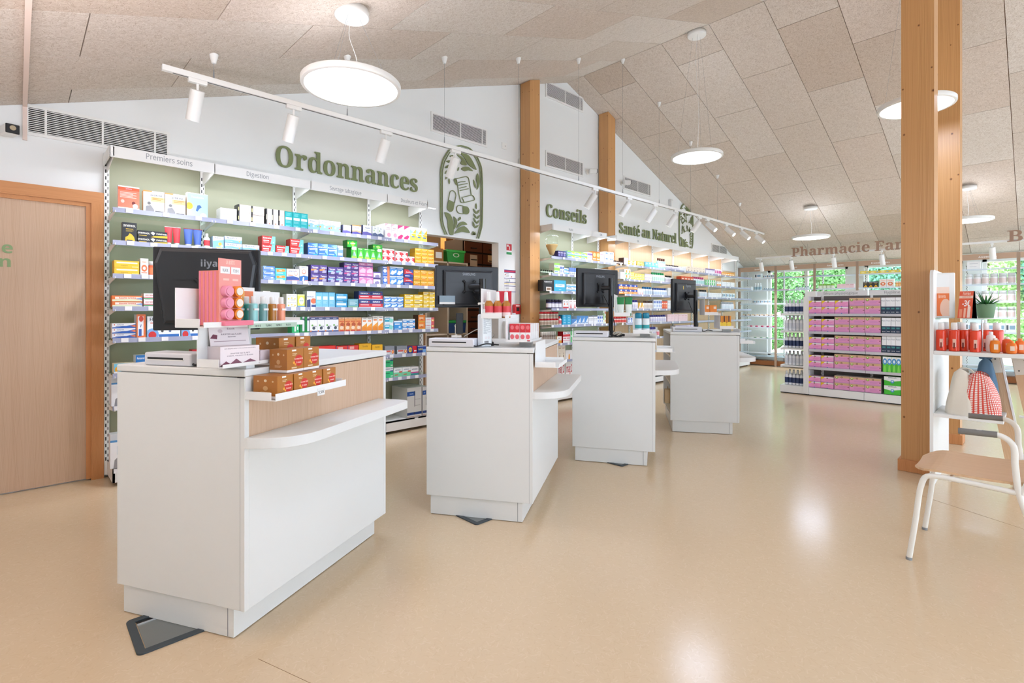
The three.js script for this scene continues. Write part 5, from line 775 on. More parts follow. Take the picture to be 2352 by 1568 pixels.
// ---------- rows of goods ----------
const colWord = (i, n) => n === 1 ? '' : n === 2 ? ['left', 'right'][i] : n === 3 ? ['leftmost', 'middle', 'rightmost'][i] : i === 0 ? 'leftmost' : i === n - 1 ? 'rightmost' : ord[i] + ' from left';
const rowWord = (j, m) => m === 1 ? '' : m === 2 ? ['lower', 'upper'][j] : m === 3 ? ['bottom', 'middle', 'top'][j] : j === 0 ? 'bottom' : j === m - 1 ? 'topmost' : ord[j] + ' lowest';
const cap1 = (s) => s.replace(/\s+/g, ' ').trim();
let CTX = null;                                                                  // { yaw, at(x, y, f), where(y) }
function tagOn(x, y) { if (CTX.unit && CTX.tag) CTX.tag(x, y); }
function B(y, x0, x1, n, m, h, id, desc, d = 0.1, back = 0, sideId) {                   // a block of alike cartons: n side by side, m high, each h tall
  const w = (x1 - x0) / n, { g, m: mt } = carton(id, w * 0.975, h * 0.985, d, sideId), where = CTX.where(y);
  for (let i = 0; i < n; i++) for (let j = 0; j < m; j++) {
    const p = CTX.at(x0 + (i + 0.5) * w, y + j * h + 0.0005, d / 2 + back + (rnd() * 0.006)), pos = [colWord(i, n), rowWord(j, m)].join(' ');
    const o = solo(CTX.name || 'medicine_carton', g, mt, cap1(pos + ' ' + desc + ', ' + where), 'carton', p, CTX.yaw + (rnd() - 0.5) * 0.03, n * m > 1 ? cap1(desc + 's, ' + where) : undefined);
  }
  tagOn((x0 + x1) / 2, y); if (n > 3) tagOn(x0 + w, y);
}
const roundGeo = {};
function roundSet(kind, r, h) {
  const k = kind + r3(r) + '_' + r3(h); if (roundGeo[k]) return roundGeo[k]; const G = {};
  if (kind === 'bottle') { G.body = lathe([[0, 0], [r * 0.92, 0], [r, h * 0.02], [r, h * 0.62], [r * 0.85, h * 0.7], [r * 0.45, h * 0.75], [0, h * 0.75]], 18); G.cap = lathe([[0, h * 0.75], [r * 0.5, h * 0.75], [r * 0.48, h * 0.98], [r * 0.4, h], [0, h]], 16); G.label = new THREE.CylinderGeometry(r * 1.012, r * 1.012, h * 0.38, 18, 1, true).translate(0, h * 0.34, 0); }
  if (kind === 'spray') { G.body = lathe([[0, 0], [r * 0.94, 0], [r, h * 0.02], [r, h * 0.7], [r * 0.9, h * 0.74], [0, h * 0.74]], 20); G.cap = lathe([[0, h * 0.74], [r * 0.62, h * 0.74], [r * 0.6, h * 0.97], [r * 0.5, h], [0, h]], 18); G.label = new THREE.CylinderGeometry(r * 1.012, r * 1.012, h * 0.36, 20, 1, true).translate(0, h * 0.32, 0); }
  if (kind === 'jar') { G.body = lathe([[0, 0], [r * 0.95, 0], [r, h * 0.04], [r, h * 0.66], [r * 0.9, h * 0.72], [0, h * 0.72]], 20); G.cap = lathe([[0, h * 0.72], [r * 0.97, h * 0.72], [r * 0.97, h * 0.97], [r * 0.92, h], [0, h]], 20); G.label = new THREE.CylinderGeometry(r * 1.012, r * 1.012, h * 0.44, 20, 1, true).translate(0, h * 0.34, 0); }
  if (kind === 'tube') {                                                         // standing on its cap, flat crimp on top
    const g = new THREE.CylinderGeometry(1, 1, h * 0.86, 20, 6), p = g.attributes.position; for (let i = 0; i < p.count; i++) { const t = (p.getY(i) + h * 0.43) / (h * 0.86), k2 = 1 - t; p.setXYZ(i, p.getX(i) * r * (0.82 + 0.3 * t), p.getY(i) + h * 0.57, p.getZ(i) * r * (0.78 * k2 + 0.06)); } g.computeVertexNormals(); G.body = g;
    G.cap = lathe([[0, 0], [r * 0.72, 0], [r * 0.74, h * 0.13], [r * 0.6, h * 0.15], [0, h * 0.15]], 16); G.label = span(-r * 1.1, r * 1.1, h * 0.97, h, -r * 0.08, r * 0.08); }
  return (roundGeo[k] = G);
}
function C(y, x0, x1, n, h, kind, cols, desc, rows = 1) {                       // a row of round goods; cols: body, cap, label
  const w = (x1 - x0) / n, r = Math.min(w / 2 * (kind === 'tube' ? 0.9 : 0.96), 0.06), G = roundSet(kind, r, h), where = CTX.where(y), nm = { bottle: 'bottle', spray: 'spray_can', jar: 'jar', tube: 'cream_tube' }[kind];
  for (let i = 0; i < n; i++) for (let j = 0; j < rows; j++) {
    const t = thing(nm, cap1([colWord(i, n), rowWord(j, rows)].join(' ') + ' ' + desc + ', ' + where), { bottle: 'bottle', spray: 'spray can', jar: 'jar', tube: 'tube' }[kind], CTX.at(x0 + (i + 0.5) * w, y + 0.0005 + j * h, r + 0.004), CTX.yaw, n > 1 ? cap1(desc + 's, ' + where) : undefined);
    mesh('body', G.body, M(cols[0], 0.35), t); mesh('cap', G.cap, M(cols[1], 0.35), t); if (cols[2]) mesh('label', G.label, M(cols[2], 0.5), t);
  }
  tagOn((x0 + x1) / 2, y);
}
const shelfName = ['top', 'second', 'third', 'fourth', 'fifth', 'sixth', 'lowest'];
const nameAt = (y, L) => { let k = 0; L.forEach((v, i) => { if (Math.abs(v - y) < Math.abs(L[k] - y)) k = i; }); return k; };
function wallCtx(unitName, short, name) {
  const unit = scene.children.find((o) => o.name === unitName), tg = box(0.042, 0.03, 0.0015), mt = M('#f4f4f6', 0.5);
  return { unit, name, yaw: 0, at: (x, y, f) => [x, y, -4.55 - f], tag: (x, y) => { const p = mesh('price_tag', tg, mt, unit); p.position.set(x - unit.position.x, y - 0.011, -4.5165 - unit.position.z); },
    where: (y) => (y < 0.3 ? 'base' : shelfName[nameAt(y, LEVELS)] + ' shelf') + ' of ' + short };
}
CTX = wallCtx('wall_shelving', 'left shelving');
B(1.972, 0.509, 0.636, 1, 1, 0.171, 'orgbook', 'orange carton with white foot', 0.05);
B(1.972, 0.657, 0.923, 2, 1, 0.160, 'actikine', 'white carton with orange panel', 0.06);
B(1.972, 0.931, 1.076, 1, 1, 0.189, 'bluebook', 'pale blue carton with yellow flower', 0.05);
B(1.972, 1.162, 1.283, 1, 2, 0.050, 'plainwhite', 'plain white flat carton', 0.12);
B(1.972, 1.290, 1.494, 2, 2, 0.073, 'cream', 'cream carton with black end');
B(1.972, 1.507, 1.660, 3, 1, 0.142, 'creamtall', 'tall cream carton with black edge');
B(1.972, 1.662, 1.863, 3, 1, 0.140, 'teal', 'tall turquoise carton');
B(1.972, 1.866, 1.965, 1, 1, 0.099, 'wavegreen', 'white carton with blue wave and green dots');
B(1.972, 1.969, 2.171, 2, 1, 0.104, 'waveorange', 'white carton with blue wave and orange dots');
B(1.972, 2.188, 2.276, 1, 1, 0.083, 'purpwave', 'white carton with purple foot');
B(1.972, 2.286, 2.382, 1, 1, 0.095, 'purporange', 'white carton with orange and purple bands');
B(1.972, 2.392, 2.493, 1, 1, 0.106, 'purpwave', 'wide white carton with purple wave');
B(1.972, 2.499, 2.621, 2, 1, 0.106, 'navyw', 'white carton with grey blue foot');
B(1.972, 2.640, 2.783, 2, 1, 0.152, 'pinkw', 'tall white carton with pale pink flower', 0.20);
B(1.972, 2.785, 2.929, 2, 1, 0.149, 'magw', 'tall white carton with magenta corner');
B(1.972, 2.931, 3.142, 3, 1, 0.150, 'yelblue', 'tall yellow and sky blue carton');
B(1.742, 0.535, 0.621, 1, 1, 0.141, 'synthol', 'black carton with yellow bottle picture', 0.06);
B(1.742, 0.624, 0.809, 1, 2, 0.046, 'syntholflat', 'long black and yellow carton');
C(1.742, 0.792, 0.896, 2, 0.140, 'tube', ['#d94048', '#f2f2f2', '#f4f0ee'], 'red cream tube');
C(1.742, 0.916, 1.041, 2, 0.140, 'tube', ['#4a69b4', '#f2f2f2', '#d94a55'], 'blue cream tube with red top');
C(1.742, 1.050, 1.094, 1, 0.113, 'bottle', ['#f2f2f2', '#f6f6f6', '#d9444c'], 'white roll on bottle with red band');
B(1.742, 1.109, 1.189, 1, 1, 0.098, 'maaloxtall', 'upright blue carton with lemon picture');
B(1.742, 1.193, 1.322, 1, 2, 0.053, 'maalox', 'white and blue wide carton');
B(1.742, 1.326, 1.457, 1, 1, 0.051, 'maalox', 'single white and blue carton next to the red ones');
B(1.742, 1.475, 1.585, 1, 2, 0.069, 'redteal', 'red and turquoise carton in left pile');
B(1.742, 1.590, 1.699, 1, 1, 0.067, 'redteal', 'single red and turquoise carton');
B(1.742, 1.709, 1.827, 1, 2, 0.067, 'redteal', 'red and turquoise carton in right pile');
B(1.742, 1.865, 2.139, 3, 1, 0.116, 'blueswoosh', 'blue carton with white swoosh');
B(1.742, 2.140, 2.196, 1, 1, 0.114, 'bluesm', 'narrow pale blue carton');
B(1.742, 2.278, 2.608, 5, 1, 0.108, 'greenbox', 'bright green carton');
{ const w = CTX.where; CTX.where = () => 'second shelf of left shelving'; B(1.849, 2.239, 2.340, 1, 1, 0.07, 'greenflat', 'left flat green carton lying on green cartons'); B(1.849, 2.506, 2.608, 1, 1, 0.05, 'greenflat', 'right flat green carton lying on green cartons'); CTX.where = w; }
B(1.742, 2.608, 2.745, 2, 2, 0.063, 'redwhite', 'red and white carton in higher pile');
B(1.742, 2.754, 2.902, 2, 2, 0.057, 'redwhite', 'red and white carton in lower pile');
B(1.742, 2.905, 2.983, 1, 1, 0.067, 'redwhite', 'single red and white carton');
B(1.742, 2.990, 3.232, 3, 4, 0.040, 'yellow', 'small amber carton');
B(1.506, 0.488, 0.636, 1, 2, 0.050, 'yellowflat', 'long yellow carton with white line');
B(1.506, 0.639, 0.688, 1, 1, 0.124, 'whiteorange', 'upright white carton with orange ring');
C(1.506, 0.690, 0.729, 1, 0.105, 'jar', ['#e8653a', '#f4f2ee', '#ee8a5a'], 'orange jar with white lid');
B(1.506, 1.485, 1.582, 1, 3, 0.040, 'bluestripe', 'flat blue and white carton');
B(1.506, 1.584, 1.676, 1, 2, 0.054, 'tealorange', 'flat turquoise and orange carton');
B(1.506, 1.678, 1.787, 1, 1, 0.108, 'smecta', 'white carton with dark blue wave');
B(1.506, 1.788, 1.866, 1, 1, 0.138, 'smectatall', 'upright white carton with blue sticks');
B(1.506, 1.891, 2.042, 2, 2, 0.078, 'purple', 'purple carton with orange flash');
B(1.506, 2.047, 2.201, 2, 2, 0.073, 'purpleblue', 'purple carton with pale blue flash');
B(1.506, 2.204, 2.354, 2, 3, 0.066, 'purplemag', 'purple carton with magenta flash');
B(1.506, 2.356, 2.506, 2, 2, 0.103, 'pinktampon', 'pink carton with purple band');
B(1.506, 2.510, 2.588, 1, 2, 0.062, 'purplewhite', 'small pale purple carton');
B(1.506, 2.612, 2.691, 1, 2, 0.093, 'blueorange', 'blue carton with orange side');
B(1.506, 2.693, 2.851, 2, 2, 0.094, 'bluewhite', 'sky blue carton with white swirl');
B(1.506, 2.857, 2.968, 1, 2, 0.084, 'redblue', 'red and dark blue carton');
B(1.506, 2.973, 3.232, 3, 3, 0.057, 'yellow', 'small amber carton');
B(1.275, 0.477, 0.655, 1, 2, 0.040, 'orangeflat', 'long orange carton with cream panel');
B(1.275, 0.660, 0.748, 1, 2, 0.050, 'whiteredgreen', 'white carton with red and green lines');
B(1.275, 1.482, 1.543, 1, 1, 0.141, 'oxy', 'single white carton with yellow flower');
B(1.275, 1.678, 1.770, 1, 2, 0.059, 'oxy', 'white carton with yellow flowers and grey word');
B(1.275, 1.772, 1.836, 1, 1, 0.118, 'lime', 'lime green carton with white circle');
B(1.275, 1.856, 1.935, 1, 1, 0.151, 'navytall', 'upright white carton with dark blue foot');
B(1.275, 1.937, 2.116, 3, 1, 0.143, 'lightblue', 'tall light blue carton');
B(1.275, 2.121, 2.240, 1, 2, 0.065, 'blueband', 'flat blue carton with white band');
B(1.275, 2.244, 2.350, 1, 1, 0.085, 'tealgrey', 'grey teal carton');
B(1.275, 2.355, 2.614, 2, 2, 0.081, 'navyred', 'dark blue and red carton');
B(1.275, 2.627, 2.851, 3, 2, 0.057, 'bluewhite', 'small sky blue carton with white swirl');
B(1.275, 2.860, 3.090, 2, 3, 0.047, 'yellowstripe', 'yellow carton with white strip in lower pile');
B(1.275, 3.094, 3.242, 2, 4, 0.043, 'yellowstripe', 'yellow carton with white strip in higher pile');
B(1.050, 0.477, 0.614, 1, 3, 0.036, 'voltaren', 'flat white carton with blue wave and orange tip');
B(1.050, 0.617, 0.673, 1, 1, 0.173, 'voltaplast', 'upright orange and white carton');
B(1.050, 0.679, 0.891, 1, 1, 0.157, 'flector', 'large white carton with red ball');
B(1.050, 0.895, 1.068, 1, 1, 0.151, 'flector', 'second large white carton with red ball');
B(1.050, 1.723, 1.788, 1, 1, 0.095, 'greenwhite', 'green and white carton beside the coloured bottles');
B(1.050, 1.794, 1.877, 2, 1, 0.144, 'darkgreen', 'tall dark green carton');
B(1.050, 1.882, 2.152, 4, 1, 0.144, 'navyplant', 'tall white carton with dark blue bands');
B(1.050, 2.155, 2.383, 4, 1, 0.135, 'orangejuice', 'tall orange carton');
B(1.050, 2.387, 2.497, 2, 1, 0.132, 'topwhite', 'shorter white and orange carton');
B(1.050, 2.502, 2.617, 2, 1, 0.145, 'topwhite', 'taller white and orange carton');
B(1.050, 2.632, 2.733, 1, 2, 0.068, 'tealwhite', 'white carton with turquoise panel');
B(1.050, 2.740, 2.837, 1, 1, 0.094, 'bluefull', 'square blue carton');
B(1.050, 2.840, 2.990, 2, 2, 0.055, 'bluepair', 'small white carton with blue panel');
B(1.050, 3.031, 3.119, 1, 2, 0.076, 'orangepair', 'orange carton with brown side');
B(1.050, 3.122, 3.237, 1, 2, 0.062, 'whitered', 'white carton with red end and sun');
B(0.802, 0.487, 0.614, 1, 1, 0.070, 'yelcyan', 'flat sky blue carton with orange sun');
B(0.802, 0.612, 0.673, 1, 1, 0.123, 'bluenote', 'blue carton with white arrow');
B(0.802, 0.966, 1.087, 1, 1, 0.145, 'redsmall', 'red carton with white circle behind the slot reader');
B(0.802, 1.949, 2.124, 1, 1, 0.123, 'redlong', 'long red carton');
B(0.802, 2.127, 2.354, 2, 1, 0.115, 'redlong2', 'red carton with white panel');
B(0.802, 2.359, 2.489, 1, 1, 0.127, 'yellowbig', 'large yellow carton with white panel');
B(0.802, 2.495, 2.610, 1, 1, 0.110, 'yellowbig', 'smaller yellow carton with white panel');
B(0.802, 2.636, 2.746, 1, 1, 0.089, 'greysun', 'grey carton with orange sun');
B(0.802, 2.774, 2.896, 1, 1, 0.084, 'greysun', 'grey carton with orange sun beside the red one');
B(0.802, 2.899, 3.015, 1, 1, 0.076, 'advil', 'red carton with yellow circle');
B(0.802, 3.021, 3.127, 1, 1, 0.075, 'advilblue', 'dark blue carton with yellow word');
B(0.572, 0.472, 0.539, 1, 1, 0.202, 'photo', 'white carton with grey photo');
B(0.572, 2.632, 2.731, 1, 2, 0.109, 'mint', 'mint green and white carton');
B(0.572, 2.737, 2.835, 1, 1, 0.091, 'mintsmall', 'first small white carton with mint foot');
B(0.572, 2.837, 2.938, 1, 1, 0.092, 'mintsmall', 'second small white carton with mint foot');
B(0.572, 2.940, 3.038, 1, 1, 0.088, 'pinkteal', 'small white carton with pink and teal lines');
B(0.131, 0.467, 0.539, 1, 1, 0.243, 'photo', 'white carton with grey photo');
B(0.131, 2.894, 3.076, 1, 1, 0.315, 'bin', 'large grey and blue waste container', 0.30);
B(0.131, 3.085, 3.168, 1, 1, 0.310, 'bin', 'second large grey and blue waste container', 0.30);
CTX = wallCtx('wall_shelving_001', 'narrow green shelving', 'supplement_carton');
B(1.972, 5.272, 5.441, 3, 1, 0.090, 'violet', 'dark violet carton');
B(1.972, 5.479, 5.785, 2, 2, 0.054, 'greenyellow', 'pale green carton with yellow corner');
B(1.972, 5.789, 5.919, 1, 2, 0.052, 'greenyellow', 'small green and blue carton');
B(1.972, 5.925, 6.045, 2, 1, 0.123, 'whitepurple', 'white carton with purple band');
B(1.972, 6.052, 6.226, 2, 1, 0.146, 'orangevit', 'orange carton with pale circle');
B(1.972, 6.230, 6.342, 1, 1, 0.145, 'palepink', 'pale pink carton');
B(1.972, 6.348, 6.576, 2, 2, 0.083, 'paleblue', 'pale blue carton with blue dots');
C(1.742, 4.943, 5.190, 6, 0.045, 'bottle', ['#20402c', '#1a1d1c', '#c9d8c4'], 'small dark green bottle');
B(1.742, 5.196, 5.309, 1, 2, 0.074, 'limewhite', 'lime and white carton');
B(1.742, 5.315, 5.403, 2, 1, 0.123, 'whiteblue', 'white carton with blue square');
B(1.742, 5.408, 5.504, 1, 2, 0.046, 'whitenavy', 'white carton with light blue wave');
B(1.742, 5.508, 5.694, 3, 1, 0.105, 'bluegrey', 'blue and white carton with grey dots');
B(1.742, 5.846, 6.099, 3, 1, 0.112, 'limewhite', 'green topped carton above monitor');
B(1.742, 6.103, 6.548, 5, 1, 0.127, 'whiteredbox', 'white carton with orange dot above monitor');
B(1.506, 4.978, 5.190, 1, 1, 0.151, 'blackstrip', 'black carton with white word');
B(1.506, 5.196, 5.444, 1, 1, 0.157, 'cyanbox', 'open turquoise carton');
B(1.506, 5.450, 5.684, 2, 2, 0.054, 'whitenavy', 'white carton with blue wave');
C(1.275, 5.083, 5.371, 4, 0.121, 'jar', ['#4a4470', '#2a2640', '#e9e6ea'], 'dark violet supplement jar');
B(1.275, 5.378, 5.498, 2, 1, 0.122, 'whiteredbox', 'white carton with red foot');
B(1.275, 5.504, 5.684, 2, 1, 0.123, 'pinkwhite', 'white carton with pink peak');
C(1.050, 4.943, 5.304, 6, 0.090, 'jar', ['#ded6c8', '#c8242e', '#b8a08c'], 'small jar with red lid', 2);
C(1.050, 5.309, 5.365, 1, 0.119, 'bottle', ['#f0eae6', '#d2303a', '#e26a70'], 'single white bottle with red cap');
B(1.050, 5.371, 5.556, 2, 1, 0.139, 'cyantall', 'bright cyan carton');
B(1.050, 5.562, 5.680, 1, 1, 0.082, 'bluecard', 'blue and white card carton');
B(1.050, 5.684, 5.940, 3, 1, 0.125, 'bluecard', 'blue and white carton with dark top');
B(1.050, 5.946, 6.164, 5, 1, 0.123, 'whitecap', 'pale grey carton with black top');
B(1.050, 6.168, 6.301, 3, 1, 0.128, 'whiteblue', 'narrow white carton with blue square');
B(1.050, 6.306, 6.378, 1, 1, 0.200, 'rainbow', 'tall pale carton with red and green squares');
C(0.802, 4.952, 5.245, 7, 0.162, 'jar', ['#8f7f74', '#e3ded8', '#b5a79c'], 'small brown and white jar');
B(0.802, 5.248, 5.352, 1, 1, 0.096, 'orangelabel', 'white carton with orange foot');
B(0.802, 5.378, 5.531, 2, 1, 0.156, 'bigred', 'white carton with red band');
B(0.802, 5.537, 5.644, 2, 1, 0.163, 'lgreen', 'green and white carton behind the third counter');
B(0.572, 5.272, 5.431, 2, 1, 0.208, 'kraft', 'cream carton with brown dot');
B(0.131, 5.263, 5.422, 1, 1, 0.583, 'bag2', 'large white carton with dark red foot');
B(0.131, 5.435, 5.595, 1, 1, 0.574, 'bag2', 'large white carton with dark red foot beside the third counter');
CTX = wallCtx('wall_shelving_002', 'wood backed shelving', 'remedy_carton');
C(1.972, 6.597, 6.846, 6, 0.049, 'bottle', ['#4a2f22', '#1f1b1a', '#cfc8c0'], 'small brown bottle with black cap');
B(1.972, 6.854, 6.976, 1, 2, 0.054, 'browncarton', 'pale lilac carton');
B(1.972, 6.979, 7.206, 2, 2, 0.035, 'honey', 'cream carton with honey corner');
B(1.972, 7.234, 7.452, 2, 2, 0.039, 'yellowdrop', 'yellow and white carton with drops');
B(1.972, 7.470, 7.905, 4, 1, 0.084, 'cyanlow', 'light blue carton');
C(1.972, 7.909, 8.169, 4, 0.179, 'bottle', ['#9fe0c4', '#5a2f22', '#e9f6f0'], 'pale green bottle with brown cap');
C(1.972, 8.185, 8.652, 8, 0.084, 'bottle', ['#f0eef2', '#222226', '#dcd8e6'], 'white bottle with black cap');
B(1.972, 8.670, 8.887, 3, 1, 0.077, 'whitesmall', 'small white carton');
B(1.972, 8.921, 9.656, 6, 1, 0.098, 'kraft', 'cream carton with brown bird');
B(1.972, 9.682, 10.088, 6, 1, 0.103, 'stripepk', 'narrow white carton with violet top');
B(1.972, 10.102, 10.405, 4, 1, 0.115, 'magpk', 'narrow white and magenta carton');
B(1.972, 10.433, 11.035, 7, 1, 0.066, 'amberpk', 'amber carton');
B(1.742, 6.765, 6.863, 2, 2, 0.055, 'whitesmall', 'small white carton');
B(1.742, 6.871, 7.047, 2, 2, 0.079, 'greenwhite2', 'white carton with orange square');
B(1.742, 7.050, 7.159, 2, 2, 0.060, 'yellowdrop', 'yellow carton');
B(1.742, 7.164, 7.461, 4, 2, 0.053, 'yellowdrop', 'small pale yellow carton');
B(1.742, 7.466, 7.703, 3, 2, 0.058, 'lilac', 'lilac carton');
C(1.742, 7.722, 8.134, 6, 0.155, 'spray', ['#eef4ef', '#1f9a5a', '#bfe3cc'], 'white bottle with green cap');
C(1.742, 8.155, 8.393, 5, 0.121, 'bottle', ['#f1f1f4', '#202024', '#d4d0da'], 'white bottle with black pump');
B(1.742, 8.707, 9.177, 4, 1, 0.136, 'redcarton', 'orange red carton above monitor');
C(1.742, 9.189, 9.669, 6, 0.150, 'bottle', ['#f1eef4', '#d85a90', '#bfe6e4'], 'pastel bottle with pink cap');
B(1.742, 9.682, 10.129, 5, 1, 0.112, 'lgreen', 'white carton with green stripe');
B(1.742, 10.175, 10.391, 2, 1, 0.097, 'whiteamber', 'white and amber carton');
B(1.742, 10.419, 11.050, 6, 1, 0.101, 'whitesmall', 'small plain white carton');
B(1.506, 6.716, 7.246, 4, 2, 0.078, 'orangeblue', 'dark blue and orange carton');
B(1.506, 7.251, 7.430, 3, 1, 0.102, 'pinkwhite', 'white carton with pink peak');
C(1.506, 7.437, 7.722, 4, 0.136, 'spray', ['#eef2f6', '#2f7fb8', '#cfe0ee'], 'white bottle with blue cap');
C(1.506, 7.754, 8.216, 6, 0.127, 'spray', ['#eef2f8', '#2b4f9c', '#c6d6ee'], 'white bottle with dark blue cap');
B(1.506, 8.226, 8.376, 2, 2, 0.071, 'whitesmall', 'small white carton beside monitor');
C(1.506, 9.444, 9.772, 5, 0.144, 'bottle', ['#f2f2f5', '#26262a', '#d6e4ee'], 'white bottle with black top');
B(1.506, 9.798, 10.405, 7, 1, 0.096, 'whitesmall', 'plain white carton');
B(1.506, 10.433, 11.066, 4, 1, 0.105, 'pastelpk', 'pale blue and white carton');
C(1.275, 7.115, 7.272, 4, 0.143, 'spray', ['#f0eef4', '#4a4aa0', '#dcd8ea'], 'white bottle with violet cap');
B(1.275, 7.281, 7.443, 2, 1, 0.101, 'honey', 'small cream carton with honey corner');
C(1.275, 7.461, 7.731, 6, 0.133, 'spray', ['#f4f0ec', '#5a3a2c', '#e6dcd2'], 'white bottle with brown cap');
B(1.275, 7.741, 8.014, 5, 1, 0.157, 'whiteblue', 'white carton with blue square');
B(1.275, 8.024, 8.206, 3, 1, 0.135, 'redcarton', 'orange red carton');
B(1.275, 8.216, 8.372, 3, 1, 0.153, 'whitesmall', 'small white carton');
C(1.275, 10.447, 11.035, 8, 0.147, 'spray', ['#e9eef2', '#b8c0c8', '#dfeaf0'], 'pale bottle with silver cap');
C(1.050, 6.589, 6.950, 5, 0.098, 'jar', ['#e9dcd8', '#cf2f2f', '#d9534a'], 'red topped jar');
B(1.050, 6.964, 7.181, 3, 1, 0.087, 'whiteblue', 'white carton with blue square');
C(1.050, 7.657, 8.190, 7, 0.120, 'spray', ['#f2f0f5', '#3f3f90', '#d8d6ea'], 'white bottle with dark violet top');
B(1.050, 8.206, 8.950, 6, 1, 0.133, 'palepink', 'pink and white carton');
C(0.802, 7.657, 7.840, 4, 0.169, 'spray', ['#f0f0f5', '#4a4a9c', '#dcdcec'], 'small white bottle with violet cap');
C(0.802, 7.856, 7.981, 1, 0.157, 'bottle', ['#f6f6f6', '#f0f0f0', '#ec8a94'], 'white dropper bottle with pink label');
B(0.802, 8.490, 9.211, 5, 1, 0.176, 'lilac', 'lilac carton behind the farthest counter');
function faceX(x, short, L, name) { return { name, yaw: -Math.PI / 2, at: (s, y, f) => [x + f, y, s], where: (y) => (['top', 'second', 'third', 'fourth', 'fifth', 'sixth', 'lowest'][nameAt(y, L)]) + ' shelf of ' + short }; }
CTX = faceX(8.365, 'island shelving', [1.2, 0.94, 0.68, 0.42, 0.125], 'serum_carton');
B(1.203, -2.365, -1.867, 3, 2, 0.094, 'pinkserum', 'pink carton with yellow corner', 0.16);
B(1.203, -1.858, -1.495, 2, 2, 0.110, 'tanserum', 'pink and tan carton', 0.16);
B(1.203, -1.489, -1.073, 8, 1, 0.221, 'navywhite', 'tall white and navy carton', 0.12);
B(0.943, -2.365, -2.041, 2, 2, 0.091, 'pinkserum', 'pink carton with yellow corner', 0.16);
B(0.943, -2.037, -1.493, 3, 2, 0.107, 'tanserum', 'pink and tan carton', 0.16);
B(0.943, -1.484, -1.073, 8, 1, 0.211, 'navywhite', 'tall white and navy carton', 0.12);
B(0.683, -2.365, -2.041, 2, 2, 0.088, 'pinkserum', 'pink carton with yellow corner', 0.16);
B(0.683, -2.037, -1.489, 3, 2, 0.104, 'tanserum', 'pink and tan carton', 0.16);
B(0.683, -1.482, -1.073, 8, 1, 0.224, 'navywhite', 'tall white and navy carton', 0.12);
B(0.423, -2.368, -2.045, 2, 2, 0.087, 'pinkserum', 'pink carton with yellow corner', 0.16);
B(0.423, -2.041, -1.489, 3, 2, 0.103, 'tanserum', 'pink and tan carton', 0.16);
B(0.423, -1.472, -1.073, 8, 1, 0.208, 'greengel', 'tall white and green carton', 0.12);
B(0.126, -2.373, -2.045, 2, 2, 0.082, 'pinkserum', 'pink carton with yellow corner', 0.16);
B(0.126, -2.041, -1.489, 3, 2, 0.098, 'tanserum', 'pink and tan carton', 0.16);
B(0.126, -1.459, -1.085, 2, 2, 0.120, 'actimouche', 'white and green carton', 0.16);
for (const [y, h, k] of [[1.202, 0.2, 0], [0.942, 0.22, 1], [0.682, 0.21, 0], [0.422, 0.2, 1], [0.122, 0.21, 0]]) { CTX = faceX(8.42, 'island end', [1.2, 0.94, 0.68, 0.42, 0.125], 'x'); C(y, -2.72, -2.46, 5, h, 'bottle', ['#e9ebee', k ? '#c9cdd2' : '#d2d4d6', k ? '#d6dae2' : '#2f3f66'], 'white bottle with red ring'); CTX = faceX(8.5, 'island end', [1.2, 0.94, 0.68, 0.42, 0.125], 'x'); C(y, -2.7, -2.48, 4, h * 1.06, 'spray', ['#dfe2e6', '#bcc0c4', '#2c3c62'], 'back row white and navy bottle'); }
CTX = faceX(12.095, 'window shelving', [1.97, 1.7, 1.4, 1.12, 0.87, 0.62, 0.3], 'window_carton');
C(1.970, -4.719, -4.594, 3, 0.054, 'bottle', ['#eef2f4', '#cfd8dc', '#b8ccd6'], 'small white bottle');
B(1.970, -4.536, -4.388, 1, 1, 0.114, 'pastelpk', 'large white carton in the first bay', 0.08);
B(1.970, -4.348, -4.109, 3, 1, 0.079, 'pastelpk', 'white carton with grey picture', 0.08);
B(1.970, -4.024, -3.764, 3, 1, 0.020, 'cyanlow', 'flat grey blue carton', 0.08);
B(1.970, -3.690, -3.334, 5, 1, 0.020, 'amberpk', 'flat amber carton', 0.08);
B(1.970, -3.278, -2.982, 4, 1, 0.020, 'tealgrey', 'flat teal carton', 0.08);
B(1.700, -4.787, -4.602, 3, 1, 0.092, 'whitesmall', 'small white carton in the first bay', 0.08);
C(1.700, -4.552, -4.388, 3, 0.170, 'spray', ['#e6eff3', '#eef4f6', '#9fc4d4'], 'tall pale blue bottle');
C(1.700, -4.348, -4.117, 5, 0.044, 'bottle', ['#9fb8c8', '#6f8fa4', '#d3e2ea'], 'blue grey bottle');
B(1.700, -4.000, -3.809, 6, 1, 0.020, 'magpk', 'small crimson carton', 0.08);
C(1.700, -3.690, -3.413, 5, 0.064, 'bottle', ['#cfe0e8', '#5f7f94', '#e6f0f4'], 'pale blue bottle with dark cap');
B(1.400, -4.813, -4.602, 5, 1, 0.062, 'whitesmall', 'white carton with black mark', 0.08);
B(1.400, -4.582, -4.180, 5, 1, 0.085, 'pastelpk', 'pale blue carton with dark edge', 0.08);
B(1.120, -4.804, -4.094, 7, 1, 0.042, 'petpk', 'white carton with cat picture', 0.08);
B(0.870, -4.703, -4.094, 5, 1, 0.033, 'pinkpet', 'white and crimson carton with dog picture', 0.08);
B(0.620, -4.619, -4.101, 4, 1, 0.020, 'greenpet', 'white and green carton with dog picture', 0.08);
C(1.700, -3.250, -2.950, 4, 0.100, 'jar', ['#dfe9c8', '#8fcf4a', '#e6efd8'], 'pale green jar');
B(1.700, -2.900, -2.600, 4, 1, 0.090, 'palepink', 'pale red carton', 0.08);
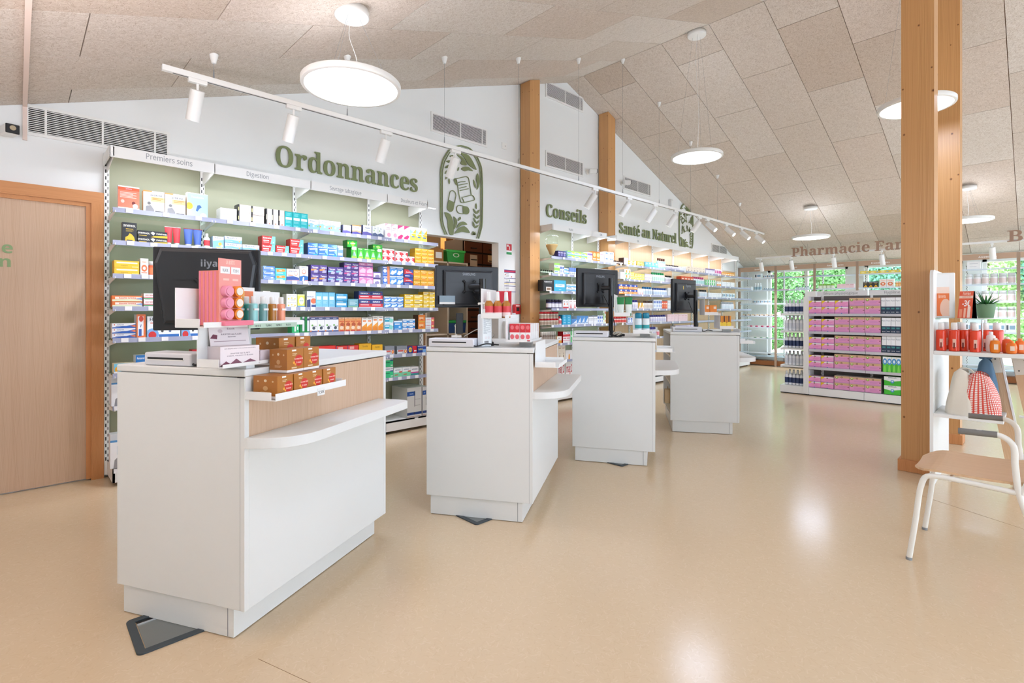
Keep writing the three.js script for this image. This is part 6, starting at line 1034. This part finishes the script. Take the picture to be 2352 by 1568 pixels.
B(1.700, -2.450, -2.200, 3, 1, 0.120, 'synthol', 'black carton with yellow picture', 0.08);
B(1.700, -2.180, -1.950, 2, 1, 0.160, 'whiteorange', 'white carton with orange ring', 0.08);
C(1.700, -1.930, -1.800, 3, 0.110, 'jar', ['#f0a03a', '#f4f0e8', '#f6c88a'], 'orange jar');
B(1.970, -2.500, -1.850, 4, 1, 0.060, 'yellowdrop', 'flat yellow carton', 0.08);
C(1.700, -0.930, -0.280, 6, 0.190, 'jar', ['#f1f2f3', '#dfe6ea', '#e8d9d6'], 'white feeding bottle pack');
C(1.400, -0.930, -0.280, 6, 0.190, 'jar', ['#f1f2f3', '#dfe6ea', '#e8d9d6'], 'white feeding bottle pack');
C(1.120, -0.930, -0.280, 6, 0.190, 'jar', ['#f1f2f3', '#dfe6ea', '#e8d9d6'], 'white feeding bottle pack');
B(0.870, -0.930, -0.280, 5, 1, 0.160, 'pastelpk', 'pale blue baby carton', 0.08);
B(1.970, -0.900, -0.720, 1, 1, 0.140, 'whitesmall', 'large white carton beside the posts', 0.08);
// ---------- goods on the counters ----------
const onCounter = (i, z0, where, name, turn = 0) => ({ name, yaw: crot(i, turn), where: () => where, at: (x, y, f) => turn ? cpos(i, z0 + f, y, x) : cpos(i, x, y, -(z0 - f)) });
CTX = onCounter(0, 0.198, 'lowest tray of nearest stand', 'cosmetic_carton'); B(0.92, 0.01, 0.35, 4, 1, 0.085, 'brownpack', 'brown carton with red badge', 0.11, 0, 'brownside');
CTX = onCounter(0, 0.16, 'second layer on nearest stand', 'cosmetic_carton'); B(1.0055, 0.1, 0.29, 2, 1, 0.092, 'brownpack', 'brown carton with red badge', 0.084, 0, 'brownside');
CTX = onCounter(0, 0.035, 'worktop behind nearest stand', 'cosmetic_carton'); B(1.028, 0.2, 0.39, 2, 1, 0.108, 'brownpack', 'brown carton with red badge', 0.12, 0, 'brownside');
{
  const W = (e1, y, z) => cpos(0, e1, y, -z);
  // soap display: box with sloping header card and soap bars
  const s = thing('soap_display', 'pale pink soap display box with mountain drawing on the nearest counter', 'display box', W(0.0, 1.046, 0.0), crot(0, -14));
  const c1 = carton('soap', 0.15, 0.07, 0.09), c2 = carton('soaptop', 0.15, 0.075, 0.004); mesh('tray_box', c1.g, c1.m, s); const hd = mesh('header_card', c2.g, c2.m, s); hd.position.set(0, 0.07, -0.02); hd.rotation.x = -0.25;
  const bar = thing('soap_bar', 'wrapped white soap bar beside the soap display', 'soap', W(0.11, 1.046, 0.0), crot(0)); mesh('bar', rbox(0.05, 0.045, 0.09, 0.006, 0, 0.023, 0), M('#f1ede8', 0.5), bar); mesh('wrapper', rbox(0.052, 0.047, 0.02, 0.003, 0, 0.023, 0.036), M('#e3d3d6', 0.5), bar);
  // pink display carton with jars
  const p = thing('jar_dispenser', 'tall pink and peach jar dispenser carton on the nearest counter', 'display box', W(-0.048, 1.194, -0.015), crot(0));
  const body = mesh('carton', rbox(0.1, 0.2, 0.092, 0.002, 0, 0.101, 0), M('#ee8879', 0.5), p);
  for (let k = 0; k < 5; k++) mesh('stripe', span(-0.0507, -0.0503, 0.004, 0.198, -0.043 + k * 0.018, -0.034 + k * 0.018), M('#e97f9a', 0.5), body);
  const fc = carton('pinkstand', 0.1, 0.245, 0.003); const f = mesh('front_card', fc.g, fc.m, p); f.position.set(0, 0, 0.0478); mesh('base_tray', rbox(0.13, 0.018, 0.03, 0.002, 0.015, 0.009, 0.065), M('#ee7f95', 0.5), p);
  for (let k = 0; k < 3; k++) for (const c of [0, 1]) {
    const j = thing('cosmetic_jar', (c ? 'orange' : 'pink') + ' cosmetic jar lying in the dispenser carton, ' + ['lowest', 'middle', 'highest'][k] + ' ' + (c ? 'orange' : 'pink') + ' one', 'jar', W(-0.072 + c * 0.044, 1.236 + k * 0.042, 0.0345), crot(0), 'jars in the dispenser');
    mesh('body', cyl(0.02, 0.02, 0.022, 0, 0, 0, 24).rotateX(Math.PI / 2), M(c ? '#f08a1e' : '#f09ab4', 0.4), j); mesh('lid', cyl(0.0145, 0.0145, 0.003, 0, 0, 0, 24).rotateX(Math.PI / 2).translate(0, 0, 0.0225), M(c ? '#f3e9dc' : '#ef9fb6', 0.4), j);
  }
  // coloured bottles with white caps, in two rows
  const G = roundSet('spray', 0.0165, 0.112), fr = [['#8fcfce', 'pale turquoise'], ['#6f9c9a', 'grey teal'], ['#b0701c', 'amber brown'], ['#ef9a78', 'peach']], bk = [['#3f8f88', 'dark teal'], ['#7aa09e', 'smoky teal'], ['#3fa394', 'sea green']];
  const bot = (col, nm, e1, z, row) => { const b = thing('toner_bottle', nm + ' bottle with white cap in the ' + row + ' row on the nearest counter', 'bottle', W(e1, 1.194, z), crot(0), 'coloured bottles'); mesh('body', G.body, M(col, 0.3), b); mesh('cap', G.cap, M('#ececea', 0.4), b); mesh('label', span(-0.012, 0.012, 0.056, 0.064, 0.0135, 0.0168), mWhite, b); };
  fr.forEach(([c, n], k) => bot(c, n, 0.085 + k * 0.05, 0.01, 'front')); bk.forEach(([c, n], k) => bot(c, n, 0.03 + k * 0.038, -0.045, 'back'));
  const pc = thing('pastel_card', 'small pastel striped card behind the coloured bottles', 'card', W(0.1, 1.194, -0.074), crot(0)); mesh('card', box(0.15, 0.15, 0.003, 0, 0.075, 0), M('#f2f1ee', 0.5), pc); [['#9fc0d8', -0.045], ['#eeb565', 0], ['#e8855c', 0.045]].forEach(([c, x]) => mesh('swatch', box(0.045, 0.05, 0.001, x, 0.11, 0.002), M(c, 0.5), pc));
  const ps = thing('price_strip', 'pale green price strip below the coloured bottles', 'price strip', W(0.15, 1.181, 0.05), crot(0)); mesh('strip', box(0.26, 0.018, 0.004, 0, 0.009, 0), M('#b9d0bd', 0.5), ps); for (let k = 0; k < 4; k++) mesh('price', text(['14,10 €', '15,90 €', '18,90 €', '19,50 €'][k], sansR, 0.008, 0.0005, 0.03).translate(-0.1 + k * 0.055, 0.005, 0.002), M('#444', 0.6), ps);
  const pt = thing('price_ticket', 'small white price ticket on the lowest tray of the nearest counter', 'price ticket', W(0.24, 0.9, 0.2075), crot(0)); mesh('ticket', box(0.045, 0.03, 0.002, 0, 0.015, 0), mWhite, pt); mesh('price', text('17,50 €', sansR, 0.011, 0.0005, 0.036).translate(-0.018, 0.008, 0.001), M('#333', 0.6), pt);
}
// second counter
for (let k = 0; k < 5; k++) { CTX = onCounter(1, 0.085 + k * 0.056, ['first', 'second', 'third', 'fourth', 'fifth'][k] + ' file on second counter', 'lipcare_carton', -90); B(1.064, -0.03, 0.1, 4, 1, 0.105, 'redrange', 'slim red and white carton', 0.05); }
{
  const W = (e1, y, z) => cpos(1, e1, y, -z);
  for (let k = 0; k < 3; k++) { const b = thing('spray_bottle', ['left', 'middle', 'right'][k] + ' amber spray bottle with red label on the second counter', 'bottle', W(0.07 + k * 0.03, 1.2045, -0.226 + k * 0.047), crot(1), 'amber spray bottles'); mesh('body', lathe([[0, 0], [0.026, 0], [0.027, 0.004], [0.027, 0.085], [0.014, 0.105], [0, 0.105]], 20), M('#b5762c', 0.2), b); mesh('label', new THREE.CylinderGeometry(0.0275, 0.0275, 0.06, 20, 1, true).translate(0, 0.042, 0), M('#d8454c', 0.5), b); mesh('label_foot', new THREE.CylinderGeometry(0.0277, 0.0277, 0.026, 20, 1, true).translate(0, 0.02, 0), M('#f4dcd8', 0.5), b); mesh('cap', lathe([[0, 0.105], [0.014, 0.105], [0.011, 0.155], [0.008, 0.16], [0, 0.16]], 16), mWhite, b); }
  const rc = thing('red_card', 'red display card behind the amber spray bottles', 'card', W(0.26, 1.2045, -0.18), crot(1, -90)); mesh('card', rbox(0.1, 0.17, 0.004, 0.002, 0, 0.085, 0), M('#cf2f40', 0.5), rc); mesh('panel', box(0.05, 0.07, 0.001, 0.015, 0.06, 0.0025), M('#f3dfe0', 0.5), rc);
  const hg = thing('hand_gel', 'tall clear hand gel pump bottle with printed label on the second counter', 'bottle', W(0.06, 1.028, -0.25), crot(1, -40)); mesh('body', rbox(0.075, 0.2, 0.055, 0.012, 0, 0.1, 0), M('#e3eaee', 0.15), hg); const lb = mesh('label', box(0.066, 0.17, 0.001, 0, 0.098, 0.028), new THREE.MeshStandardMaterial({ roughness: 0.5, map: canvas(128, 320, (c, w, h) => { c.fillStyle = '#e9eef0'; c.fillRect(0, 0, w, h); c.fillStyle = '#8a97a0'; for (let i = 0; i < 20; i++) c.fillRect(w * 0.1, h * (0.06 + i * 0.028), w * (0.5 + 0.3 * Math.sin(i * 2.3)), 3); c.strokeStyle = '#d05a5a'; c.strokeRect(w * 0.6, h * 0.72, 16, 16); c.strokeRect(w * 0.3, h * 0.72, 16, 16); c.fillStyle = '#333'; for (let i = 0; i < 12; i++) c.fillRect(w * 0.2 + i * 5, h * 0.86, 2 + (i % 3), 24); }) }), hg); mesh('pump', merge([cyl(0.014, 0.014, 0.03, 0, 0.2, 0), cyl(0.006, 0.006, 0.04, 0, 0.23, 0), rod([0, 0.265, 0], [-0.045, 0.262, 0], 0.007)]), M('#f0eee6', 0.4), hg);
  const ct = thing('card_terminal', 'grey payment terminal on its base on the second counter', 'terminal', W(0.24, 1.028, -0.3), crot(1, -60)); mesh('base', rbox(0.08, 0.02, 0.13, 0.006, 0, 0.01, 0), M('#9b9a94', 0.5), ct); mesh('handset', rbox(0.07, 0.025, 0.14, 0.008, 0, 0.014, 0).rotateX(0.5).translate(0, 0.035, 0), M('#d9d7cf', 0.45), ct); mesh('cord', tube([[0.03, 0.01, -0.06], [0.08, 0.06, -0.08], [0.0, 0.1, -0.12], [-0.12, 0.05, -0.1]], 0.003, 24, 6), M('#d8d5cc', 0.5), ct);
  const ph = thing('phone_holder', 'white phone holder with a black phone behind the slot reader of the second counter', 'phone', W(0.08, 1.028, -0.44), crot(1, -60)); mesh('holder', merge([box(0.07, 0.012, 0.07, 0, 0.006, 0), box(0.012, 0.12, 0.012, 0, 0.066, -0.01), box(0.06, 0.012, 0.03, 0, 0.06, 0)]), M('#ded8cc', 0.5), ph); mesh('handset', rbox(0.045, 0.13, 0.018, 0.005, 0.02, 0.14, 0), mBlack, ph);
}
// third counter
{
  const W = (e1, y, z) => cpos(2, e1, y, -z);
  for (let k = 0; k < 2; k++) { const t = thing('cream_tube', ['left', 'right'][k] + ' tall green and white tube in the stand on the third counter', 'tube', W(0.1 + k * 0.01, 1.2045, -0.213 + k * 0.064), crot(2, -90), 'green and white tubes'), G = roundSet('tube', 0.028, 0.155); mesh('body', G.body, M('#e9efe8', 0.4), t); mesh('cap', G.cap, M('#1e8f4a', 0.4), t); mesh('crimp', G.label, M('#23863f', 0.4), t); const s = new THREE.CylinderGeometry(1, 1, 0.06, 20, 3, true), p = s.attributes.position; for (let i = 0; i < p.count; i++) { const tt = (p.getY(i) + 0.125 - 0.02175) / 0.1333; p.setXYZ(i, p.getX(i) * 0.0284 * (0.82 + 0.3 * tt), p.getY(i) + 0.125, p.getZ(i) * 0.0288 * (0.78 * (1 - tt) + 0.08)); } s.computeVertexNormals(); mesh('green_top', s, M('#1e8444', 0.4), t); }
  for (let k = 0; k < 2; k++) { const G = roundSet('spray', 0.029, 0.165), t = thing('spray_can', ['left', 'right'][k] + ' white spray can with teal cap on the third counter', 'spray can', W(0.2 + k * 0.01, 1.064, -0.072 + k * 0.06), crot(2), 'teal capped spray cans'); mesh('body', G.body, M('#e8eef0', 0.35), t); mesh('cap', lathe([[0, 0.118], [0.0285, 0.118], [0.0285, 0.155], [0.022, 0.165], [0, 0.165]], 20), M('#1f86a4', 0.35), t); mesh('label', new THREE.CylinderGeometry(0.0295, 0.0295, 0.03, 20, 1, true).translate(0, 0.05, 0), M('#3aa5a8', 0.5), t); }
  const cb = thing('cable_bundle', 'tangle of black and beige cables beside the slot reader on the third counter', 'cables', W(0.1, 1.03, -0.24), crot(2)); const coil = (r, h, c, ph) => { const pts = []; for (let i = 0; i <= 26; i++) { const a = i * 0.5 + ph; pts.push([Math.cos(a) * (r + 0.012 * Math.sin(i * 1.7)), 0.006 + h * (0.5 + 0.5 * Math.sin(i * 0.9)), Math.sin(a) * (r * 0.7 + 0.01 * Math.cos(i * 2.1))]); } mesh('cable', tube(pts, 0.004, 120, 6), c, cb); }; coil(0.07, 0.015, mBlack, 0); coil(0.05, 0.03, M('#cfc8ba', 0.6), 1); coil(0.035, 0.035, M('#d8d2c6', 0.6), 2);
}
// farthest counter
CTX = onCounter(3, 0.2, 'upper tray of farthest stand', 'vitamin_carton', -90); B(1.2045, 0.115, 0.255, 2, 1, 0.1, 'orangebox4', 'orange carton', 0.08);
CTX = onCounter(3, 0.22, 'middle tray of farthest stand', 'vitamin_carton', -90); B(1.064, -0.03, 0.1, 3, 1, 0.13, 'honeybox', 'tall amber and brown carton', 0.06);
{ const t = thing('cream_tube', 'white tube behind the orange cartons on the farthest counter', 'tube', cpos(3, 0.33, 1.2045, 0.18), crot(3)), G = roundSet('tube', 0.02, 0.16); mesh('body', G.body, mWhite, t); mesh('cap', G.cap, mWhite, t);
  const wl = thing('wall_box', 'white electrical box on the wall below the fire alarm', 'box', [4.64, 1.0, ZW]); mesh('housing', rbox(0.14, 0.22, 0.05, 0.006, 0, 0, 0.025), M('#e4e4e2', 0.5), wl); mesh('door', rbox(0.11, 0.17, 0.006, 0.003, 0, 0, 0.052), mWhite, wl); }
// ---------- glass jar with cereal on the narrow shelving ----------
{
  const j = thing('glass_jar', 'tall lidded glass amphora jar half full of oats on the narrow shelving', 'jar', [5.2, LEVELS[0], -4.6]), s = 0.335 / 0.345;
  mesh('glass', lathe([[0.001, 0.02], [0.045, 0.018], [0.06, 0], [0.062, 0.004], [0.03, 0.03], [0.045, 0.07], [0.085, 0.15], [0.09, 0.23], [0.075, 0.262], [0.095, 0.268]], 32), mClear, j);
  mesh('oats', lathe([[0, 0.026], [0.03, 0.034], [0.043, 0.073], [0.08, 0.15], [0.082, 0.168], [0.05, 0.172], [0, 0.17]], 28), new THREE.MeshStandardMaterial({ color: '#e0bb80', roughness: 0.95, bumpMap: woolBump, bumpScale: 0.004 }), j).userData.kind = 'stuff';
  mesh('lid', lathe([[0.098, 0.27], [0.096, 0.276], [0.05, 0.3], [0.02, 0.31], [0.012, 0.318], [0.026, 0.33], [0.02, 0.343], [0, 0.346]], 28), mClear, j);
}
// ---------- goods on the sun care shelf ----------
{
  const y = 0.9645, G = roundSet('spray', 0.029, 0.2), G2 = roundSet('spray', 0.036, 0.2);
  const sun = (x, b, l, big) => { const g = big ? G2 : G, t = thing('sun_lotion', l, 'bottle', [x, y, -b], -Math.PI / 2, 'orange sun lotion bottles'); mesh('body', g.body, M('#e8431f', 0.3), t); mesh('cap', g.cap, M('#f1efec', 0.35), t); mesh('label', span(-0.006, 0.012, 0.03, 0.085, big ? 0.033 : 0.026, big ? 0.037 : 0.0296), M('#f2c4b2', 0.5), t); mesh('text_block', span(-0.002, 0.006, 0.02, 0.06, big ? 0.034 : 0.027, big ? 0.0375 : 0.0302), M('#7a2416', 0.5), t); };
  sun(4.72, 0.488, 'orange sun lotion bottle, leftmost in the front row beside the post'); sun(4.72, 0.418, 'orange sun lotion bottle, second from left in the front row'); sun(4.78, 0.376, 'orange sun lotion bottle, third from left and set slightly back'); sun(4.7, 0.307, 'orange sun lotion bottle standing nearest the front edge of the shelf');
  sun(4.92, 0.482, 'orange sun lotion bottle in the back row at the far left of the shelf'); sun(4.92, 0.405, 'orange sun lotion bottle in the back row behind the second front bottle'); sun(4.95, 0.335, 'orange sun lotion bottle in the back row behind the third front bottle'); sun(4.88, 0.268, 'wide orange sun lotion bottle left of the small white bottle', 1); sun(4.9, 0.208, 'wide orange sun lotion bottle behind the small orange flask', 1);
  const sm = (x, b, h, c, l, c2) => { const t = thing('sun_flask', l, 'bottle', [x, y, -b], -Math.PI / 2); mesh('body', lathe([[0, 0], [0.02, 0], [0.026, h * 0.1], [0.028, h * 0.5], [0.023, h * 0.8], [0.01, h * 0.86], [0, h * 0.86]], 20), M(c, 0.35), t); mesh('cap', lathe([[0, h * 0.84], [0.012, h * 0.84], [0.011, h], [0, h]], 14), M(c2, 0.35), t); mesh('label', span(-0.005, 0.016, h * 0.25, h * 0.6, 0.024, 0.0285), M('#fbe3d0', 0.5), t); };
  sm(4.76, 0.232, 0.14, '#f3f1ee', 'slim white bottle on the sun care shelf', '#f6f6f6'); sm(4.7, 0.208, 0.1, '#f48a24', 'small orange flask next to the slim white bottle', '#f0e0d0'); sm(4.74, 0.152, 0.11, '#ea5a20', 'small dark orange flask farther right on the sun care shelf', '#f0e8e0'); sm(4.69, 0.13, 0.085, '#f07a24', 'low orange flask with white label farther right on the shelf', '#f07a24'); sm(4.76, 0.09, 0.1, '#f0742a', 'small orange flask at the right end of the sun care shelf', '#f08a4a');
  // glass shelf: poster frame, folded price card, plant
  const ys = 1.1935;
  const pf = thing('poster_stand', 'white curved stand with an orange poster on the glass shelf', 'poster', [4.86, ys, -0.49], R(-72)); mesh('frame', rbox(0.13, 0.33, 0.02, 0.008, 0, 0.165, 0), mWhite, pf); const pc = carton('poster', 0.085, 0.3, 0.002); mesh('poster', pc.g, pc.m, pf).position.set(-0.012, 0.015, 0.0115);
  const cd = thing('price_card', 'orange folded price card reading minus three euros on the glass shelf', 'card', [4.84, ys, -0.355], R(-112)); const cc = carton('avene', 0.085, 0.195, 0.002); const fr = mesh('front', cc.g, cc.m, cd); fr.position.set(-0.005, 0, 0.03); fr.rotation.x = -0.16; const bk = mesh('back', cc.g, mWhite, cd); bk.position.set(-0.005, 0, -0.034); bk.rotation.x = 0.16; mesh('side', extr(poly([[-0.033, 0], [0.03, 0], [0.002, 0.192], [-0.005, 0.192]]), 0.002).rotateY(Math.PI / 2).scale(1, 1, -1).translate(0.036, 0, 0), mWhite, cd);
  const pl = thing('potted_plant', 'small spiky succulent in a green pot on the sun care shelf', 'plant', [5.0, 1.19, -0.272]); mesh('pot', lathe([[0, 0], [0.042, 0], [0.058, 0.105], [0.053, 0.105], [0.05, 0.09], [0, 0.09]], 28), M('#6f8f6b', 0.6), pl); mesh('soil', cyl(0.05, 0.05, 0.004, 0, 0.088, 0, 20), M('#3d2f24', 0.95), pl);
  for (let k = 0; k < 40; k++) { const a = k * 2.4, tilt = 0.25 + (k / 40) * 1.05, l = rr(0.07, 0.14), g = new THREE.ConeGeometry(0.009, l, 6, 5), p = g.attributes.position; for (let i = 0; i < p.count; i++) { const t = (p.getY(i) + l / 2) / l; p.setXYZ(i, p.getX(i) * 0.45 + t * t * 0.02, p.getY(i) + l / 2, p.getZ(i)); } g.computeVertexNormals(); g.rotateZ(-tilt).rotateY(a).translate(Math.cos(a) * 0.012, 0.09, -Math.sin(a) * 0.012); mesh('leaf', g, M(['#2f6b35', '#3f8442', '#27592c'][k % 3], 0.45), pl); }
  const stand = pl; mesh('saucer', cyl(0.06, 0.062, 0.006, 0, -0.0005, 0, 28), M('#e9e6e0', 0.5), stand);
  // tote bag on the lower shelf
  const ging = canvas(256, 256, (c, w, h) => { c.fillStyle = '#f6ece6'; c.fillRect(0, 0, w, h); c.fillStyle = '#d8402f'; for (let i = 0; i < 4; i++) { c.globalAlpha = 0.85; c.fillRect(i * 64, 0, 26, h); c.fillRect(0, i * 64, w, 22); } c.globalAlpha = 1; }, 1 / 0.06, 1 / 0.05);
  const bagM = new THREE.MeshStandardMaterial({ map: ging, roughness: 0.9 }), cot = M('#e4dccd', 0.95);
  const bag = thing('tote_bag', 'natural cotton tote bag with red gingham side on the lower shelf', 'bag', [4.8, 0.5225, -0.34]);
  const sack = (x0, x1, w0, hh) => { const n = 22, m = 12, P = [], U = [], I = []; for (let i = 0; i <= n; i++) for (let j = 0; j <= m; j++) { const t = j / m, a = i / n * Math.PI * 2, bul = 1 - 0.25 * Math.pow(t, 2.2), rx = (x1 - x0) / 2 * bul * (1 + 0.04 * Math.sin(a * 5 + t * 4)), rz = w0 / 2 * (1 - 0.55 * Math.pow(t, 1.6)) * (1 + 0.05 * Math.sin(a * 3 + t * 7)); const c = Math.cos(a), s2 = Math.sin(a), e = 0.6; P.push((x0 + x1) / 2 + Math.sign(c) * Math.pow(Math.abs(c), e) * rx, hh * t * (1 - 0.1 * Math.abs(s2) * t), Math.sign(s2) * Math.pow(Math.abs(s2), e) * rz); U.push(i / n * 0.7, t * hh); } for (let i = 0; i < n; i++) for (let j = 0; j < m; j++) { const q = i * (m + 1) + j, r = q + m + 1; I.push(q, q + 1, r, r, q + 1, r + 1); } let g = new THREE.BufferGeometry(); g.setAttribute('position', new THREE.Float32BufferAttribute(P, 3)); g.setAttribute('uv', new THREE.Float32BufferAttribute(U, 2)); g.setIndex(I); g.computeVertexNormals(); return g; };
  const nb = mesh('cotton_part', sack(-0.1, 0.12, 0.17, 0.32), new THREE.MeshStandardMaterial({ color: '#e4dccd', roughness: 0.95, side: THREE.DoubleSide }), bag); nb.position.z = -0.045; const gb = mesh('gingham_part', sack(-0.098, 0.118, 0.24, 0.3), Object.assign(bagM, { side: THREE.DoubleSide }), bag); gb.position.z = 0.045;
  mesh('handle', tube([[-0.03, 0.29, -0.07], [-0.02, 0.318, -0.04], [-0.02, 0.316, 0.0], [-0.03, 0.28, 0.03]], 0.006, 24, 6).scale(1, 1, 1), cot, bag);
  const jn = thing('folded_denim', 'folded blue denim garment behind the tote bag', 'garment', [4.98, 0.523, -0.27]); mesh('cloth', sack(-0.05, 0.1, 0.15, 0.39), new THREE.MeshStandardMaterial({ color: '#5d7d98', roughness: 0.95, side: THREE.DoubleSide }), jn); mesh('hem', rbox(0.1, 0.02, 0.07, 0.008, 0.02, 0.39, 0), M('#4c6c88', 0.95), jn);
}
renderer.render(scene, camera);
